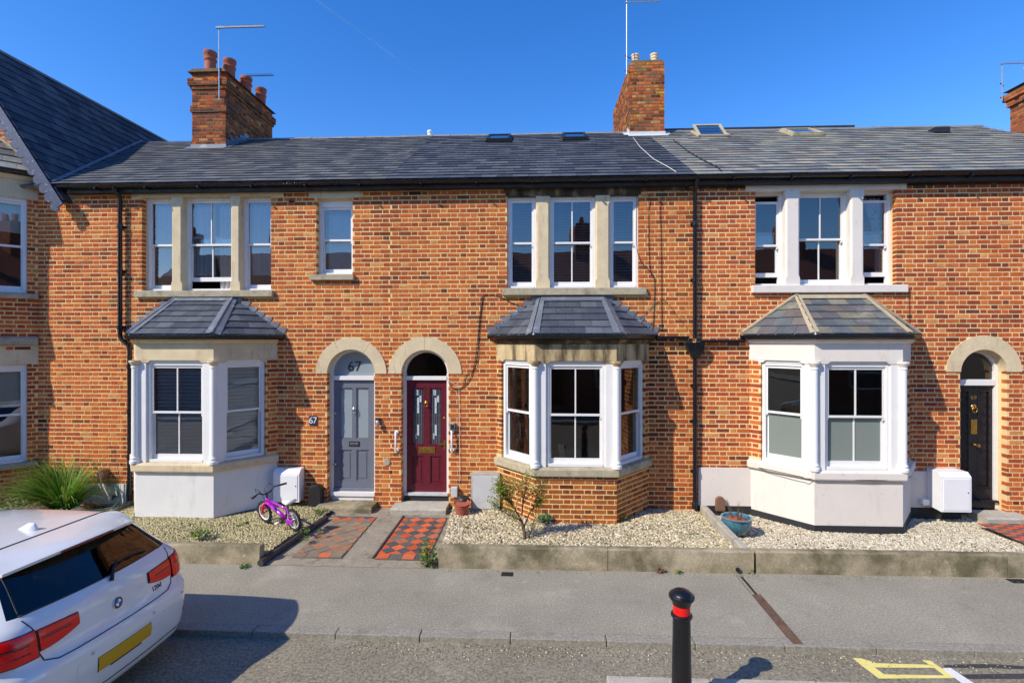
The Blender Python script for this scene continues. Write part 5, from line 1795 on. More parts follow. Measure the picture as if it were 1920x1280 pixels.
mb = MB(); mb.box(fu0 + 0.05, fu1 - 0.02, 0.12, 0.3, zf0 - 0.04, zf0 - 0.003, M=W0); mb.box(fu0 + 0.05, fu1 - 0.05, 0.16, 0.3, 0.1, zf0 - 0.04, M=W0); mb.build('threshold', M['door_black'], h69, bevel=0.004)
# rendered plinth of the wall
mb = MB(); zpl = wz(1360, 876)
mb.box(X69_L + 0.09, path69[0][0] + 0.06, -0.022, 0.0, 0.09, zpl, M=W0); mb.build('plinth_render', M['cream_render'], h69, bevel=0.003); mb = MB(); mb.box(path69[3][0] - 0.06, fu0 - 0.01, -0.022, 0.0, 0.09, zpl - 0.02, M=W0)
mb.build('plinth_render', M['cream_render'], h69, bevel=0.003)
mb = MB(); mb.box(X69_L + 0.09, path69[0][0] + 0.06, -0.028, -0.001, -0.05, 0.16, M=W0); mb.build('plinth', M['plinth_black'], h69); mb = MB(); mb.box(path69[3][0] - 0.06, fu0 - 0.01, -0.028, -0.001, -0.05, 0.18, M=W0); mb.build('plinth', M['plinth_black'], h69)
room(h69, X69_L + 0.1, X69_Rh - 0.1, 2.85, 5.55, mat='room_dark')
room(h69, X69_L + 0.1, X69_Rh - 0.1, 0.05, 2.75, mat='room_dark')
eaves(h69, X69_L, X69_Rh, -0.012)
roof69 = main_roof(h69, X69_L, X69_Rh, OLD_SLATE, 'slate_mossy', 0.3, 0.235, jig=0.012)

# ------------------------------------------------------------------ house 66 (gable at the left edge)
h66 = thing('gabled_house', 'brick house with scalloped gable and two-storey bay at the left edge', 'house', (-10.5, Y0, 0), 'terraced houses of the brick row')
GX, GZ, GS = -10.48, 8.62, 1.505
vx = wx(115, EAVE_Y)
bxr = wx(72)
path66 = [(bxr - 2.9, Y0), (bxr - 2.12, Y0 - BAY_P), (bxr - 0.78, Y0 - BAY_P), (bxr, Y0)]
def gable_top(mb):
    vs = [(-14, Y0 + 0.0055, WALL_TOP), (vx + 0.05, Y0 + 0.0055, WALL_TOP), (GX, Y0 + 0.0055, GZ - 0.12), (-14, Y0 + 0.0055, GZ - 0.12 - GS * 3.5)]
    bx_ = (GZ - 0.12 - WALL_TOP) / GS
    mb.add([(GX - bx_, Y0 + 0.0055, WALL_TOP), (GX + bx_, Y0 + 0.0055, WALL_TOP), (GX, Y0 + 0.0055, GZ - 0.12)], [(0, 1, 2)])
wall66, bs66 = house_wall(h66, X66_L, X67_L, WALL_TOP, [(bxr - 2.6, bxr - 0.3, 0.75, 2.6), (bxr - 2.6, bxr - 0.3, 3.8, 5.5)], [(path66[0][0] + 0.04, bxr - 0.03, -1, 5.9)], (1.0, 0.96, 0.93), 0.02, 'mortar', extra=gable_top)
bs66.lay(W0, 2 * GX - vx, vx + 0.1, WALL_TOP - 0.02, GZ - 0.2, [lambda a, b: [(GX + (GZ - 0.12 - b) / GS, 99), (-99, GX - (GZ - 0.12 - b) / GS)]])
bs66.emit(wall66)
st66 = dict(base='brick', base_mat='mortar', post_mat='white', sash_mat='white', sill='sill_stone', lintel='stone', cornice='stone', pier=0.15, glass='glass', columns=False, shoulder=False, hue=(0.98, .95, .92))
bayA, _ = bay(h66, path66, (0.05, 0.70, 0.79, 2.5, 2.53, 2.86, 2.88), st66)
bayB, infoB = bay(h66, path66, (2.9, 3.71, 3.81, 5.48, 5.5, 5.82, 5.9), st66)
mb = MB(); mb.sweep(on_wall_path(path66, 0.0), [(-0.1, 2.88), (0.035, 2.88), (0.05, 3.0), (0.0, 3.04), (-0.1, 3.04)]); mb.build('string_course', M['sill_stone'], h66, bevel=0.005)
for bwv, z0_, z1_ in ((bayA, 1.85, 2.45), (bayB, 4.9, 5.45)):
    Mf, L = facet(path66, 2)
    mb = MB(); mb.box(0.2, L - 0.21, 0.17, 0.175, z0_, z1_, M=Mf); mb.build('roller_blind', M['curtain'], bwv)
bay_roof(h66, path66, 5.98, 6.75, 0.12, dict(w=0.28, h=0.2, tints=OLD_SLATE, mat='slate_mossy', hip='cement'))
room(h66, X66_L + 0.1, X67_L - 0.1, 2.95, 5.55); room(h66, X66_L + 0.1, X67_L - 0.1, 0.05, 2.75)
# main roof strip beside the gable and the gable roof itself
def under_gable(p):
    return p.z < GZ - GS * (p.x - GX) - 0.02
roof66 = main_roof(h66, -10.9, X67_L, GREY_SLATE, 'slate', 0.27, 0.215, skip=under_gable, ridge=False)
gy0, gy1 = EAVE_Y - 0.02, 17.5
er = (vx + 0.02, GZ - GS * (vx + 0.02 - GX))
mb = MB()
el = 2 * GX - er[0]
mb.add([(er[0], gy0, er[1] - 0.03), (er[0], gy1, er[1] - 0.03), (GX, gy1, GZ - 0.03), (GX, gy0, GZ - 0.03), (el, gy0, er[1] - 0.03), (el, gy1, er[1] - 0.03)], [(0, 1, 2, 3), (3, 2, 5, 4)], (0.06, 0.065, 0.08))
groof = mb.build('gable_roof', M['slate'], h66, fix=False)
DARK_SLATE = [srgb(74, 78, 88), srgb(66, 70, 82), srgb(84, 88, 96), srgb(60, 64, 74)]
Slates([(er[0], gy0, er[1]), (er[0], gy1, er[1]), (GX, gy1, GZ), (GX, gy0, GZ)], 0.28, 0.22, DARK_SLATE, 0.007, 0.008).emit(groof, 'slate', 300, skip=lambda p: p.y > RIDGE_Y + 2.5)
mb = MB(); mb.tube([(GX, gy0, GZ - 0.01), (GX, gy1, GZ - 0.01)], 0.05, 10); mb.build('ridge', M['ridge_tile'], groof)
# lead valley gutter
va = Vector((er[0] + 0.02, EAVE_Y + 0.02, roof_z(EAVE_Y))); 
xv = lambda y: GX + (GZ - roof_z(y)) / GS
mb = MB()
for k in range(10):
    y = EAVE_Y + (RIDGE_Y - EAVE_Y) * k / 10; y2 = EAVE_Y + (RIDGE_Y - EAVE_Y) * (k + 1) / 10
    a = Vector((xv(y), y, roof_z(y) + 0.035)); b = Vector((xv(y2), y2, roof_z(y2) + 0.035))
    mb.tube([a, b], 0.03, 6)
mb.build('valley_flashing', M['lead'], groof)
# scalloped barge board: a straight board with round drops below
bb = MB()
y_b = gy0 - 0.005
for sgn in (1, -1):
    for k in range(1):
        pass
dirb = Vector((1, -GS)).normalized(); nb = Vector((-GS, -1)).normalized()
Lb = (Vector((er[0], er[1])) - Vector((GX, GZ))).length
def bpt(t, d):
    q = Vector((GX, GZ)) + dirb * t + nb * d
    return (q.x, q.y)
bt = 0.03
pts = [bpt(0, 0), bpt(0, 0.13), bpt(Lb + 0.1, 0.13), bpt(Lb + 0.1, 0.0)]
bb.prism(pts, y_b - bt, y_b)
barge = bb.build('barge_board', M['board'], h66)
sp = 0.19; t = Lb + 0.05
while t > Lb * 0.25:
    m = MB()
    c = bpt(t, 0.14); r_ = 0.092
    a0 = math.atan2(nb.y, nb.x)
    poly = [(c[0] + r_ * math.cos(a0 + a), c[1] + r_ * math.sin(a0 + a)) for a in [(-1 + 2 * i / 14) * math.pi * 0.62 for i in range(15)]]
    m.prism(poly, y_b - bt + 0.003, y_b - 0.003)
    m.build('scallop', M['board'], barge)
    t -= sp
mbm = MB(); q = [bpt(0, 0.0), bpt(0, 0.13), bpt(-0.0, 0.13)]
mm = MB(); pl = [(2 * GX - x, z) for x, z in pts]; pl.reverse(); mm.prism(pl, y_b - bt, y_b); mm.build('barge_board', M['board'], h66)
eaves(h66, er[0] + 0.05, X67_L)

# ------------------------------------------------------------------ chimneys
def chimney(house, x0, x1, y0, y1, zb, zt, steps, hue, dark, cap_mat, pots, lich=None, flash='cement', label=None, bmat='brick'):
    """steps: (z0, z1, out) oversailing bands"""
    mb = MB(); mb.box(x0 + 0.005, x1 - 0.005, y0 + 0.005, y1 - 0.005, zb - 0.9, zt)
    ch = mb.build('chimney', M['mortar_dark'], house)
    if label: ch['label'] = label
    bs = Bricks(hue, dark)
    Ff = frame((x0, y0, 0), 0); Fr = frame((x1, y0, 0), math.radians(90)); Fl = frame((x0, y1, 0), math.radians(-90))
    blocks = [(-9, 99, s[0], s[1]) for s in steps]
    bs.lay(Ff, 0, x1 - x0, zb - 0.4, zt, blocks)
    bs.lay(Fr, 0.0, y1 - y0, zb - 0.2, zt, blocks)
    bs.lay(Fl, 0.0, y1 - y0, zb - 0.2, zt, blocks)
    for s0, s1, o in steps:
        bs.lay(frame((x0 - o, y0 - o, 0), 0), 0, x1 - x0 + 2 * o, s0, s1, depth=0.15)
        bs.lay(frame((x1 + o, y0 - o, 0), math.radians(90)), 0.0, y1 - y0 + 2 * o, s0, s1, depth=0.15)
        bs.lay(frame((x0 - o, y1 + o, 0), math.radians(-90)), 0.0, y1 - y0 + 2 * o, s0, s1, depth=0.15)
        c = MB(); c.box(x0 - o + 0.006, x1 + o - 0.006, y0 - o + 0.006, y1 + o - 0.006, s0 + 0.004, s1 - 0.002); c.build('oversail', M['mortar_dark'], ch)
    bs.emit(ch, 300, mat=bmat)
    o = steps[-1][2] if steps else 0
    c = MB(); c.prism([(x0 - o, zt), (x1 + o, zt), (x1 - 0.06, zt + 0.07), (x0 + 0.06, zt + 0.07)], y0 - o, y1 + o); c.build('flaunching', M[cap_mat], ch)
    for (px_, py_, r, h, mat) in pots:
        m = MB()
        m.lathe([(r * 1.04, zt), (r * 0.98, zt + h * 0.1), (r * 0.94, zt + h * 0.62), (r * 1.1, zt + h * 0.66), (r * 1.1, zt + h * 0.72), (r * 0.98, zt + h * 0.74), (r * 1.0, zt + h * 0.84), (r * 1.16, zt + h * 0.88), (r * 1.16, zt + h), (r * 0.9, zt + h), (r * 0.85, zt + h * 0.8)],
                (px_, py_, 0), 20)
        m.build('chimney_pot', M[mat], ch, autosmooth=40)
    # flashing where the stack meets the slates
    m = MB()
    m.box(x0 - 0.02, x1 + 0.02, y0 - 0.02, y0 + 0.004, roof_z(y0) - 0.05, roof_z(y0) + 0.09)
    m.box(x0 - 0.06, x1 + 0.06, y0 - 0.16, y0 - 0.01, roof_z(y0) - 0.05, roof_z(y0) - 0.0) if False else None
    m.add([(x0 - 0.06, y0 - 0.2, roof_z(y0 - 0.2) + 0.034), (x1 + 0.06, y0 - 0.2, roof_z(y0 - 0.2) + 0.034), (x1 + 0.06, y0, roof_z(y0) + 0.04), (x0 - 0.06, y0, roof_z(y0) + 0.04)], [(0, 1, 2, 3)])
    m.build('front_flashing', M['lead' if flash == 'lead' else 'grey_box'], ch)
    for xs, sg in ((x0, -1), (x1, 1)):
        m = MB()
        n = 5
        for k in range(n):
            ya = y0 + (RIDGE_Y - y0) * k / n; yb_ = y0 + (RIDGE_Y - y0) * (k + 1) / n
            m.add([(xs + sg * 0.008, ya, roof_z(ya)), (xs + sg * 0.008, yb_, roof_z(yb_)), (xs + sg * 0.008, yb_, roof_z(yb_) + 0.13), (xs + sg * 0.008, ya, roof_z(yb_) + 0.11)], [(0, 1, 2, 3)])
        m.add([(xs, y0 - 0.05, roof_z(y0 - 0.05) + 0.036), (xs + sg * 0.14, y0 - 0.05, roof_z(y0 - 0.05) + 0.036), (xs + sg * 0.14, RIDGE_Y, roof_z(RIDGE_Y) + 0.036), (xs, RIDGE_Y, roof_z(RIDGE_Y) + 0.036)], [(0, 1, 2, 3)])
        m.build('side_flashing', M['lead' if flash == 'lead' else 'grey_box'], ch)
    return ch
cy = 11.75
cA = (wx(360, cy), wx(423, cy))
zt7 = wz(390, 137, cy)
potm = 'terracotta'
pots = []
for k in range(6):
    yy = cy + 0.24 + k * 0.36
    pots.append(((cA[0] + cA[1]) / 2 + (-0.12 if k % 2 == 0 else 0.14), yy, 0.13, 0.62 if k != 3 else 0.56, potm))
chA = chimney(h67, cA[0], cA[1], cy, cy + 2.15, roof_z(cy), zt7, [(zt7 - 0.93, zt7 - 0.78, 0.03), (zt7 - 0.39, zt7 - 0.31, 0.035), (zt7 - 0.31, zt7 - 0.16, 0.07)], (0.85, 0.85, 0.8), 0.22, 'mortar_dark', pots, flash='lead', bmat='brick_soot', label='long brick chimney stack with six red clay pots')
zt8 = wz(1214, 118, CH8[2])
chB = chimney(h68, CH8[0], CH8[1], CH8[2], CH8[3], roof_z(CH8[2]), zt8, [], (0.92, 0.92, 0.9), 0.2, 'mortar_dark',
              [(CH8[0] + 0.17, CH8[2] + 0.2, 0.085, 0.3, 'pot_cream'), (CH8[1] - 0.2, CH8[2] + 0.2, 0.085, 0.3, 'pot_cream')], bmat='brick_lichen', label='plain brick chimney stack with yellow lichen and two cream pots')
yc = 12.35
xr = wx(1886, yc + 0.95)
zt9 = wz(1886, 172, yc + 0.95)
chC = chimney(h69, xr + 0.1, xr + 1.1, yc, yc + 0.95, roof_z(12.6) - 0.3, zt9, [(zt9 - 0.4, zt9 - 0.24, 0.05), (zt9 - 0.24, zt9 - 0.08, 0.1)], (0.88, 0.86, 0.84), 0.15, 'mortar_dark',
              [(xr + 0.3, yc + 0.6, 0.13, 0.45, 'pot_cream'), (xr + 0.8, yc + 0.6, 0.13, 0.45, 'pot_cream')], label='brick chimney stack with cream pot at the right edge')

# ------------------------------------------------------------------ roof windows, vents, ridge box
def roof_window(house, px, py, w, h, mat, opened=0.0, glass='glass'):
    # where the sight line meets the roof plane
    d = ray(px, py)
    t = (EAVE_Z - SLOPE * EAVE_Y - CAM_H) / (d.z - SLOPE * d.y)
    p = CAMP + d * t
    U = Vector((1, 0, 0)); V = Vector((0, 1, SLOPE)).normalized(); Nn = U.cross(V)
    R = Matrix((U, V, Nn)).transposed().to_4x4()
    Mf = Matrix.Translation(p) @ R
    mb = MB(); f = 0.06
    for q in ((-w / 2, -w / 2 + f, -h / 2, h / 2), (w / 2 - f, w / 2, -h / 2, h / 2), (-w / 2 + f, w / 2 - f, -h / 2, -h / 2 + f), (-w / 2 + f, w / 2 - f, h / 2 - f, h / 2)):
        mb.box(q[0], q[1], q[2], q[3], 0.02, 0.07, M=Mf)
    rw = mb.build('roof_window', M[mat], house, bevel=0.006)
    Mo = Mf @ Matrix.Translation((0, h / 2, 0.055)) @ Matrix.Rotation(-opened, 4, 'X') @ Matrix.Translation((0, -h / 2, 0))
    if opened > 0:
        Mo = Mf @ Matrix.Translation((0, 0, 0.075)) @ Matrix.Rotation(opened, 4, 'X')
    mb = MB()
    for q in ((-w / 2 + 0.03, -w / 2 + 0.09, -h / 2 + 0.03, h / 2 - 0.03), (w / 2 - 0.09, w / 2 - 0.03, -h / 2 + 0.03, h / 2 - 0.03), (-w / 2 + 0.09, w / 2 - 0.09, -h / 2 + 0.03, -h / 2 + 0.09), (-w / 2 + 0.09, w / 2 - 0.09, h / 2 - 0.09, h / 2 - 0.03)):
        mb.box(q[0], q[1], q[2], q[3], 0.002, 0.05, M=Mo)
    mb.build('roof_sash', M[mat], rw, bevel=0.005)
    mb = MB(); mb.add([Mo @ Vector(q) for q in ((-w / 2 + 0.08, -h / 2 + 0.08, 0.03), (w / 2 - 0.08, -h / 2 + 0.08, 0.03), (w / 2 - 0.08, h / 2 - 0.08, 0.03), (-w / 2 + 0.08, h / 2 - 0.08, 0.03))], [(0, 1, 2, 3)])
    mb.build('pane', M[glass], rw, fix=False)
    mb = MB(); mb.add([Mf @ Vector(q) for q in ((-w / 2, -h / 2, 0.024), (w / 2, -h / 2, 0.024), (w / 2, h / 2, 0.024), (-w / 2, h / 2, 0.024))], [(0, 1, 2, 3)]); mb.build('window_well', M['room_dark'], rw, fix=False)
roof_window(h68, 936, 264, 0.6, 0.75, 'plastic_black')
roof_window(h68, 1077, 261, 0.6, 0.75, 'plastic_black')
roof_window(h69, 1330, 254, 0.72, 0.75, 'sill_stone', opened=math.radians(14))
roof_window(h69, 1502, 253, 0.72, 0.75, 'sill_stone')
# dark flat roof of the dormer showing over the ridge
mb = MB(); mb.box(X69_L - 0.1, wx(1598, 12.9), 12.85, 16.0, RIDGE_Z - 0.4, RIDGE_Z + 0.1); mb.box(X69_L - 0.1, wx(1598, 12.9), 12.8, 12.86, RIDGE_Z + 0.0, RIDGE_Z + 0.14)
mb.build('dormer_roof', M['fascia'], h69)
mb = MB(); p = onY(806, 252, 12.72); mb.lathe([(0.06, 0), (0.06, 0.04), (0.05, 0.05), (0.07, 0.1), (0.07, 0.13), (0.03, 0.16)], (p.x, 12.72, RIDGE_Z + 0.02), 14); mb.build('roof_vent', M['plastic_white'], h68)
d = ray(1760, 250); t = (EAVE_Z - SLOPE * EAVE_Y - CAM_H) / (d.z - SLOPE * d.y); p = CAMP + d * t
mb = MB(); mb.box(p.x - 0.16, p.x + 0.16, p.y - 0.12, p.y + 0.12, p.z - 0.02, p.z + 0.1); mb.build('roof_vent', M['plastic_black'], h69)

# ------------------------------------------------------------------ rainwater pipes
def collar(mb, x, y, z, r=0.047):
    mb.lathe([(r, -0.035), (r, 0.035)], (x, y, z), 12)
PX = wx(225, Y0 - 0.07); PX2 = wx(243, Y0 - 0.07); yp = Y0 - 0.07
mb = MB()
zb_ = wz(228, 630, yp)
pipe(mb, [(PX, EAVE_Y - 0.01, EAVE_Z - 0.08), (PX, EAVE_Y - 0.01, EAVE_Z - 0.12), (PX, yp, EAVE_Z - 0.22), (PX, yp, zb_)])
dp = mb.build('downpipe', M['black_gloss'], h67, autosmooth=50)
mb = MB(); pipe(mb, [(PX, yp, zb_), (PX + 0.03, yp, zb_ - 0.06), (PX2 - 0.02, yp, zb_ - 0.17), (PX2, yp, zb_ - 0.25), (PX2, yp, 0.12)], 0.036); mb.build('lower_pipe', M['black_gloss'], dp, autosmooth=50)
for z in (5.0, 4.2, 3.2):
    mb = MB(); collar(mb, PX, yp, z); mb.box(PX - 0.06, PX + 0.06, yp + 0.03, Y0, z - 0.02, z + 0.02); mb.build('pipe_collar', M['black_gloss'], dp, autosmooth=40)
for z in (2.5, 1.7, 0.9, 0.25):
    mb = MB(); collar(mb, PX2, yp, z); mb.box(PX2 - 0.06, PX2 + 0.06, yp + 0.03, Y0, z - 0.02, z + 0.02); mb.build('pipe_collar', M['black_gloss'], dp, autosmooth=40)
mb = MB(); xb = path67[0][0] - 0.02
pipe(mb, [(PX2 - 0.01, yp - 0.02, 3.0), (PX2 + 0.12, yp - 0.05, 3.02)], 0.03); mb.build('bay_outlet', M['black_gloss'], dp, autosmooth=50)
QX = wx(1303, yp)
mb = MB()
pipe(mb, [(QX, EAVE_Y - 0.01, EAVE_Z - 0.08), (QX, EAVE_Y - 0.01, EAVE_Z - 0.12), (QX, yp, EAVE_Z - 0.22), (QX, yp, 3.0)], 0.034)
dq = mb.build('downpipe', M['black_gloss'], h68, autosmooth=50)
zh = wz(1303, 655, yp)
mb = MB()
mb.add([(QX + a * 0.14, yp - 0.09 + b * 0.16, zh + 0.12) for a, b in ((-1, 0), (1, 0), (1, 1), (-1, 1))] + [(QX + a * 0.13, yp - 0.08 + b * 0.14, zh - 0.02) for a, b in ((-1, 0), (1, 0), (1, 1), (-1, 1))] + [(QX + a * 0.05, yp - 0.05 + b * 0.09, zh - 0.15) for a, b in ((-1, 0), (1, 0), (1, 1), (-1, 1))],
       [(k + i, k + (i + 1) % 4, k + 4 + (i + 1) % 4, k + 4 + i) for k in (0, 4) for i in range(4)] + [(8, 9, 10, 11)])
mb.build('hopper', M['black_gloss'], dq, bevel=0.004)
mb = MB(); pipe(mb, [(QX, yp, zh - 0.1), (QX, yp, 0.22)], 0.034); mb.lathe([(0.05, 0.12), (0.055, 0.2), (0.042, 0.24)], (QX, yp, 0), 12); mb.build('lower_pipe', M['black_gloss'], dq, autosmooth=50)
for z in (4.95, 4.0, 2.2, 1.6, 0.75):
    mb = MB(); collar(mb, QX, yp, z, 0.044); mb.box(QX - 0.06, QX + 0.06, yp + 0.03, Y0, z - 0.02, z + 0.02); mb.build('pipe_collar', M['black_gloss'], dq, autosmooth=40)
# wall gutters from the bay roofs to the hopper
mb = MB(); mb.box(path68[3][0] + 0.12, QX - 0.1, Y0 - 0.1, Y0 - 0.03, 2.99, 3.04); mb.build('wall_gutter', M['black_gloss'], dq, bevel=0.01)
mb = MB(); mb.box(QX + 0.1, path69[0][0] - 0.1, Y0 - 0.1, Y0 - 0.03, 2.93, 2.98); mb.build('wall_gutter', M['black_gloss'], dq, bevel=0.01)
mb = MB(); mb.box(path68[3][0] + 0.1, QX - 0.05, -0.0035, 0.02, 2.76, 2.97, M=W0); mb.build('sooty_patch', M['brick'], h68) if False else None
# ================================================================== WHITE HATCHBACK
CAR_RX = -3.43                   # world x of the rear-most point
CAR_CY = 4.15
CAR_YAW = 0.055
_cc, _cs = math.cos(CAR_YAW), math.sin(CAR_YAW)
car = thing('parked_car', 'white parked hatchback seen from behind, red tail lamps and yellow plate', 'car', (CAR_RX - 2.1, CAR_CY, ROAD_Z))
def cw(x, y, z):
    return Vector((CAR_RX - x * _cc + y * _cs, CAR_CY + x * _cs + y * _cc, ROAD_Z + z))
#        z     rear  front  half-w  corner  bow
CARL = [(0.17, 0.10, 4.10, 0.76, 0.22, 0.05),
        (0.22, 0.045, 4.24, 0.82, 0.24, 0.06),
        (0.30, 0.02, 4.30, 0.855, 0.26, 0.07),
        (0.42, 0.004, 4.32, 0.875, 0.27, 0.075),
        (0.56, 0.0, 4.30, 0.882, 0.27, 0.075),
        (0.64, 0.012, 4.26, 0.882, 0.26, 0.075),
        (0.675, 0.04, 4.22, 0.88, 0.25, 0.075),
        (0.70, 0.065, 4.19, 0.878, 0.245, 0.075),
        (0.80, 0.085, 4.02, 0.872, 0.24, 0.08),
        (0.90, 0.098, 3.55, 0.862, 0.23, 0.085),
        (0.955, 0.115, 3.15, 0.848, 0.22, 0.09),
        (1.00, 0.145, 2.98, 0.815, 0.22, 0.10),
        (1.03, 0.172, 2.92, 0.79, 0.22, 0.10),
        (1.12, 0.262, 2.74, 0.745, 0.22, 0.11),
        (1.22, 0.362, 2.54, 0.695, 0.21, 0.115),
        (1.30, 0.452, 2.34, 0.645, 0.20, 0.12),
        (1.345, 0.505, 2.18, 0.61, 0.19, 0.12)]
_lz = [r[0] for r in CARL]
def lv(z):
    return [float(np.interp(z, _lz, [r[k] for r in CARL])) for k in range(1, 6)]
def contour(z, nr=10, nc=9, ns=16, nf=6, ne=5):
    xr, xf, w, rc, bow = lv(z)
    P = []
    yc = w - rc
    xb = lambda y: xr + bow * (y / w) ** 2
    for i in range(nr):
        y = yc * i / nr; P.append((xb(y), y))
    x0 = xb(yc)
    slope = math.atan(2 * bow * yc / w ** 2)
    for i in range(nc):
        a = (math.pi / 2) * i / nc
        P.append((x0 + rc * (1 - math.cos(a)), yc + rc * math.sin(a)))
    rf = min(0.45, (xf - x0 - rc) * 0.3)
    xs0, xs1 = x0 + rc, xf - rf - 0.15
    for i in range(ns):
        f = i / ns
        P.append((xs0 + (xs1 - xs0) * f, w + 0.012 * math.sin(math.pi * f)))
    for i in range(nf):
        a = (math.pi / 2) * i / nf
        P.append((xs1 + rf * math.sin(a), w - rf * (1 - math.cos(a))))
    for i in range(ne + 1):
        f = i / ne
        y = (w - rf) * (1 - f); P.append((xs1 + rf + 0.15 * (1 - (y / (w - rf)) ** 2), y))
    return P
def car_pt(t, z, off=0.0):
    """point on the body: t = unrolled distance from the rear centre line (sign = side), with outward offset"""
    sg = 1 if t >= 0 else -1
    t = abs(t)
    xr, xf, w, rc, bow = lv(z)
    yc = w - rc
    if t <= yc:
        x, y = xr + bow * (t / w) ** 2, t
        n = Vector((-1, 2 * bow * t / w ** 2, 0)).normalized()
    elif t <= yc + rc * math.pi / 2:
        a = (t - yc) / rc
        x0 = xr + bow * (yc / w) ** 2
        x, y = x0 + rc * (1 - math.cos(a)), yc + rc * math.sin(a)
        n = Vector((-math.cos(a), math.sin(a), 0))
    else:
        x0 = xr + bow * (yc / w) ** 2
        x, y = x0 + rc + (t - yc - rc * math.pi / 2), w
        n = Vector((0, 1, 0))
    z2 = lv(z + 0.01)[0] - lv(z - 0.01)[0] if _lz[0] + 0.02 < z < _lz[-1] - 0.02 else 0
    up = z2 / 0.02
    n = Vector((n.x, n.y, up * abs(n.x))).normalized()
    return cw(x + n.x * off, sg * (y + n.y * off), z + n.z * off)

levels = sorted(set(_lz + [0.25, 0.36, 0.49, 0.6, 0.75, 0.85, 0.98, 1.07, 1.17, 1.27, 1.325, 1.335]))
NR, NC, NS, NF, NE = 10, 9, 16, 6, 5
Np = NR + NC + NS + NF + NE + 1
cont = [contour(z) for z in levels]
def is_glass(i, j):
    za, zb = levels[j], levels[j + 1]
    zm = (za + zb) / 2
    if not (1.03 <= zm <= 1.325): return None
    if i < NR + 4: return 'rear'
    k = i - NR - NC
    if 1 <= k < 8: return 'side_r'
    if 9 <= k < NS - 1: return 'side_f'
    if i >= NR + NC + NS + 3: return 'front'
    return None
bodym = MB(); gl = {}
for sg in (1, -1):
    for j in range(len(levels) - 1):
        for i in range(Np - 1):
            q = [(cont[j][i], levels[j]), (cont[j][i + 1], levels[j]), (cont[j + 1][i + 1], levels[j + 1]), (cont[j + 1][i], levels[j + 1])]
            vs = [cw(p[0], sg * p[1], z) for p, z in q]
            if sg < 0: vs.reverse()
            g = is_glass(i, j)
            if g is None: bodym.add(vs, [(0, 1, 2, 3)])
            else:
                key = g if g in ('rear', 'front') else g + str(sg)
                gl.setdefault(key, MB()).add(vs, [(0, 1, 2, 3)])
# roof cap
top = cont[-1]; zt_ = levels[-1]
xs_ = [p[0] for p in top]; xc_ = (min(xs_) + max(xs_)) / 2; hx_ = (max(xs_) - min(xs_)) / 2; wy_ = max(p[1] for p in top)
phis = [math.radians(a) for a in (0, 12, 25, 38, 52, 66, 78, 90)]
RISE = 0.062
def capring(ph):
    s = math.cos(ph)
    return [(xc_ + (p[0] - xc_) * s, p[1] * s) for p in top], zt_ + RISE * math.sin(ph)
for a, b in zip(phis[:-1], phis[1:]):
    ra, za = capring(a); rb, zb = capring(b)
    for sg in (1, -1):
        for i in range(Np - 1):
            vs = [cw(ra[i][0], sg * ra[i][1], za), cw(ra[i + 1][0], sg * ra[i + 1][1], za), cw(rb[i + 1][0], sg * rb[i + 1][1], zb), cw(rb[i][0], sg * rb[i][1], zb)]
            if sg < 0: vs.reverse()
            bodym.add(vs, [(0, 1, 2, 3)])
# underside
for sg in (1, -1):
    pl = [cw(p[0], sg * p[1], levels[0]) for p in cont[0]]
    bodym.add(pl, [tuple(range(len(pl)))])
def weld(o, deg=32):
    bm = bmesh.new(); bm.from_mesh(o.data)
    bmesh.ops.remove_doubles(bm, verts=bm.verts, dist=0.0008)
    bmesh.ops.recalc_face_normals(bm, faces=bm.faces)
    for f in bm.faces: f.smooth = True
    bm.to_mesh(o.data); bm.free()
    sharp_edges(o.data, deg)
body = bodym.build('body', M['car_white'], car, smooth=True, fix=False); weld(body, 38)
for key, m in gl.items():
    o = m.build('rear_window' if key == 'rear' else 'windscreen' if key == 'front' else 'side_window', M['car_glass'], car, smooth=True, fix=False); weld(o, 60)
def roofz(x, y):
    s = max(abs(y) / wy_, abs(x - xc_) / hx_)
    return zt_ + RISE * math.sqrt(max(0, 1 - min(1, s) ** 2))
# spoiler over the rear window
sp = MB(); ny = 20; rows = []
for i in range(ny + 1):
    y = -0.58 + 1.16 * i / ny
    e = (y / 0.58) ** 2
    xte = 0.335 + 0.13 * e
    prof = [(0.72, roofz(0.72, y * 0.98) + 0.002), (0.64, roofz(0.64, y * 0.98) + 0.005), (0.55, max(1.372, roofz(0.55, y * 0.97)) + 0.004 - 0.03 * e), (xte + 0.04, 1.362 - 0.05 * e), (xte, 1.345 - 0.052 * e), (xte + 0.004, 1.322 - 0.052 * e), (xte + 0.05, 1.312 - 0.05 * e), (0.52, 1.325 - 0.04 * e)]
    rows.append([cw(px_, y, z) for px_, z in prof])
k = len(rows[0])
sp.add([p for r in rows for p in r], [(i * k + j, (i + 1) * k + j, (i + 1) * k + j + 1, i * k + j + 1) for i in range(ny) for j in range(k - 1)] + [tuple(range(k)), tuple(range(ny * k, ny * k + k))])
o = sp.build('spoiler', M['car_white'], car, smooth=True); sharp_edges(o.data, 40)
m = MB()
for i in range(6, 14):
    y = -0.60 + 1.2 * i / ny; y2 = -0.60 + 1.2 * (i + 1) / ny
    f = lambda yy: 0.335 + 0.13 * (yy / 0.6) ** 2
    h = lambda yy: 0.052 * (yy / 0.58) ** 2
    m.add([cw(f(y) - 0.002, y, 1.325 - h(y)), cw(f(y2) - 0.002, y2, 1.325 - h(y2)), cw(f(y2) - 0.004, y2, 1.341 - h(y2)), cw(f(y) - 0.004, y, 1.341 - h(y))], [(0, 1, 2, 3)])
m.build('brake_lamp', M['car_red_dark'], car, smooth=True)
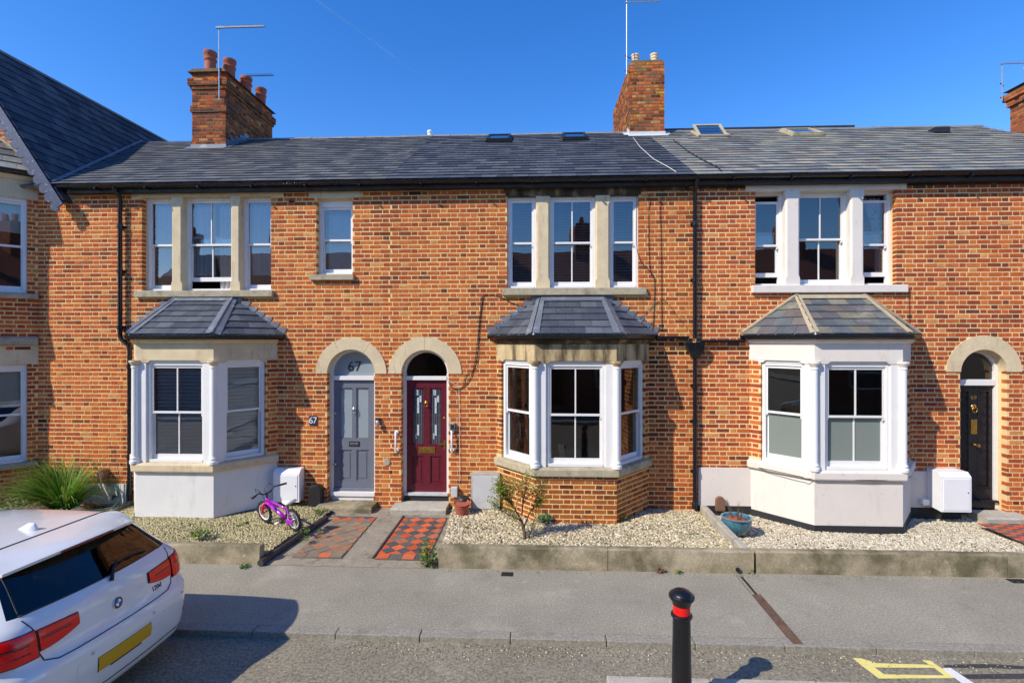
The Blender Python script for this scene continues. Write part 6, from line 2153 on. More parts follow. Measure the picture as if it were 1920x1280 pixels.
# shut line between roof and tailgate
m = MB(); m.tube([cw(0.725, -0.585 + 1.17 * i / 24, roofz(0.725, (-0.585 + 1.17 * i / 24)) + 0.003) for i in range(25)], 0.006, 5); m.build('shut_line', M['car_black'], car)
def line_on(pts, r, name, mat, off=0.0):
    m = MB(); m.tube([car_pt(t, z, off) for t, z in pts], r, 6); return m.build(name, M[mat], car, smooth=True)
def smooth_path(pts, n=6):
    out = []
    for a, b in zip(pts[:-1], pts[1:]):
        for i in range(n): out.append((a[0] + (b[0] - a[0]) * i / n, a[1] + (b[1] - a[1]) * i / n))
    return out + [pts[-1]]
for s in (1, -1):
    line_on(smooth_path([(0, 0.668), (s * 0.4, 0.668), (s * 0.52, 0.672), (s * 0.60, 0.70), (s * 0.628, 0.78)]), 0.005, 'shut_line', 'car_black')
    line_on(smooth_path([(s * 0.628, 0.93), (s * 0.645, 0.97), (s * 0.66, 1.01)]), 0.004, 'shut_line', 'car_black')
def patch(ts, lo, hi, off, name, mat, thick=0.012, nz=5, parent=None):
    m = MB(); nt_ = len(ts)
    for o_ in (off, off - thick):
        vs = []
    vs = []
    for o_ in (off, off - thick):
        for t in ts:
            for j in range(nz + 1):
                z = lo(t) + (hi(t) - lo(t)) * j / nz
                e = 0.004 if (j in (0, nz) and o_ == off) else 0
                vs.append(car_pt(t, z, o_ - e))
    K = nz + 1
    fs = [(i * K + j, (i + 1) * K + j, (i + 1) * K + j + 1, i * K + j + 1) for i in range(nt_ - 1) for j in range(nz)]
    n0 = nt_ * K
    for i in range(nt_ - 1):
        fs += [(i * K, n0 + i * K, n0 + (i + 1) * K, (i + 1) * K), (i * K + nz, (i + 1) * K + nz, n0 + (i + 1) * K + nz, n0 + i * K + nz)]
    for i in (0, nt_ - 1):
        for j in range(nz):
            fs.append((i * K + j, i * K + j + 1, n0 + i * K + j + 1, n0 + i * K + j))
    m.add(vs, fs)
    o = m.build(name, M[mat], parent or car, smooth=True); sharp_edges(o.data, 45)
    return o
def span(a, b, n): return [a + (b - a) * i / n for i in range(n + 1)]
for s in (1, -1):
    # lamp on the wing
    o1 = lambda t: 0.745 + 0.05 * max(0, (abs(t) - 0.95) / 0.25)
    h1 = lambda t: 0.925 - 0.012 * max(0, (abs(t) - 0.95) / 0.25)
    patch([s * v for v in span(0.626, 1.2, 16)], lambda t: o1(t) - 0.008, lambda t: h1(t) + 0.008, 0.01, 'lamp_surround', 'car_black', 0.01)
    lamp = patch([s * v for v in span(0.636, 1.185, 16)], o1, h1, 0.018, 'tail_lamp', 'car_red', 0.012)
    patch([s * v for v in span(0.68, 1.05, 10)], lambda t: 0.845, lambda t: 0.872, 0.0215, 'lamp_insert', 'car_red_dark', 0.006, 2, parent=lamp)
    patch([s * v for v in span(0.68, 1.05, 10)], lambda t: 0.79, lambda t: 0.803, 0.0215, 'lamp_insert', 'car_red_dark', 0.006, 2, parent=lamp)
    # lamp on the tailgate
    o2 = lambda t: 0.775 + 0.05 * max(0, (0.6 - abs(t)) / 0.27) ** 2
    h2 = lambda t: 0.915 - 0.01 * max(0, (0.6 - abs(t)) / 0.27)
    patch([s * v for v in span(0.33, 0.622, 9)], lambda t: o2(t) - 0.007, lambda t: h2(t) + 0.007, 0.008, 'lamp_surround', 'car_black', 0.01)
    lamp = patch([s * v for v in span(0.34, 0.614, 9)], o2, h2, 0.016, 'tail_lamp', 'car_red', 0.012)
    patch([s * v for v in span(0.4, 0.6, 6)], lambda t: 0.845, lambda t: 0.868, 0.0195, 'lamp_insert', 'car_red_dark', 0.006, 2, parent=lamp)
    patch([s * v for v in span(0.72, 1.0, 8)], lambda t: 0.385 + 0.01 * (abs(t) - 0.72), lambda t: 0.41 + 0.04 * (abs(t) - 0.72), 0.006, 'reflector', 'car_red_dark', 0.01, 2)
    for t_ in (0.3, 0.68):
        m = MB(); c = car_pt(s * t_, 0.575, 0.002); m.lathe([(0.013, 0), (0.013, 0.003), (0.009, 0.003)], (0, 0, 0), 12, M=Matrix.Translation(c) @ Matrix.Rotation(math.radians(90), 4, 'Y')); m.build('parking_sensor', M['grey_box'], car)
# recess, plate, lower lip
patch(span(-0.42, 0.42, 12), lambda t: 0.385, lambda t: 0.545, 0.001, 'plate_recess', 'car_white', 0.006, 3)
line_on(smooth_path([(-0.42, 0.385), (-0.42, 0.545), (0.42, 0.545), (0.42, 0.385), (-0.42, 0.385)], 10), 0.004, 'recess_edge', 'car_white', -0.001)
patch(span(-0.262, 0.262, 10), lambda t: 0.398, lambda t: 0.514, 0.006, 'plate_surround', 'car_black', 0.01, 2)
patch(span(-0.258, 0.258, 10), lambda t: 0.403, lambda t: 0.512, 0.011, 'number_plate', 'plate', 0.008, 2)
patch(span(-0.15, 0.15, 6), lambda t: 0.388, lambda t: 0.402, 0.0105, 'plate_strip', 'car_black', 0.008, 2)
patch(span(-1.1, 1.1, 40), lambda t: 0.262, lambda t: 0.276, 0.004, 'lower_trim', 'car_black', 0.01, 2)
# badge
bp_ = car_pt(0, 0.815, 0.0)
nb_ = (car_pt(0, 0.815, 0.05) - bp_).normalized()
yb_ = Vector((0, 1, 0)); zb2 = nb_.cross(yb_)
MB_ = Matrix((yb_, zb2, nb_)).transposed().to_4x4(); MB_.translation = bp_
badge = MB(); badge.lathe([(0.047, 0), (0.047, 0.005), (0.043, 0.008), (0.034, 0.006)], (0, 0, 0), 24, M=MB_)
bd = badge.build('badge', M['chrome'], car, autosmooth=40)
m = MB(); m.lathe([(0.043, 0.007), (0.043, 0.0088), (0.0295, 0.0088), (0.0295, 0.007)], (0, 0, 0), 24, M=MB_); m.build('badge_ring', M['car_black'], bd)
for q in range(4):
    m = MB(); pts = [Vector((0, 0, 0.0092))] + [Vector((0.029 * math.cos(a), 0.029 * math.sin(a), 0.0092)) for a in [math.pi / 2 * (q + i / 6) for i in range(7)]]
    m.add([MB_ @ p for p in pts], [tuple(range(8))]); m.build('badge_quarter', M['blue_badge' if q % 2 else 'plastic_white'], bd, fix=False)
def car_text(s, size, t, z, mat):
    me = text_mesh(s, size, 0.004, 'model_lettering'); me.materials.clear(); me.materials.append(M[mat])
    p = car_pt(t, z, 0.002); n_ = (car_pt(t, z, 0.05) - car_pt(t, z, 0)).normalized(); x_ = (car_pt(t + 0.02, z, 0) - car_pt(t - 0.02, z, 0)).normalized(); y_ = n_.cross(x_)
    T = Matrix((x_, y_, n_)).transposed().to_4x4(); T.translation = p
    me.transform(T); me.attributes.new('tint', 'FLOAT_COLOR', 'FACE')
    o = bpy.data.objects.new('model_lettering', me); C.objects.link(o); attach(o, car)
car_text('120d', 0.06, 0.42, 0.745, 'car_black')
# tailgate crease
# rear wiper
m = MB(); pz0 = car_pt(0.0, 1.0, 0.02)
m.tube([car_pt(-0.01, 0.995, 0.012), car_pt(0.03, 1.04, 0.035), car_pt(0.12, 1.09, 0.03), car_pt(0.3, 1.075, 0.02)], [0.016, 0.013, 0.009, 0.006], 8)
wp = m.build('wiper', M['car_black'], car, smooth=True)
m = MB(); m.tube([car_pt(0.06, 1.055, 0.012), car_pt(0.26, 1.085, 0.012), car_pt(0.44, 1.06, 0.012)], 0.007, 6); m.build('wiper_blade', M['rubber'], wp)
# black edge of the rear glass
line_on(smooth_path([(-0.66, 1.034), (0, 1.034), (0.66, 1.034)], 12), 0.006, 'window_seal', 'car_black')
for s in (1, -1):
    line_on(smooth_path([(s * 0.655, 1.035), (s * 0.60, 1.18), (s * 0.55, 1.33)], 8), 0.006, 'window_seal', 'car_black')
# shark fin aerial
m = MB(); rows = []
fc = (0.93, 0.0)
for i in range(9):
    f = i / 8
    L = 0.2 * (1 - f * 0.72); w_ = 0.04 * (1 - f) ** 0.6 + 0.002; zz = 0.062 * f; xo = -0.045 * f
    ring_ = []
    for k in range(14):
        a = 2 * math.pi * k / 14
        x = L / 2 * math.cos(a); y = w_ * math.sin(a) * (0.75 + 0.25 * (x / (L / 2) < 0))
        ring_.append(cw(fc[0] + x * 1.0 + xo * 0.9, y, roofz(fc[0], 0) - 0.004 + zz))
    rows.append(ring_)
m.add([p for r in rows for p in r], [(i * 14 + k, i * 14 + (k + 1) % 14, (i + 1) * 14 + (k + 1) % 14, (i + 1) * 14 + k) for i in range(8) for k in range(14)] + [tuple(range(8 * 14, 9 * 14))])
m.build('roof_aerial', M['car_white'], car, smooth=True)
# inside: floor, seats, head rests, roof lining
m = MB()
a_, b_ = cw(0.3, -0.7, 0.35), cw(2.9, 0.7, 0.4)
m.box(min(a_.x, b_.x), max(a_.x, b_.x), a_.y, b_.y, a_.z, b_.z); m.build('cabin_floor', M['leather'], car)
for sx, ys in ((0.75, (-0.36, 0.36)), (1.75, (-0.36, 0.36))):
    for y in ys:
        m = MB()
        for i in range(1):
            p = [cw(sx, y, 0.45), cw(sx - 0.14, y, 1.0)]
        d_ = 0.24
        m.prism([(CAR_RX - sx - 0.06, ROAD_Z + 0.45), (CAR_RX - sx + 0.06, ROAD_Z + 0.45), (CAR_RX - sx + 0.18, ROAD_Z + 0.98), (CAR_RX - sx + 0.08, ROAD_Z + 1.0)], CAR_CY + y - d_, CAR_CY + y + d_)
        st_ = m.build('seat', M['leather'], car, bevel=0.04, seg=3)
        m = MB(); hx = CAR_RX - sx + 0.14
        m.box(hx - 0.05, hx + 0.04, CAR_CY + y - 0.13, CAR_CY + y + 0.13, ROAD_Z + 1.03, ROAD_Z + 1.19); m.build('head_rest', M['leather'], st_, bevel=0.035, seg=3)
# wheels
for x in (0.82, 3.48):
    for s in (1, -1):
        c = cw(x, s * 0.80, 0.31); R = Matrix.Rotation(math.radians(90), 4, 'X')
        m = MB(); m.lathe([(0.2, -0.1), (0.29, -0.105), (0.312, -0.07), (0.312, 0.07), (0.29, 0.105), (0.2, 0.1)], (0, 0, 0), 28, M=Matrix.Translation(c) @ R)
        wv = m.build('wheel', M['rubber'], car, autosmooth=40)
        m = MB(); m.lathe([(0.02, -0.108), (0.205, -0.106), (0.205, 0.106), (0.02, 0.108)], (0, 0, 0), 24, M=Matrix.Translation(c) @ R); m.build('rim', M['steel'], wv, autosmooth=40)
# ================================================================== THINGS IN THE GARDENS AND ON THE WALLS
# ------------------------------------------------------------------ child's bicycle
A_ = onZ(499, 977, 0.125); B_ = onZ(553, 993, 0.125)
dv = A_ - B_; yaw = math.atan2(dv.y, dv.x); WB = dv.length
bike = thing('child_bicycle', 'small purple and red child bicycle leaning against white meter box', 'bicycle', (B_.x, B_.y, 0.118), local=True, rot=(math.radians(-9), 0, yaw))
WR = 0.168
def wheel(x, name_tag):
    m = MB()
    n = 26; pr = []
    m.tube([(x + (WR - 0.022) * math.cos(2 * math.pi * i / n), 0, WR + (WR - 0.022) * math.sin(2 * math.pi * i / n)) for i in range(n)], 0.022, 8, closed=True)
    # tread blocks
    for i in range(26):
        a = 2 * math.pi * (i + 0.5) / 26
        T = Matrix.Translation((x, 0, WR)) @ Matrix.Rotation(-a, 4, 'Y') @ Matrix.Translation((WR - 0.001, 0, 0))
        s = 1 if i % 2 else -1
        m.box(-0.004, 0.004, -0.018 + 0.006 * s, 0.014 + 0.006 * s, -0.01, 0.01, M=T)
    w = m.build('wheel', M['rubber'], bike, smooth=False)
    m = MB(); m.tube([(x + (WR - 0.045) * math.cos(2 * math.pi * i / n), 0, WR + (WR - 0.045) * math.sin(2 * math.pi * i / n)) for i in range(n)], 0.012, 6, closed=True)
    m.build('rim', M['plastic_white'], w, smooth=True)
    for i in range(14):
        a = 2 * math.pi * i / 14
        m = MB(); m.tube([(x, 0.012 * (1 if i % 2 else -1), WR), (x + (WR - 0.045) * math.cos(a), 0, WR + (WR - 0.045) * math.sin(a))], 0.0022, 4); m.build('spoke', M['chrome'], w)
    m = MB(); m.tube([(x, -0.05, WR), (x, 0.05, WR)], 0.016, 8); m.build('hub', M['bike_red' if x > 0.2 else 'chrome'], w)
wheel(0.0, 'r'); wheel(WB, 'f')
bb = (0.2, 0, 0.15); st_top = (0.1, 0, 0.31); hd = (WB - 0.12, 0, 0.42); hd_lo = (WB - 0.095, 0, 0.345)
m = MB(); m.tube([hd, hd_lo], 0.02, 10); m.tube([hd_lo, (0.3, 0, 0.21), bb], [0.028, 0.032, 0.026], 10); m.tube([(hd[0], 0, hd[2] - 0.02), (0.26, 0, 0.335), st_top], [0.02, 0.017, 0.017], 8); m.tube([(st_top[0] - 0.005, 0, st_top[2] + 0.02), bb], 0.017, 8)
for s in (-1, 1):
    m.tube([bb, (0.08, s * 0.04, 0.155), (0, s * 0.05, WR)], 0.011, 6); m.tube([st_top, (0.05, s * 0.04, 0.25), (0, s * 0.05, WR)], 0.010, 6)
m.build('frame', M['bike_purple'], bike, smooth=True)
m = MB(); m.box(-0.05, 0.1, 0.052, 0.062, 0.12, 0.19); m.build('chain_guard', M['bike_purple'], bike, bevel=0.012)
m = MB()
m.tube([hd_lo, (WB - 0.085, 0, 0.33)], 0.022, 8)
for s in (-1, 1):
    m.tube([(WB - 0.085, s * 0.045, 0.33), (WB - 0.03, s * 0.048, 0.22), (WB, s * 0.048, WR - 0.01)], [0.022, 0.021, 0.016], 8)
m.tube([(WB - 0.085, -0.05, 0.328), (WB - 0.085, 0.05, 0.328)], 0.02, 8)
m.build('fork', M['bike_red'], bike, smooth=True)
m = MB(); hb = (WB - 0.14, 0, 0.5)
m.tube([hd, hb], 0.013, 8); m.tube([(hb[0], -0.06, hb[2]), (hb[0], 0.06, hb[2])], 0.012, 8)
for s in (-1, 1): m.tube([(hb[0], s * 0.06, hb[2]), (hb[0] - 0.0, s * 0.13, hb[2] + 0.05), (hb[0] - 0.05, s * 0.22, hb[2] + 0.055)], 0.011, 8)
hbo = m.build('handlebar', M['plastic_black'], bike, smooth=True)
for s in (-1, 1):
    m = MB(); m.tube([(hb[0] - 0.04, s * 0.2, hb[2] + 0.054), (hb[0] - 0.09, s * 0.29, hb[2] + 0.055)], 0.017, 8); m.build('grip', M['rubber'], hbo)
    m = MB(); m.tube([(hb[0] + 0.02, s * 0.15, hb[2] + 0.05), (hb[0] + 0.05, s * 0.2, hb[2] + 0.03), (hb[0] + 0.02, s * 0.26, hb[2] + 0.03)], 0.006, 6); m.build('brake_lever', M['chrome'], hbo)
    m = MB(); m.tube([(hb[0] + 0.02, s * 0.15, hb[2] + 0.05), (hb[0] + 0.1, s * 0.12, hb[2] + 0.1), (hb[0] + 0.12, s * 0.04, hb[2] + 0.03), (hb[0] + 0.06, s * 0.02, hb[2] - 0.1)], 0.004, 5); m.build('brake_cable', M['cable'], hbo)
m = MB(); sd = (0.07, 0, 0.43)
m.tube([st_top, (0.075, 0, 0.41)], 0.012, 8); m.build('seat_post', M['plastic_black'], bike)
m = MB(); rows = []
for i in range(9):
    f = i / 8; x = sd[0] - 0.09 + 0.22 * f; w_ = 0.075 * (1 - f) ** 0.7 + 0.016; zt = 0.018 + 0.02 * (1 - f) ** 2
    rows.append([(x, w_ * math.cos(a), sd[2] + zt * max(-0.5, math.sin(a)) + (0.02 * (1 - f) ** 2)) for a in [2 * math.pi * k / 12 for k in range(12)]])
m.add([p for r in rows for p in r], [(i * 12 + k, i * 12 + (k + 1) % 12, (i + 1) * 12 + (k + 1) % 12, (i + 1) * 12 + k) for i in range(8) for k in range(12)] + [tuple(range(12)), tuple(range(96, 108))])
m.build('saddle', M['white_vinyl'], bike, smooth=True)
m = MB(); m.lathe([(0.05, -0.003), (0.05, 0.003)], (0, 0, 0), 18, M=Matrix.Translation((bb[0], 0.05, bb[2])) @ Matrix.Rotation(math.radians(90), 4, 'X')); cr = m.build('chainring', M['plastic_black'], bike)
for s in (-1, 1):
    m = MB(); m.tube([(bb[0], s * 0.06, bb[2]), (bb[0] + s * 0.07, s * 0.07, bb[2] - s * 0.04)], 0.009, 6); m.build('crank', M['chrome'], bike)
    m = MB(); c = (bb[0] + s * 0.07, s * 0.1, bb[2] - s * 0.04); m.box(c[0] - 0.03, c[0] + 0.03, c[1] - 0.025, c[1] + 0.025, c[2] - 0.009, c[2] + 0.009); m.build('pedal', M['white_vinyl'], bike, bevel=0.004)

# ------------------------------------------------------------------ meter boxes and cabinets
def meter_box(label, px0, px1, py0, py1, depth, mat, hood=True, door_mat=None, base=None):
    yf = Y0 - depth
    x0, x1 = wx(px0, yf), wx(px1, yf); z0 = wz((px0 + px1) / 2, py1, yf); z1 = wz((px0 + px1) / 2, py0, yf)
    if base is not None: z0 = base
    t = thing('meter_box', label, 'box', ((x0 + x1) / 2, Y0, z0), 'meter boxes on the house fronts')
    m = MB()
    if hood:
        m.add([(x, y, z) for x in (x0, x1) for y, z in ((Y0 - 0.002, z0 + 0.03), (yf, z0), (yf, z1 - 0.07), (yf + 0.07, z1), (Y0 - 0.002, z1 + 0.0))],
              [(0, 1, 2, 3, 4), (9, 8, 7, 6, 5)] + [(i, 5 + i, 5 + (i + 1) % 5, (i + 1) % 5) for i in range(5)])
    else:
        m.box(x0, x1, yf, Y0 - 0.002, z0, z1)
    m.build('box_shell', M[mat], t, bevel=0.004)
    m = MB(); m.box(x0 + 0.03, x1 - 0.03, yf - 0.008, yf + 0.001, z0 + 0.03, z1 - (0.1 if hood else 0.03)); d = m.build('box_door', M[door_mat or mat], t, bevel=0.004)
    m = MB(); c = Vector((x1 - 0.06, yf - 0.009, (z0 + z1) / 2)); m.lathe([(0.01, 0), (0.01, 0.004)], (0, 0, 0), 10, M=Matrix.Translation(c) @ Matrix.Rotation(math.radians(90), 4, 'X')); m.build('lock', M['plastic_black'], d)
    return t, x0, x1, z0, z1
mbx, _, _, _, _ = meter_box('white plastic meter box beside the white bay base behind the bicycle', 512, 561, 880, 941, 0.2, 'plastic_white', True)
t_, x0_, x1_, z0_, z1_ = meter_box('grey concrete meter cabinet standing by the maroon door', 883, 937, 888, 963, 0.18, 'concrete_pale', False, 'grey_box', base=0.07)
t_, x0_, x1_, z0_, z1_ = meter_box('large white meter box beside the black door', 1765, 1822, 886, 960, 0.32, 'plastic_white', True)
m = MB(); m.tube([(x0_ + 0.1, Y0 - 0.15, z0_ + 0.02), (x0_ + 0.1, Y0 - 0.15, 0.05)], 0.025, 8); m.build('gas_pipe', M['plastic_black'], t_)
# dark bin of drain in the shade by the grey door
m = MB(); gx = wx(592, Y0 - 0.1)
m.prism([(gx - 0.11, 0.05), (gx + 0.11, 0.05), (gx + 0.11, 0.34)] + [(gx + 0.11 * math.cos(a), 0.34 + 0.11 * math.sin(a)) for a in [math.pi * i / 10 for i in range(1, 10)]] + [(gx - 0.11, 0.34)], Y0 - 0.16, Y0 - 0.01)
tag(m.build('gully_cover', M['plastic_black'], bevel=0.01), 'black plastic drain cover against the wall left of the grey door', 'cover')

# white board with the outside tap, hose
bxa, bxb = wx(155), wx(238)
m = MB(); m.box(bxa, bxb, Y0 - 0.02, Y0 - 0.001, wz(200, 944), wz(200, 906)); tb = m.build('wall_board', M['white_render'], bevel=0.003)
tag(tb, 'white painted board on the wall behind the green hose', 'board')
tp = onY(217, 930, Y0 - 0.03)
tap = thing('outside_tap', 'small black outside tap on the white board', 'tap', tp)
m = MB(); m.tube([tp + Vector((0, 0.01, 0)), tp + Vector((0, -0.05, 0)), tp + Vector((0, -0.08, -0.03))], 0.014, 8); m.build('spout', M['plastic_black'], tap, smooth=True)
m = MB(); m.box(tp.x - 0.03, tp.x + 0.03, tp.y - 0.045, tp.y - 0.03, tp.z + 0.012, tp.z + 0.03); m.build('tap_handle', M['plastic_black'], tap)
hp = [onY(203, 908, Y0 - 0.05), onY(213, 911, Y0 - 0.06), onY(221, 920, Y0 - 0.07), onY(223, 932, Y0 - 0.08), onZ(217, 945, 0.14), onZ(205, 952, 0.12), onZ(185, 955, 0.12), onZ(160, 958, 0.125), onZ(120, 966, 0.13), onZ(60, 972, 0.14)]
hs = []
for i in range(len(hp) - 1):
    for k in range(6):
        f = k / 6; p0 = hp[max(i - 1, 0)]; p1 = hp[i]; p2 = hp[i + 1]; p3 = hp[min(i + 2, len(hp) - 1)]
        hs.append(0.5 * ((2 * p1) + (p2 - p0) * f + (2 * p0 - 5 * p1 + 4 * p2 - p3) * f * f + (-p0 + 3 * p1 - 3 * p2 + p3) * f ** 3))
m = MB(); m.tube(hs, 0.013, 8); tag(m.build('garden_hose', M['hose'], smooth=True), 'green garden hose hanging from the tap board and trailing left', 'hose')
vt = onY(189, 893, Y0 - 0.12)
def flue(label, p, w, h, d, mat):
    t = thing('wall_flue', label, 'vent', p)
    m = MB(); pr = [(p.x - w / 2, p.z - h / 2), (p.x + w / 2, p.z - h / 2), (p.x + w / 2, p.z + h * 0.2)] + [(p.x + w / 2 * math.cos(a), p.z + h * 0.2 + h * 0.3 * math.sin(a)) for a in [math.pi * i / 8 for i in range(1, 8)]] + [(p.x - w / 2, p.z + h * 0.2)]
    m.prism(pr, Y0 - d, Y0 - 0.002); m.build('flue_hood', M[mat], t, bevel=0.006)
    m = MB(); m.box(p.x - w * 0.35, p.x + w * 0.35, Y0 - d - 0.004, Y0 - d + 0.002, p.z - h * 0.4, p.z + h * 0.2); m.build('flue_front', M[mat], t)
flue('brown hooded flue above the white board', vt, 0.13, 0.24, 0.14, 'brown_vent')
flue('brown hooded flue on the white plinth behind the blue pot', onY(1352, 945, Y0 - 0.1), 0.15, 0.24, 0.09, 'brown_vent')

# ------------------------------------------------------------------ small things on the wall by the doors
def plaque(label, px0, px1, py0, py1, digits):
    x0, x1, z0, z1 = rect_px(px0, px1, py0, py1)
    t = thing('number_plaque', label, 'plaque', ((x0 + x1) / 2, Y0, z0))
    n = len(digits); w = (x1 - x0) / n
    for i, c in enumerate(digits):
        m = MB(); m.box(x0 + i * w + 0.002, x0 + (i + 1) * w - 0.002, Y0 - 0.014, Y0 - 0.001, z0, z1); tl = m.build('number_tile', M['navy_tile'], t, bevel=0.002)
        lettering(c, (z1 - z0) * 0.95, 0.003, 'digit', 'white', tl, frame((x0 + (i + 0.5) * w, Y0 - 0.016, (z0 + z1) / 2), 0))
plaque('navy tile plaque with white number 67 on the brickwork', 580, 595, 779, 797, '67')
def grab_rail(label, px, py0, py1):
    a = onY(px, py0, Y0 - 0.06); b = onY(px, py1, Y0 - 0.06)
    t = thing('grab_rail', label, 'handle', (a.x, Y0, b.z), 'white grab rails beside the maroon door')
    m = MB(); m.tube([(a.x, Y0, a.z - 0.03), (a.x, Y0 - 0.05, a.z - 0.03), (a.x, Y0 - 0.068, a.z - 0.06), (a.x, Y0 - 0.07, (a.z + b.z) / 2), (a.x, Y0 - 0.068, b.z + 0.06), (a.x, Y0 - 0.05, b.z + 0.03), (a.x, Y0, b.z + 0.03)], 0.016, 10); m.build('rail', M['plastic_white'], t, smooth=True)
    for z in (a.z - 0.03, b.z + 0.03):
        m = MB(); m.lathe([(0.038, 0.001), (0.036, 0.012), (0.02, 0.016)], (0, 0, 0), 14, M=Matrix.Translation((a.x, Y0, z)) @ Matrix.Rotation(math.radians(90), 4, 'X')); m.build('rail_foot', M['plastic_white'], t, autosmooth=40)
grab_rail('white grab rail on the brick pier left of the maroon door', 742, 808, 848)
grab_rail('white grab rail right of the maroon door below the key safe', 847, 806, 848)
p = onY(848, 799, Y0 - 0.05)
ks = thing('key_safe', 'grey key safe on the wall right of the maroon door', 'key safe', p)
m = MB(); m.box(p.x - 0.045, p.x + 0.045, Y0 - 0.055, Y0 - 0.001, p.z - 0.07, p.z + 0.06); m.build('safe_body', M['steel'], ks, bevel=0.01)
m = MB(); m.box(p.x - 0.03, p.x + 0.03, Y0 - 0.062, Y0 - 0.054, p.z - 0.05, p.z + 0.03); m.build('safe_cover', M['plastic_black'], ks, bevel=0.006)
p = onY(709, 792, Y0 - 0.04)
wl_ = thing('wall_lamp', 'small black wall lamp between the two doors', 'lamp', p)
m = MB(); m.box(p.x - 0.03, p.x + 0.03, Y0 - 0.05, Y0 - 0.001, p.z + 0.0, p.z + 0.08); m.build('lamp_back', M['plastic_black'], wl_, bevel=0.008)
m = MB(); m.lathe([(0.028, -0.06), (0.03, -0.02), (0.03, 0.03), (0.022, 0.04)], (p.x, Y0 - 0.065, p.z), 14); m.build('lamp_body', M['steel'], wl_, autosmooth=40)
p = onY(725, 866, Y0); m = MB(); m.lathe([(0.065, 0.001), (0.062, 0.012), (0.04, 0.018), (0.02, 0.016)], (0, 0, 0), 18, M=Matrix.Translation(p) @ Matrix.Rotation(math.radians(90), 4, 'X'))
tag(m.build('wall_boss', M['sill_stone'], autosmooth=40), 'round pale stone boss low on the pier between the doors', 'plate')
p = onY(852, 922, Y0 - 0.04); m = MB(); m.box(p.x - 0.055, p.x + 0.055, Y0 - 0.08, Y0 - 0.001, p.z - 0.08, p.z + 0.09); tag(m.build('junction_box', M['grey_box'], bevel=0.008), 'small grey junction box low beside the maroon door', 'box')
p = onY(1733, 940, Y0 - 0.04); m = MB(); m.box(p.x - 0.06, p.x + 0.06, Y0 - 0.09, Y0 - 0.022, p.z - 0.05, p.z + 0.05); tag(m.build('junction_box', M['plastic_white'], bevel=0.008), 'small white junction box beside the large white meter box', 'box')
# terracotta pots by the step
p = onZ(866, 962, 0.09)
ft = thing('flower_pot', 'old terracotta pot with a saucer lid and black bag beside the pale step', 'pot', p)
m = MB(); m.lathe([(0.1, 0), (0.115, 0.13), (0.125, 0.135), (0.125, 0.16), (0.105, 0.16), (0.1, 0.12)], (p.x, p.y, 0.07), 20); m.build('pot_body', M['terracotta'], ft, autosmooth=40)
m = MB(); m.lathe([(0.02, 0.0), (0.12, 0.012), (0.14, 0.035), (0.13, 0.038), (0.11, 0.02), (0.01, 0.016)], (0, 0, 0), 20, M=Matrix.Translation((p.x, p.y, 0.235)) @ Matrix.Rotation(math.radians(9), 4, 'X')); m.build('saucer', M['terracotta'], ft, autosmooth=40)
m = MB(); m.lathe([(0.05, 0), (0.11, 0.02), (0.12, 0.07), (0.08, 0.12), (0.03, 0.13)], (p.x - 0.0, p.y + 0.17, 0.2), 12); m.build('bin_bag', M['plastic_black'], ft, smooth=True)
# blue glazed pot
p = onZ(1381, 999, 0.05)
gp = thing('plant_pot', 'blue glazed bowl pot with bare twigs on whitish gravel', 'pot', p)
m = MB(); m.lathe([(0.1, 0.0), (0.15, 0.04), (0.2, 0.13), (0.215, 0.2), (0.205, 0.235), (0.225, 0.25), (0.225, 0.265), (0.195, 0.265), (0.185, 0.23), (0.05, 0.225)], (p.x, p.y, 0.035), 28); m.build('pot_body', M['glaze'], gp, autosmooth=50)
m = MB(); m.lathe([(0.19, 0.255), (0.1, 0.275), (0.01, 0.28)], (p.x, p.y, 0), 20); m.build('pot_soil', M['terracotta'], gp, smooth=True)
m = MB()
for i in range(9):
    a = random.uniform(0, 6.28); L = random.uniform(0.12, 0.34); b0 = Vector((p.x + 0.06 * math.cos(a), p.y + 0.06 * math.sin(a), 0.265)); tip = b0 + Vector((0.3 * L * math.cos(a), 0.3 * L * math.sin(a), L))
    mid = (b0 + tip) / 2 + Vector((random.uniform(-.02, .02), random.uniform(-.02, .02), 0)); m.tube([b0, mid, tip], [0.006, 0.004, 0.002], 5)
m.build('twigs', M['bark'], gp)

# ------------------------------------------------------------------ plants
GREENS = [srgb(96, 132, 48), srgb(74, 112, 40), srgb(122, 154, 62), srgb(150, 172, 80), srgb(58, 92, 36)]
def leafq(m, c, d, w, n_up, col, bend=0.2):
    """one pointed leaf of four faces"""
    d = Vector(d); L = d.length; t = d.normalized(); s = t.cross(n_up)
    s = s.normalized() if s.length > 1e-4 else t.orthogonal().normalized()
    u = s.cross(t)
    c = Vector(c)
    mid = c + d * 0.5 + u * (-bend * L * 0.2)
    m.add([c, mid - s * w + u * w * 0.3, c + d, mid + s * w + u * w * 0.3, mid], [(0, 4, 1), (1, 4, 2), (2, 4, 3), (3, 4, 0)], col)
def blade(m, c, ang, L, lean, w, col, n=5, droop=1.0):
    c = Vector(c); dx = Vector((math.cos(ang), math.sin(ang), 0)); s = Vector((-math.sin(ang), math.cos(ang), 0))
    vs = []
    x = z = 0.0; a = lean
    for i in range(n + 1):
        f = i / n; ww = w * (1 - f ** 2) + 0.0008
        q = c + dx * x + Vector((0, 0, z)); vs += [q - s * ww, q + s * ww]
        x += L / n * math.sin(a); z += L / n * math.cos(a); a += droop / n * (0.6 + f)
    m.add(vs, [(2 * i, 2 * i + 1, 2 * i + 3, 2 * i + 2) for i in range(n)], col)
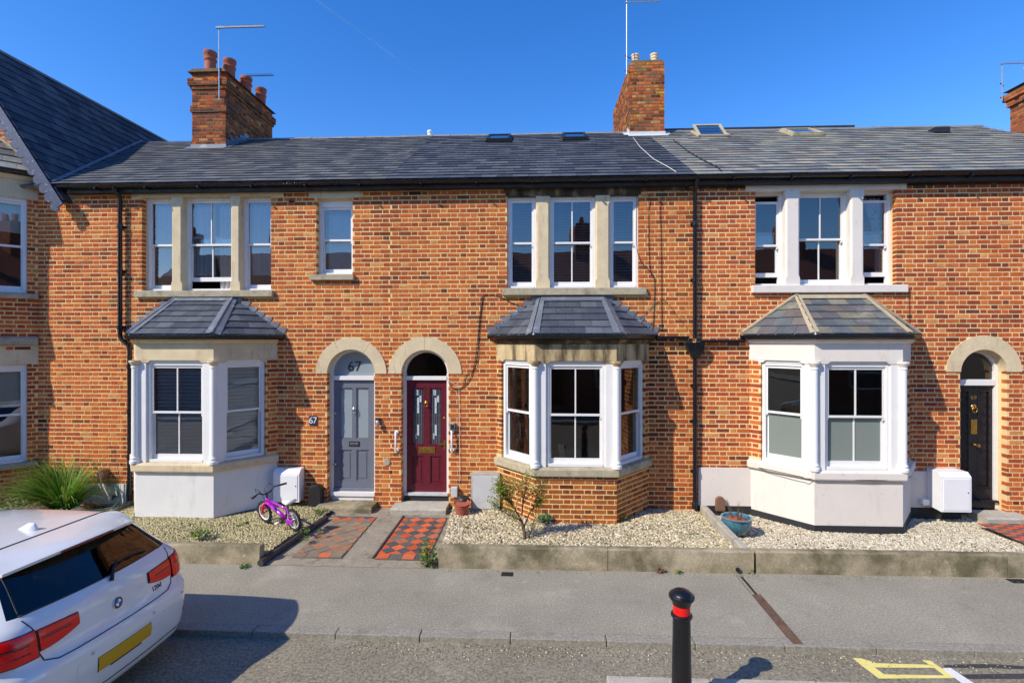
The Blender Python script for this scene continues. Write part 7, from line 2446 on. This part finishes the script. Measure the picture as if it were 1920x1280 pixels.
# ornamental grass clump
g0 = onZ(110, 955, 0.12)
gt = thing('ornamental_grass', 'arching clump of green ornamental grass below the brick wall on the left', 'grass plant', g0)
m = MB()
for i in range(1300):
    a = random.uniform(0, 6.283); r = 0.16 * math.sqrt(random.random())
    col = random.choice([srgb(104, 154, 46), srgb(78, 132, 36), srgb(134, 176, 62), srgb(58, 104, 30), srgb(160, 180, 84)])
    a2 = a if random.random() < 0.45 else math.pi + random.uniform(-1.1, 1.1)
    blade(m, (g0.x + r * math.cos(a), g0.y + 0.1 + r * math.sin(a) * 0.7, 0.1), a2, random.uniform(0.5, 1.15), random.uniform(0.15, 0.95), 0.0075, tuple(v * random.uniform(0.75, 1.2) for v in col), 6, random.uniform(0.6, 1.5))
m.build('blades', M['leaf'], gt, fix=False, smooth=True)
# pale ground cover at the left edge
gc = MB()
for i in range(2600):
    x = random.uniform(-10.2, -7.6); y = random.uniform(7.3, 8.75)
    if random.random() < 0.35 and x > -8.4: continue
    h = random.uniform(0.02, 0.17) * (1.0 if x < -8.5 else 0.5)
    col = random.choice([srgb(150, 168, 110), srgb(120, 146, 80), srgb(176, 186, 146), srgb(206, 204, 186), srgb(98, 128, 62)])
    a = random.uniform(0, 6.28); leafq(gc, (x, y, gz(x, y) + h), (0.045 * math.cos(a), 0.045 * math.sin(a), random.uniform(-0.01, 0.03)), 0.014, Vector((0, 0, 1)), col)
tag(gc.build('ground_cover', M['leaf'], fix=False), 'pale green ground cover plants at the left edge behind the car', 'plants', kind='stuff')
# rock beside the grass
def rock(label, p, r):
    bm = bmesh.new(); bmesh.ops.create_icosphere(bm, subdivisions=3, radius=1)
    for v in bm.verts:
        k = 1 + 0.18 * math.sin(3 * v.co.x + 1.3) * math.cos(4 * v.co.y) + random.uniform(-0.04, 0.04)
        v.co = Vector((v.co.x * r[0] * k, v.co.y * r[1] * k, v.co.z * r[2] * k)) + Vector(p)
    me = bpy.data.meshes.new('rock'); bm.to_mesh(me); bm.free(); me.materials.append(M['concrete'])
    me.polygons.foreach_set('use_smooth', [True] * len(me.polygons))
    o = bpy.data.objects.new('rock', me); C.objects.link(o); tag(o, label, 'rock')
q = onZ(146, 958, 0.12); rock('rough brown stone at the right foot of the grass clump', (q.x, q.y, 0.1), (0.13, 0.1, 0.09))
q = onZ(92, 972, 0.12); rock('long low stone edging in front of the grass clump', (q.x, q.y, 0.1), (0.4, 0.09, 0.09))
# rose shrub
sb = onZ(985, 1006, 0.16)
rs = thing('shrub', 'small leafy shrub with a twisted stem growing in the beige pebbles', 'shrub', sb)
stem = MB(); fol = MB()
def limb(p0, d, L, r, depth, leafy):
    pts = [Vector(p0)]; d = Vector(d).normalized(); n = 5
    for i in range(n):
        d = (d + Vector((random.uniform(-.22, .22), random.uniform(-.22, .22), random.uniform(-.1, .16)))).normalized()
        pts.append(pts[-1] + d * L / n)
    stem.tube(pts, [r * (1 - 0.55 * i / n) for i in range(n + 1)], 6)
    if depth > 0:
        for k in range(random.choice((3, 4))):
            j = random.randint(2, n); dd = (d + Vector((random.uniform(-.9, .9), random.uniform(-.7, .7), random.uniform(-.1, .7)))).normalized()
            limb(pts[j], dd, L * random.uniform(0.5, 0.75), r * 0.5, depth - 1, leafy)
    if depth <= 1:
        for i in range(int(78 * leafy)):
            p = random.choice(pts[1:]) + Vector((random.gauss(0, .045), random.gauss(0, .045), random.gauss(0, .04)))
            a = random.uniform(0, 6.28); col = random.choice([srgb(118, 148, 50), srgb(92, 126, 42), srgb(150, 174, 66), srgb(176, 184, 76), srgb(70, 104, 38), srgb(160, 120, 52)])
            leafq(fol, p, (random.uniform(.022, .04) * math.cos(a), random.uniform(.022, .04) * math.sin(a), random.uniform(-.02, .015)), random.uniform(.008, .013), Vector((random.uniform(-.4, .4), random.uniform(-.4, .4), 1)), tuple(v * random.uniform(.8, 1.15) for v in col))
S = sb + Vector((0, 0, -0.08))
stem.tube([S, S + Vector((-0.01, 0, 0.12)), S + Vector((-0.05, 0, 0.3))], [0.028, 0.024, 0.02], 8)
top_ = S + Vector((-0.05, 0, 0.3))
limb(top_, (-0.35, 0.1, 1), 0.42, 0.017, 2, 1.0)
limb(S + Vector((-0.03, 0, 0.2)), (0.55, 0.05, 0.75), 0.34, 0.013, 2, 0.55)
limb(top_, (-0.75, -0.1, 0.55), 0.34, 0.012, 1, 1.3)
limb(top_ + Vector((0, 0, 0.1)), (0.25, -0.1, 1), 0.42, 0.012, 2, 0.55)
limb(S, (0.3, 0.1, 1), 0.28, 0.014, 1, 0.15)
stem.build('stem', M['bark'], rs, smooth=True); fol.build('foliage', M['leaf'], rs, fix=False)
# weeds
def weed(label, p, r, n, h, cols, group=None, name='weed', L=0.04):
    t = MB()
    for i in range(n):
        a = random.uniform(0, 6.28); rr = r * math.sqrt(random.random()); hh_ = h * random.random() * (1 - 0.5 * rr / r)
        col = tuple(v * random.uniform(.75, 1.2) for v in random.choice(cols)); b = random.uniform(0, 6.28)
        c = Vector((p.x + rr * math.cos(a), p.y + rr * math.sin(a), p.z + hh_))
        leafq(t, c, (L * math.cos(b), L * math.sin(b), random.uniform(-.3, .8) * L), L * 0.28, Vector((random.uniform(-.3, .3), random.uniform(-.3, .3), 1)), col)
        if i % 5 == 0: t.tube([(p.x + rr * 0.3 * math.cos(a), p.y + rr * 0.3 * math.sin(a), p.z - 0.01), c], 0.002, 4, (0.1, 0.16, 0.05))
    tag(t.build(name, M['leaf'], fix=False), label, 'weed', group)
weed('tall leafy weed growing at the street corner of the middle garden wall', onZ(803, 1058, 0.02), 0.12, 240, 0.42, GREENS, L=0.045)
weed('low blue-green plant at the foot of the brick bay', onZ(1020, 976, 0.15), 0.12, 160, 0.12, [srgb(104, 136, 92), srgb(84, 122, 80), srgb(124, 150, 104)], L=0.05)
weed('green weed below the right corner of the brick bay', onZ(1165, 972, 0.13), 0.08, 70, 0.1, GREENS)
weed('small flat green weed in the middle of the sandy gravel', onZ(375, 1002, 0.15), 0.13, 90, 0.05, GREENS, L=0.06)
weed('weedy tuft beside the worn step below the grey door', onZ(600, 960, 0.1), 0.12, 80, 0.1, GREENS)
weed('green tuft among the black edging tiles', onZ(572, 1012, 0.09), 0.06, 40, 0.06, GREENS)
weed('little green weed at the foot of the white garden wall joint', onZ(1405, 1072, 0.0), 0.05, 60, 0.12, GREENS)
weed('brown dead tuft against the middle garden wall', onZ(1238, 1072, 0.0), 0.07, 60, 0.06, [srgb(150, 104, 70), srgb(120, 84, 56)])
weed('small yellowish weed against the middle garden wall', onZ(1272, 1073, 0.0), 0.05, 30, 0.04, GREENS)
weed('weed in front of the mossy concrete wall behind the car', onZ(460, 1064, 0.0), 0.05, 40, 0.05, GREENS)
for i in range(16):
    px_, py_ = random.choice([(random.uniform(270, 520), random.uniform(975, 985)), (random.uniform(1180, 1330), random.uniform(952, 1008)), (random.uniform(840, 930), random.uniform(975, 1010)), (random.uniform(160, 240), random.uniform(955, 975)), (random.uniform(540, 600), random.uniform(990, 1000))])
    q = onZ(px_, py_, 0.13); q.z = gz(q.x, q.y)
    weed('tiny green weed sprouting in the garden gravel', q, random.uniform(.03, .06), 22, 0.05, GREENS, 'tiny weeds in the gravel', L=0.03)

# ------------------------------------------------------------------ bollard
bp = onZ(1278, 1110, 1.0 + ROAD_Z)
BXp, BYp = bp.x, bp.y
bo = thing('bollard', 'black bollard with domed cap and red band on the kerb build-out', 'bollard', (BXp, BYp, 0))
def P(prof, name, mat, n=28):
    m = MB(); m.lathe(prof, (BXp, BYp, 0), n); return m.build(name, M[mat], bo, autosmooth=35)
P([(0.085, -0.02), (0.085, 0.02), (0.08, 0.04), (0.072, 0.5), (0.068, 0.745)], 'post', 'black_gloss')
P([(0.07, 0.742), (0.081, 0.748), (0.085, 0.76), (0.081, 0.772), (0.067, 0.778)], 'collar', 'black_gloss')
P([(0.067, 0.776), (0.066, 0.845)], 'red_band', 'red_band')
P([(0.067, 0.843), (0.072, 0.85), (0.074, 0.868), (0.088, 0.885), (0.099, 0.9), (0.101, 0.915), (0.095, 0.928), (0.086, 0.932), (0.084, 0.936), (0.065, 0.952), (0.035, 0.962), (0.005, 0.965)], 'cap', 'black_gloss')

# ------------------------------------------------------------------ television aerials
def aerial(label, px, py_top, py_bot, Y, boom_px, n_el, el, mat, boom_r=0.012, face=0.0):
    a = onY(px, py_top, Y); b = onY(px, py_bot, Y); e = onY(boom_px, py_top, Y)
    t = thing('tv_aerial', label, 'aerial', b, 'television aerials on the chimneys')
    m = MB(); m.tube([b, a + Vector((0, 0, 0.03))], 0.014, 8); m.build('mast', M['steel'], t)
    bz = a.z - 0.01; L = e.x - a.x
    m = MB(); m.tube([(a.x - 0.06 * (1 if L > 0 else -1), Y - 0.02, bz), (e.x, Y - 0.02 + face, bz)], boom_r, 6); bo_ = m.build('boom', M[mat], t)
    for i in range(n_el):
        f = 0.12 + 0.86 * i / max(1, n_el - 1); x = a.x + L * f; y = Y - 0.02 + face * f
        m = MB(); m.tube([(x, y - el, bz + 0.0), (x, y + el, bz + 0.05)], 0.005, 4); m.build('element', M[mat], bo_)
    for k in (0, 1):
        m = MB(); z = b.z + 0.1 + 0.35 * k; m.tube([(b.x - 0.05, Y, z), (b.x + 0.12, Y + 0.1, z - 0.02)], 0.012, 6); m.build('bracket', M['rust'], t)
aerial('grey aerial with a long boom on the six-pot chimney', 411, 52, 188, 11.66, 497, 14, 0.1, 'steel', 0.028)
aerial('tall mast aerial left of the lichen-covered chimney', 1175, 5, 140, 12.3, 1236, 10, 0.12, 'steel')
aerial('small dark aerial behind the six-pot chimney', 462, 143, 190, 13.4, 512, 9, 0.12, 'cable')
aerial('white mast aerial on the chimney at the right edge', 1879, 120, 190, 13.32, 1925, 6, 0.14, 'steel')

# ------------------------------------------------------------------ cables on the wall
def cable(label, pts, mat, r=0.006, Y=Y0 - 0.012, name='cable'):
    q = [onY(a, b, Y if len(pt) < 3 else pt[2]) for pt in pts for a, b in [pt[:2]]]
    s = []
    for i in range(len(q) - 1):
        for k in range(5):
            f = k / 5; p0 = q[max(i - 1, 0)]; p1 = q[i]; p2 = q[i + 1]; p3 = q[min(i + 2, len(q) - 1)]
            s.append(0.5 * ((2 * p1) + (p2 - p0) * f + (2 * p0 - 5 * p1 + 4 * p2 - p3) * f * f + (-p0 + 3 * p1 - 3 * p2 + p3) * f ** 3))
    s.append(q[-1])
    m = MB(); m.tube(s, r, 5); tag(m.build(name, M[mat], smooth=True), label, 'cable', 'cables fixed to the brick front')
cable('black cable from the bay roof down to the maroon door frame', [(992, 577), (960, 568), (935, 555), (912, 553), (903, 558), (900, 590), (893, 660), (885, 700), (868, 725), (850, 728), (842, 718), (842, 714)], 'cable')
cable('second black cable sagging between bay roof and maroon door', [(905, 555), (899, 610), (896, 660), (893, 684), (884, 696), (873, 704), (866, 726), (846, 733)], 'cable', 0.005)
cable('black cable dropping from the gutter to the right of the middle upper window', [(1195, 332), (1194, 380), (1194, 460), (1202, 490), (1220, 510), (1227, 524), (1227, 560), (1224, 622)], 'cable')
cable('black cable from the eaves to the middle of the right brick pier', [(1214, 362), (1219, 378), (1216, 400), (1218, 500), (1228, 523)], 'cable', 0.005)
cable('long dark cable running down the wall left of the right downpipe', [(1246, 362), (1238, 385), (1239, 430), (1240, 500), (1241, 620)], 'cable', 0.005)
cable('thin dark cable looping from the downpipe across the pier', [(1200, 598), (1228, 570), (1242, 561), (1255, 572), (1280, 605), (1300, 628)], 'cable', 0.004)
cable('thin pale cable running down beside the maroon door', [(843, 714), (858, 726), (861, 740), (862, 860), (862, 905)], 'cable_white', 0.005)
cable('black cable draped along the white sill of the right bay', [(1316, 874), (1330, 893), (1345, 878), (1400, 874), (1440, 880, Y0 - 0.35), (1500, 893, Y0 - 0.75), (1527, 898, Y0 - BAY_P - 0.02), (1690, 899, Y0 - BAY_P - 0.02), (1704, 885, Y0 - 0.3)], 'cable', 0.006)
cable('thin cable on the wall right of the right bay roof', [(1705, 552), (1706, 620)], 'cable', 0.004)
m = MB(); pts = []
for px_, py_ in ((1187, 262), (1200, 280), (1225, 303), (1252, 318), (1268, 328)):
    d = ray(px_, py_); t = (EAVE_Z - SLOPE * EAVE_Y - CAM_H) / (d.z - SLOPE * d.y); pts.append(CAMP + d * t + Vector((0, 0, 0.05)))
m.tube(pts, 0.007, 5); tag(m.build('cable', M['cable_white'], smooth=True), 'pale cable lying down the slates below the lichen-covered chimney', 'cable', 'cables fixed to the brick front')
m = MB(); pts = []
for px_, py_ in ((1262, 266), (1290, 288), (1320, 306), (1345, 318), (1352, 325)):
    d = ray(px_, py_); t = (EAVE_Z - SLOPE * EAVE_Y - CAM_H) / (d.z - SLOPE * d.y); pts.append(CAMP + d * t + Vector((0, 0, 0.05)))
m.tube(pts, 0.009, 5); tag(m.build('cable', M['cable'], smooth=True), 'dark cable lying down the slates of the right-hand roof', 'cable', 'cables fixed to the brick front')

# ------------------------------------------------------------------ houses across the street (seen in the window glass)
def far_house():
    W_ = 5.6; yf = -6.8
    t = thing('opposite_house', 'brick house across the street mirrored in the window glass', 'house', (0, yf, 0), 'houses across the street', local=True)
    m = MB(); wall_cells(m, Matrix.Identity(4), -W_ / 2, W_ / 2, -0.15, 5.3, [(-2.2, -0.8, 0.9, 2.4), (-2.1, -0.9, 3.3, 4.9), (1.0, 1.9, 3.3, 4.9), (1.0, 1.9, 0.1, 2.2)], -0.3, 0.0)
    wl__ = m.build('wall', M['roof_red'], t, fix=False)
    for a, b, c, d in ((-2.2, -0.8, 0.9, 2.4), (-2.1, -0.9, 3.3, 4.9), (1.0, 1.9, 3.3, 4.9)):
        m = MB()
        for q in ((a, a + 0.07, c, d), (b - 0.07, b, c, d), (a, b, c, c + 0.07), (a, b, d - 0.07, d), (a, b, (c + d) / 2 - 0.03, (c + d) / 2 + 0.03)): m.box(q[0], q[1], -0.12, -0.06, q[2], q[3])
        wf = m.build('window', M['white'], t)
        m = MB(); m.box(a, b, -0.11, -0.1, c, d); m.build('pane', M['plastic_black'], wf)
    m = MB(); m.box(1.0, 1.9, -0.15, -0.1, 0.0, 2.2); m.build('door', M['door_black'], t)
    m = MB(); m.add([(-W_ / 2, 0.3, 5.2), (W_ / 2, 0.3, 5.2), (W_ / 2, -3.6, 7.9), (-W_ / 2, -3.6, 7.9), (-W_ / 2, -7.5, 5.2), (W_ / 2, -7.5, 5.2)], [(0, 1, 2, 3), (3, 2, 5, 4), (0, 3, 4), (1, 5, 2)])
    rf = m.build('roof', M['roof_red'], t, fix=False)
    m = MB(); m.box(-W_ / 2 - 0.0, -W_ / 2 + 0.8, -4.4, -2.9, 6.8, 9.3); chh = m.build('chimney', M['roof_red'], t)
    for k in range(3):
        m = MB(); m.lathe([(0.13, 9.3), (0.11, 9.7)], (-W_ / 2 + 0.4, -4.1 + 0.5 * k, 0), 10); m.build('chimney_pot', M['terracotta'], chh)
    return t
fh = far_house()
def copy_tree(o, parent=None):
    c = o.copy(); C.objects.link(c)
    if parent is not None: c.parent = parent
    for ch in list(o.children): copy_tree(ch, c)
    return c
xs_h = [-17.5 + 5.6 * i for i in range(7)]
for i, x in enumerate(xs_h):
    o = fh if i == 0 else copy_tree(fh)
    o.location = (x, -6.8, 0)

# ------------------------------------------------------------------ contrail high in the sky
def trail_mat(name, a):
    m, nt, out = new_mat(name)
    tr = N(nt, 'ShaderNodeBsdfTransparent'); df = N(nt, 'ShaderNodeBsdfDiffuse', Color=(0.9, 0.92, 0.95, 1)); mx = N(nt, 'ShaderNodeMixShader', Fac=a)
    nt.links.new(tr.outputs[0], mx.inputs[1]); nt.links.new(df.outputs[0], mx.inputs[2]); nt.links.new(mx.outputs[0], out.inputs[0])
    return m
def sky_pt(px, py, z=9000.0):
    d = ray(px, py); return CAMP + d * (z / d.z)
m = MB(); m.tube([sky_pt(578, -10), sky_pt(739, 106)], [24, 16], 8); ct_ = m.build('contrail', trail_mat('contrail_vapour', 0.1), smooth=True); ct_['kind'] = 'structure'
m = MB(); m.tube([sky_pt(739, 106), sky_pt(945, 252)], [14, 20], 8); ct_ = m.build('contrail', trail_mat('thin_contrail_vapour', 0.035), smooth=True); ct_['kind'] = 'structure'
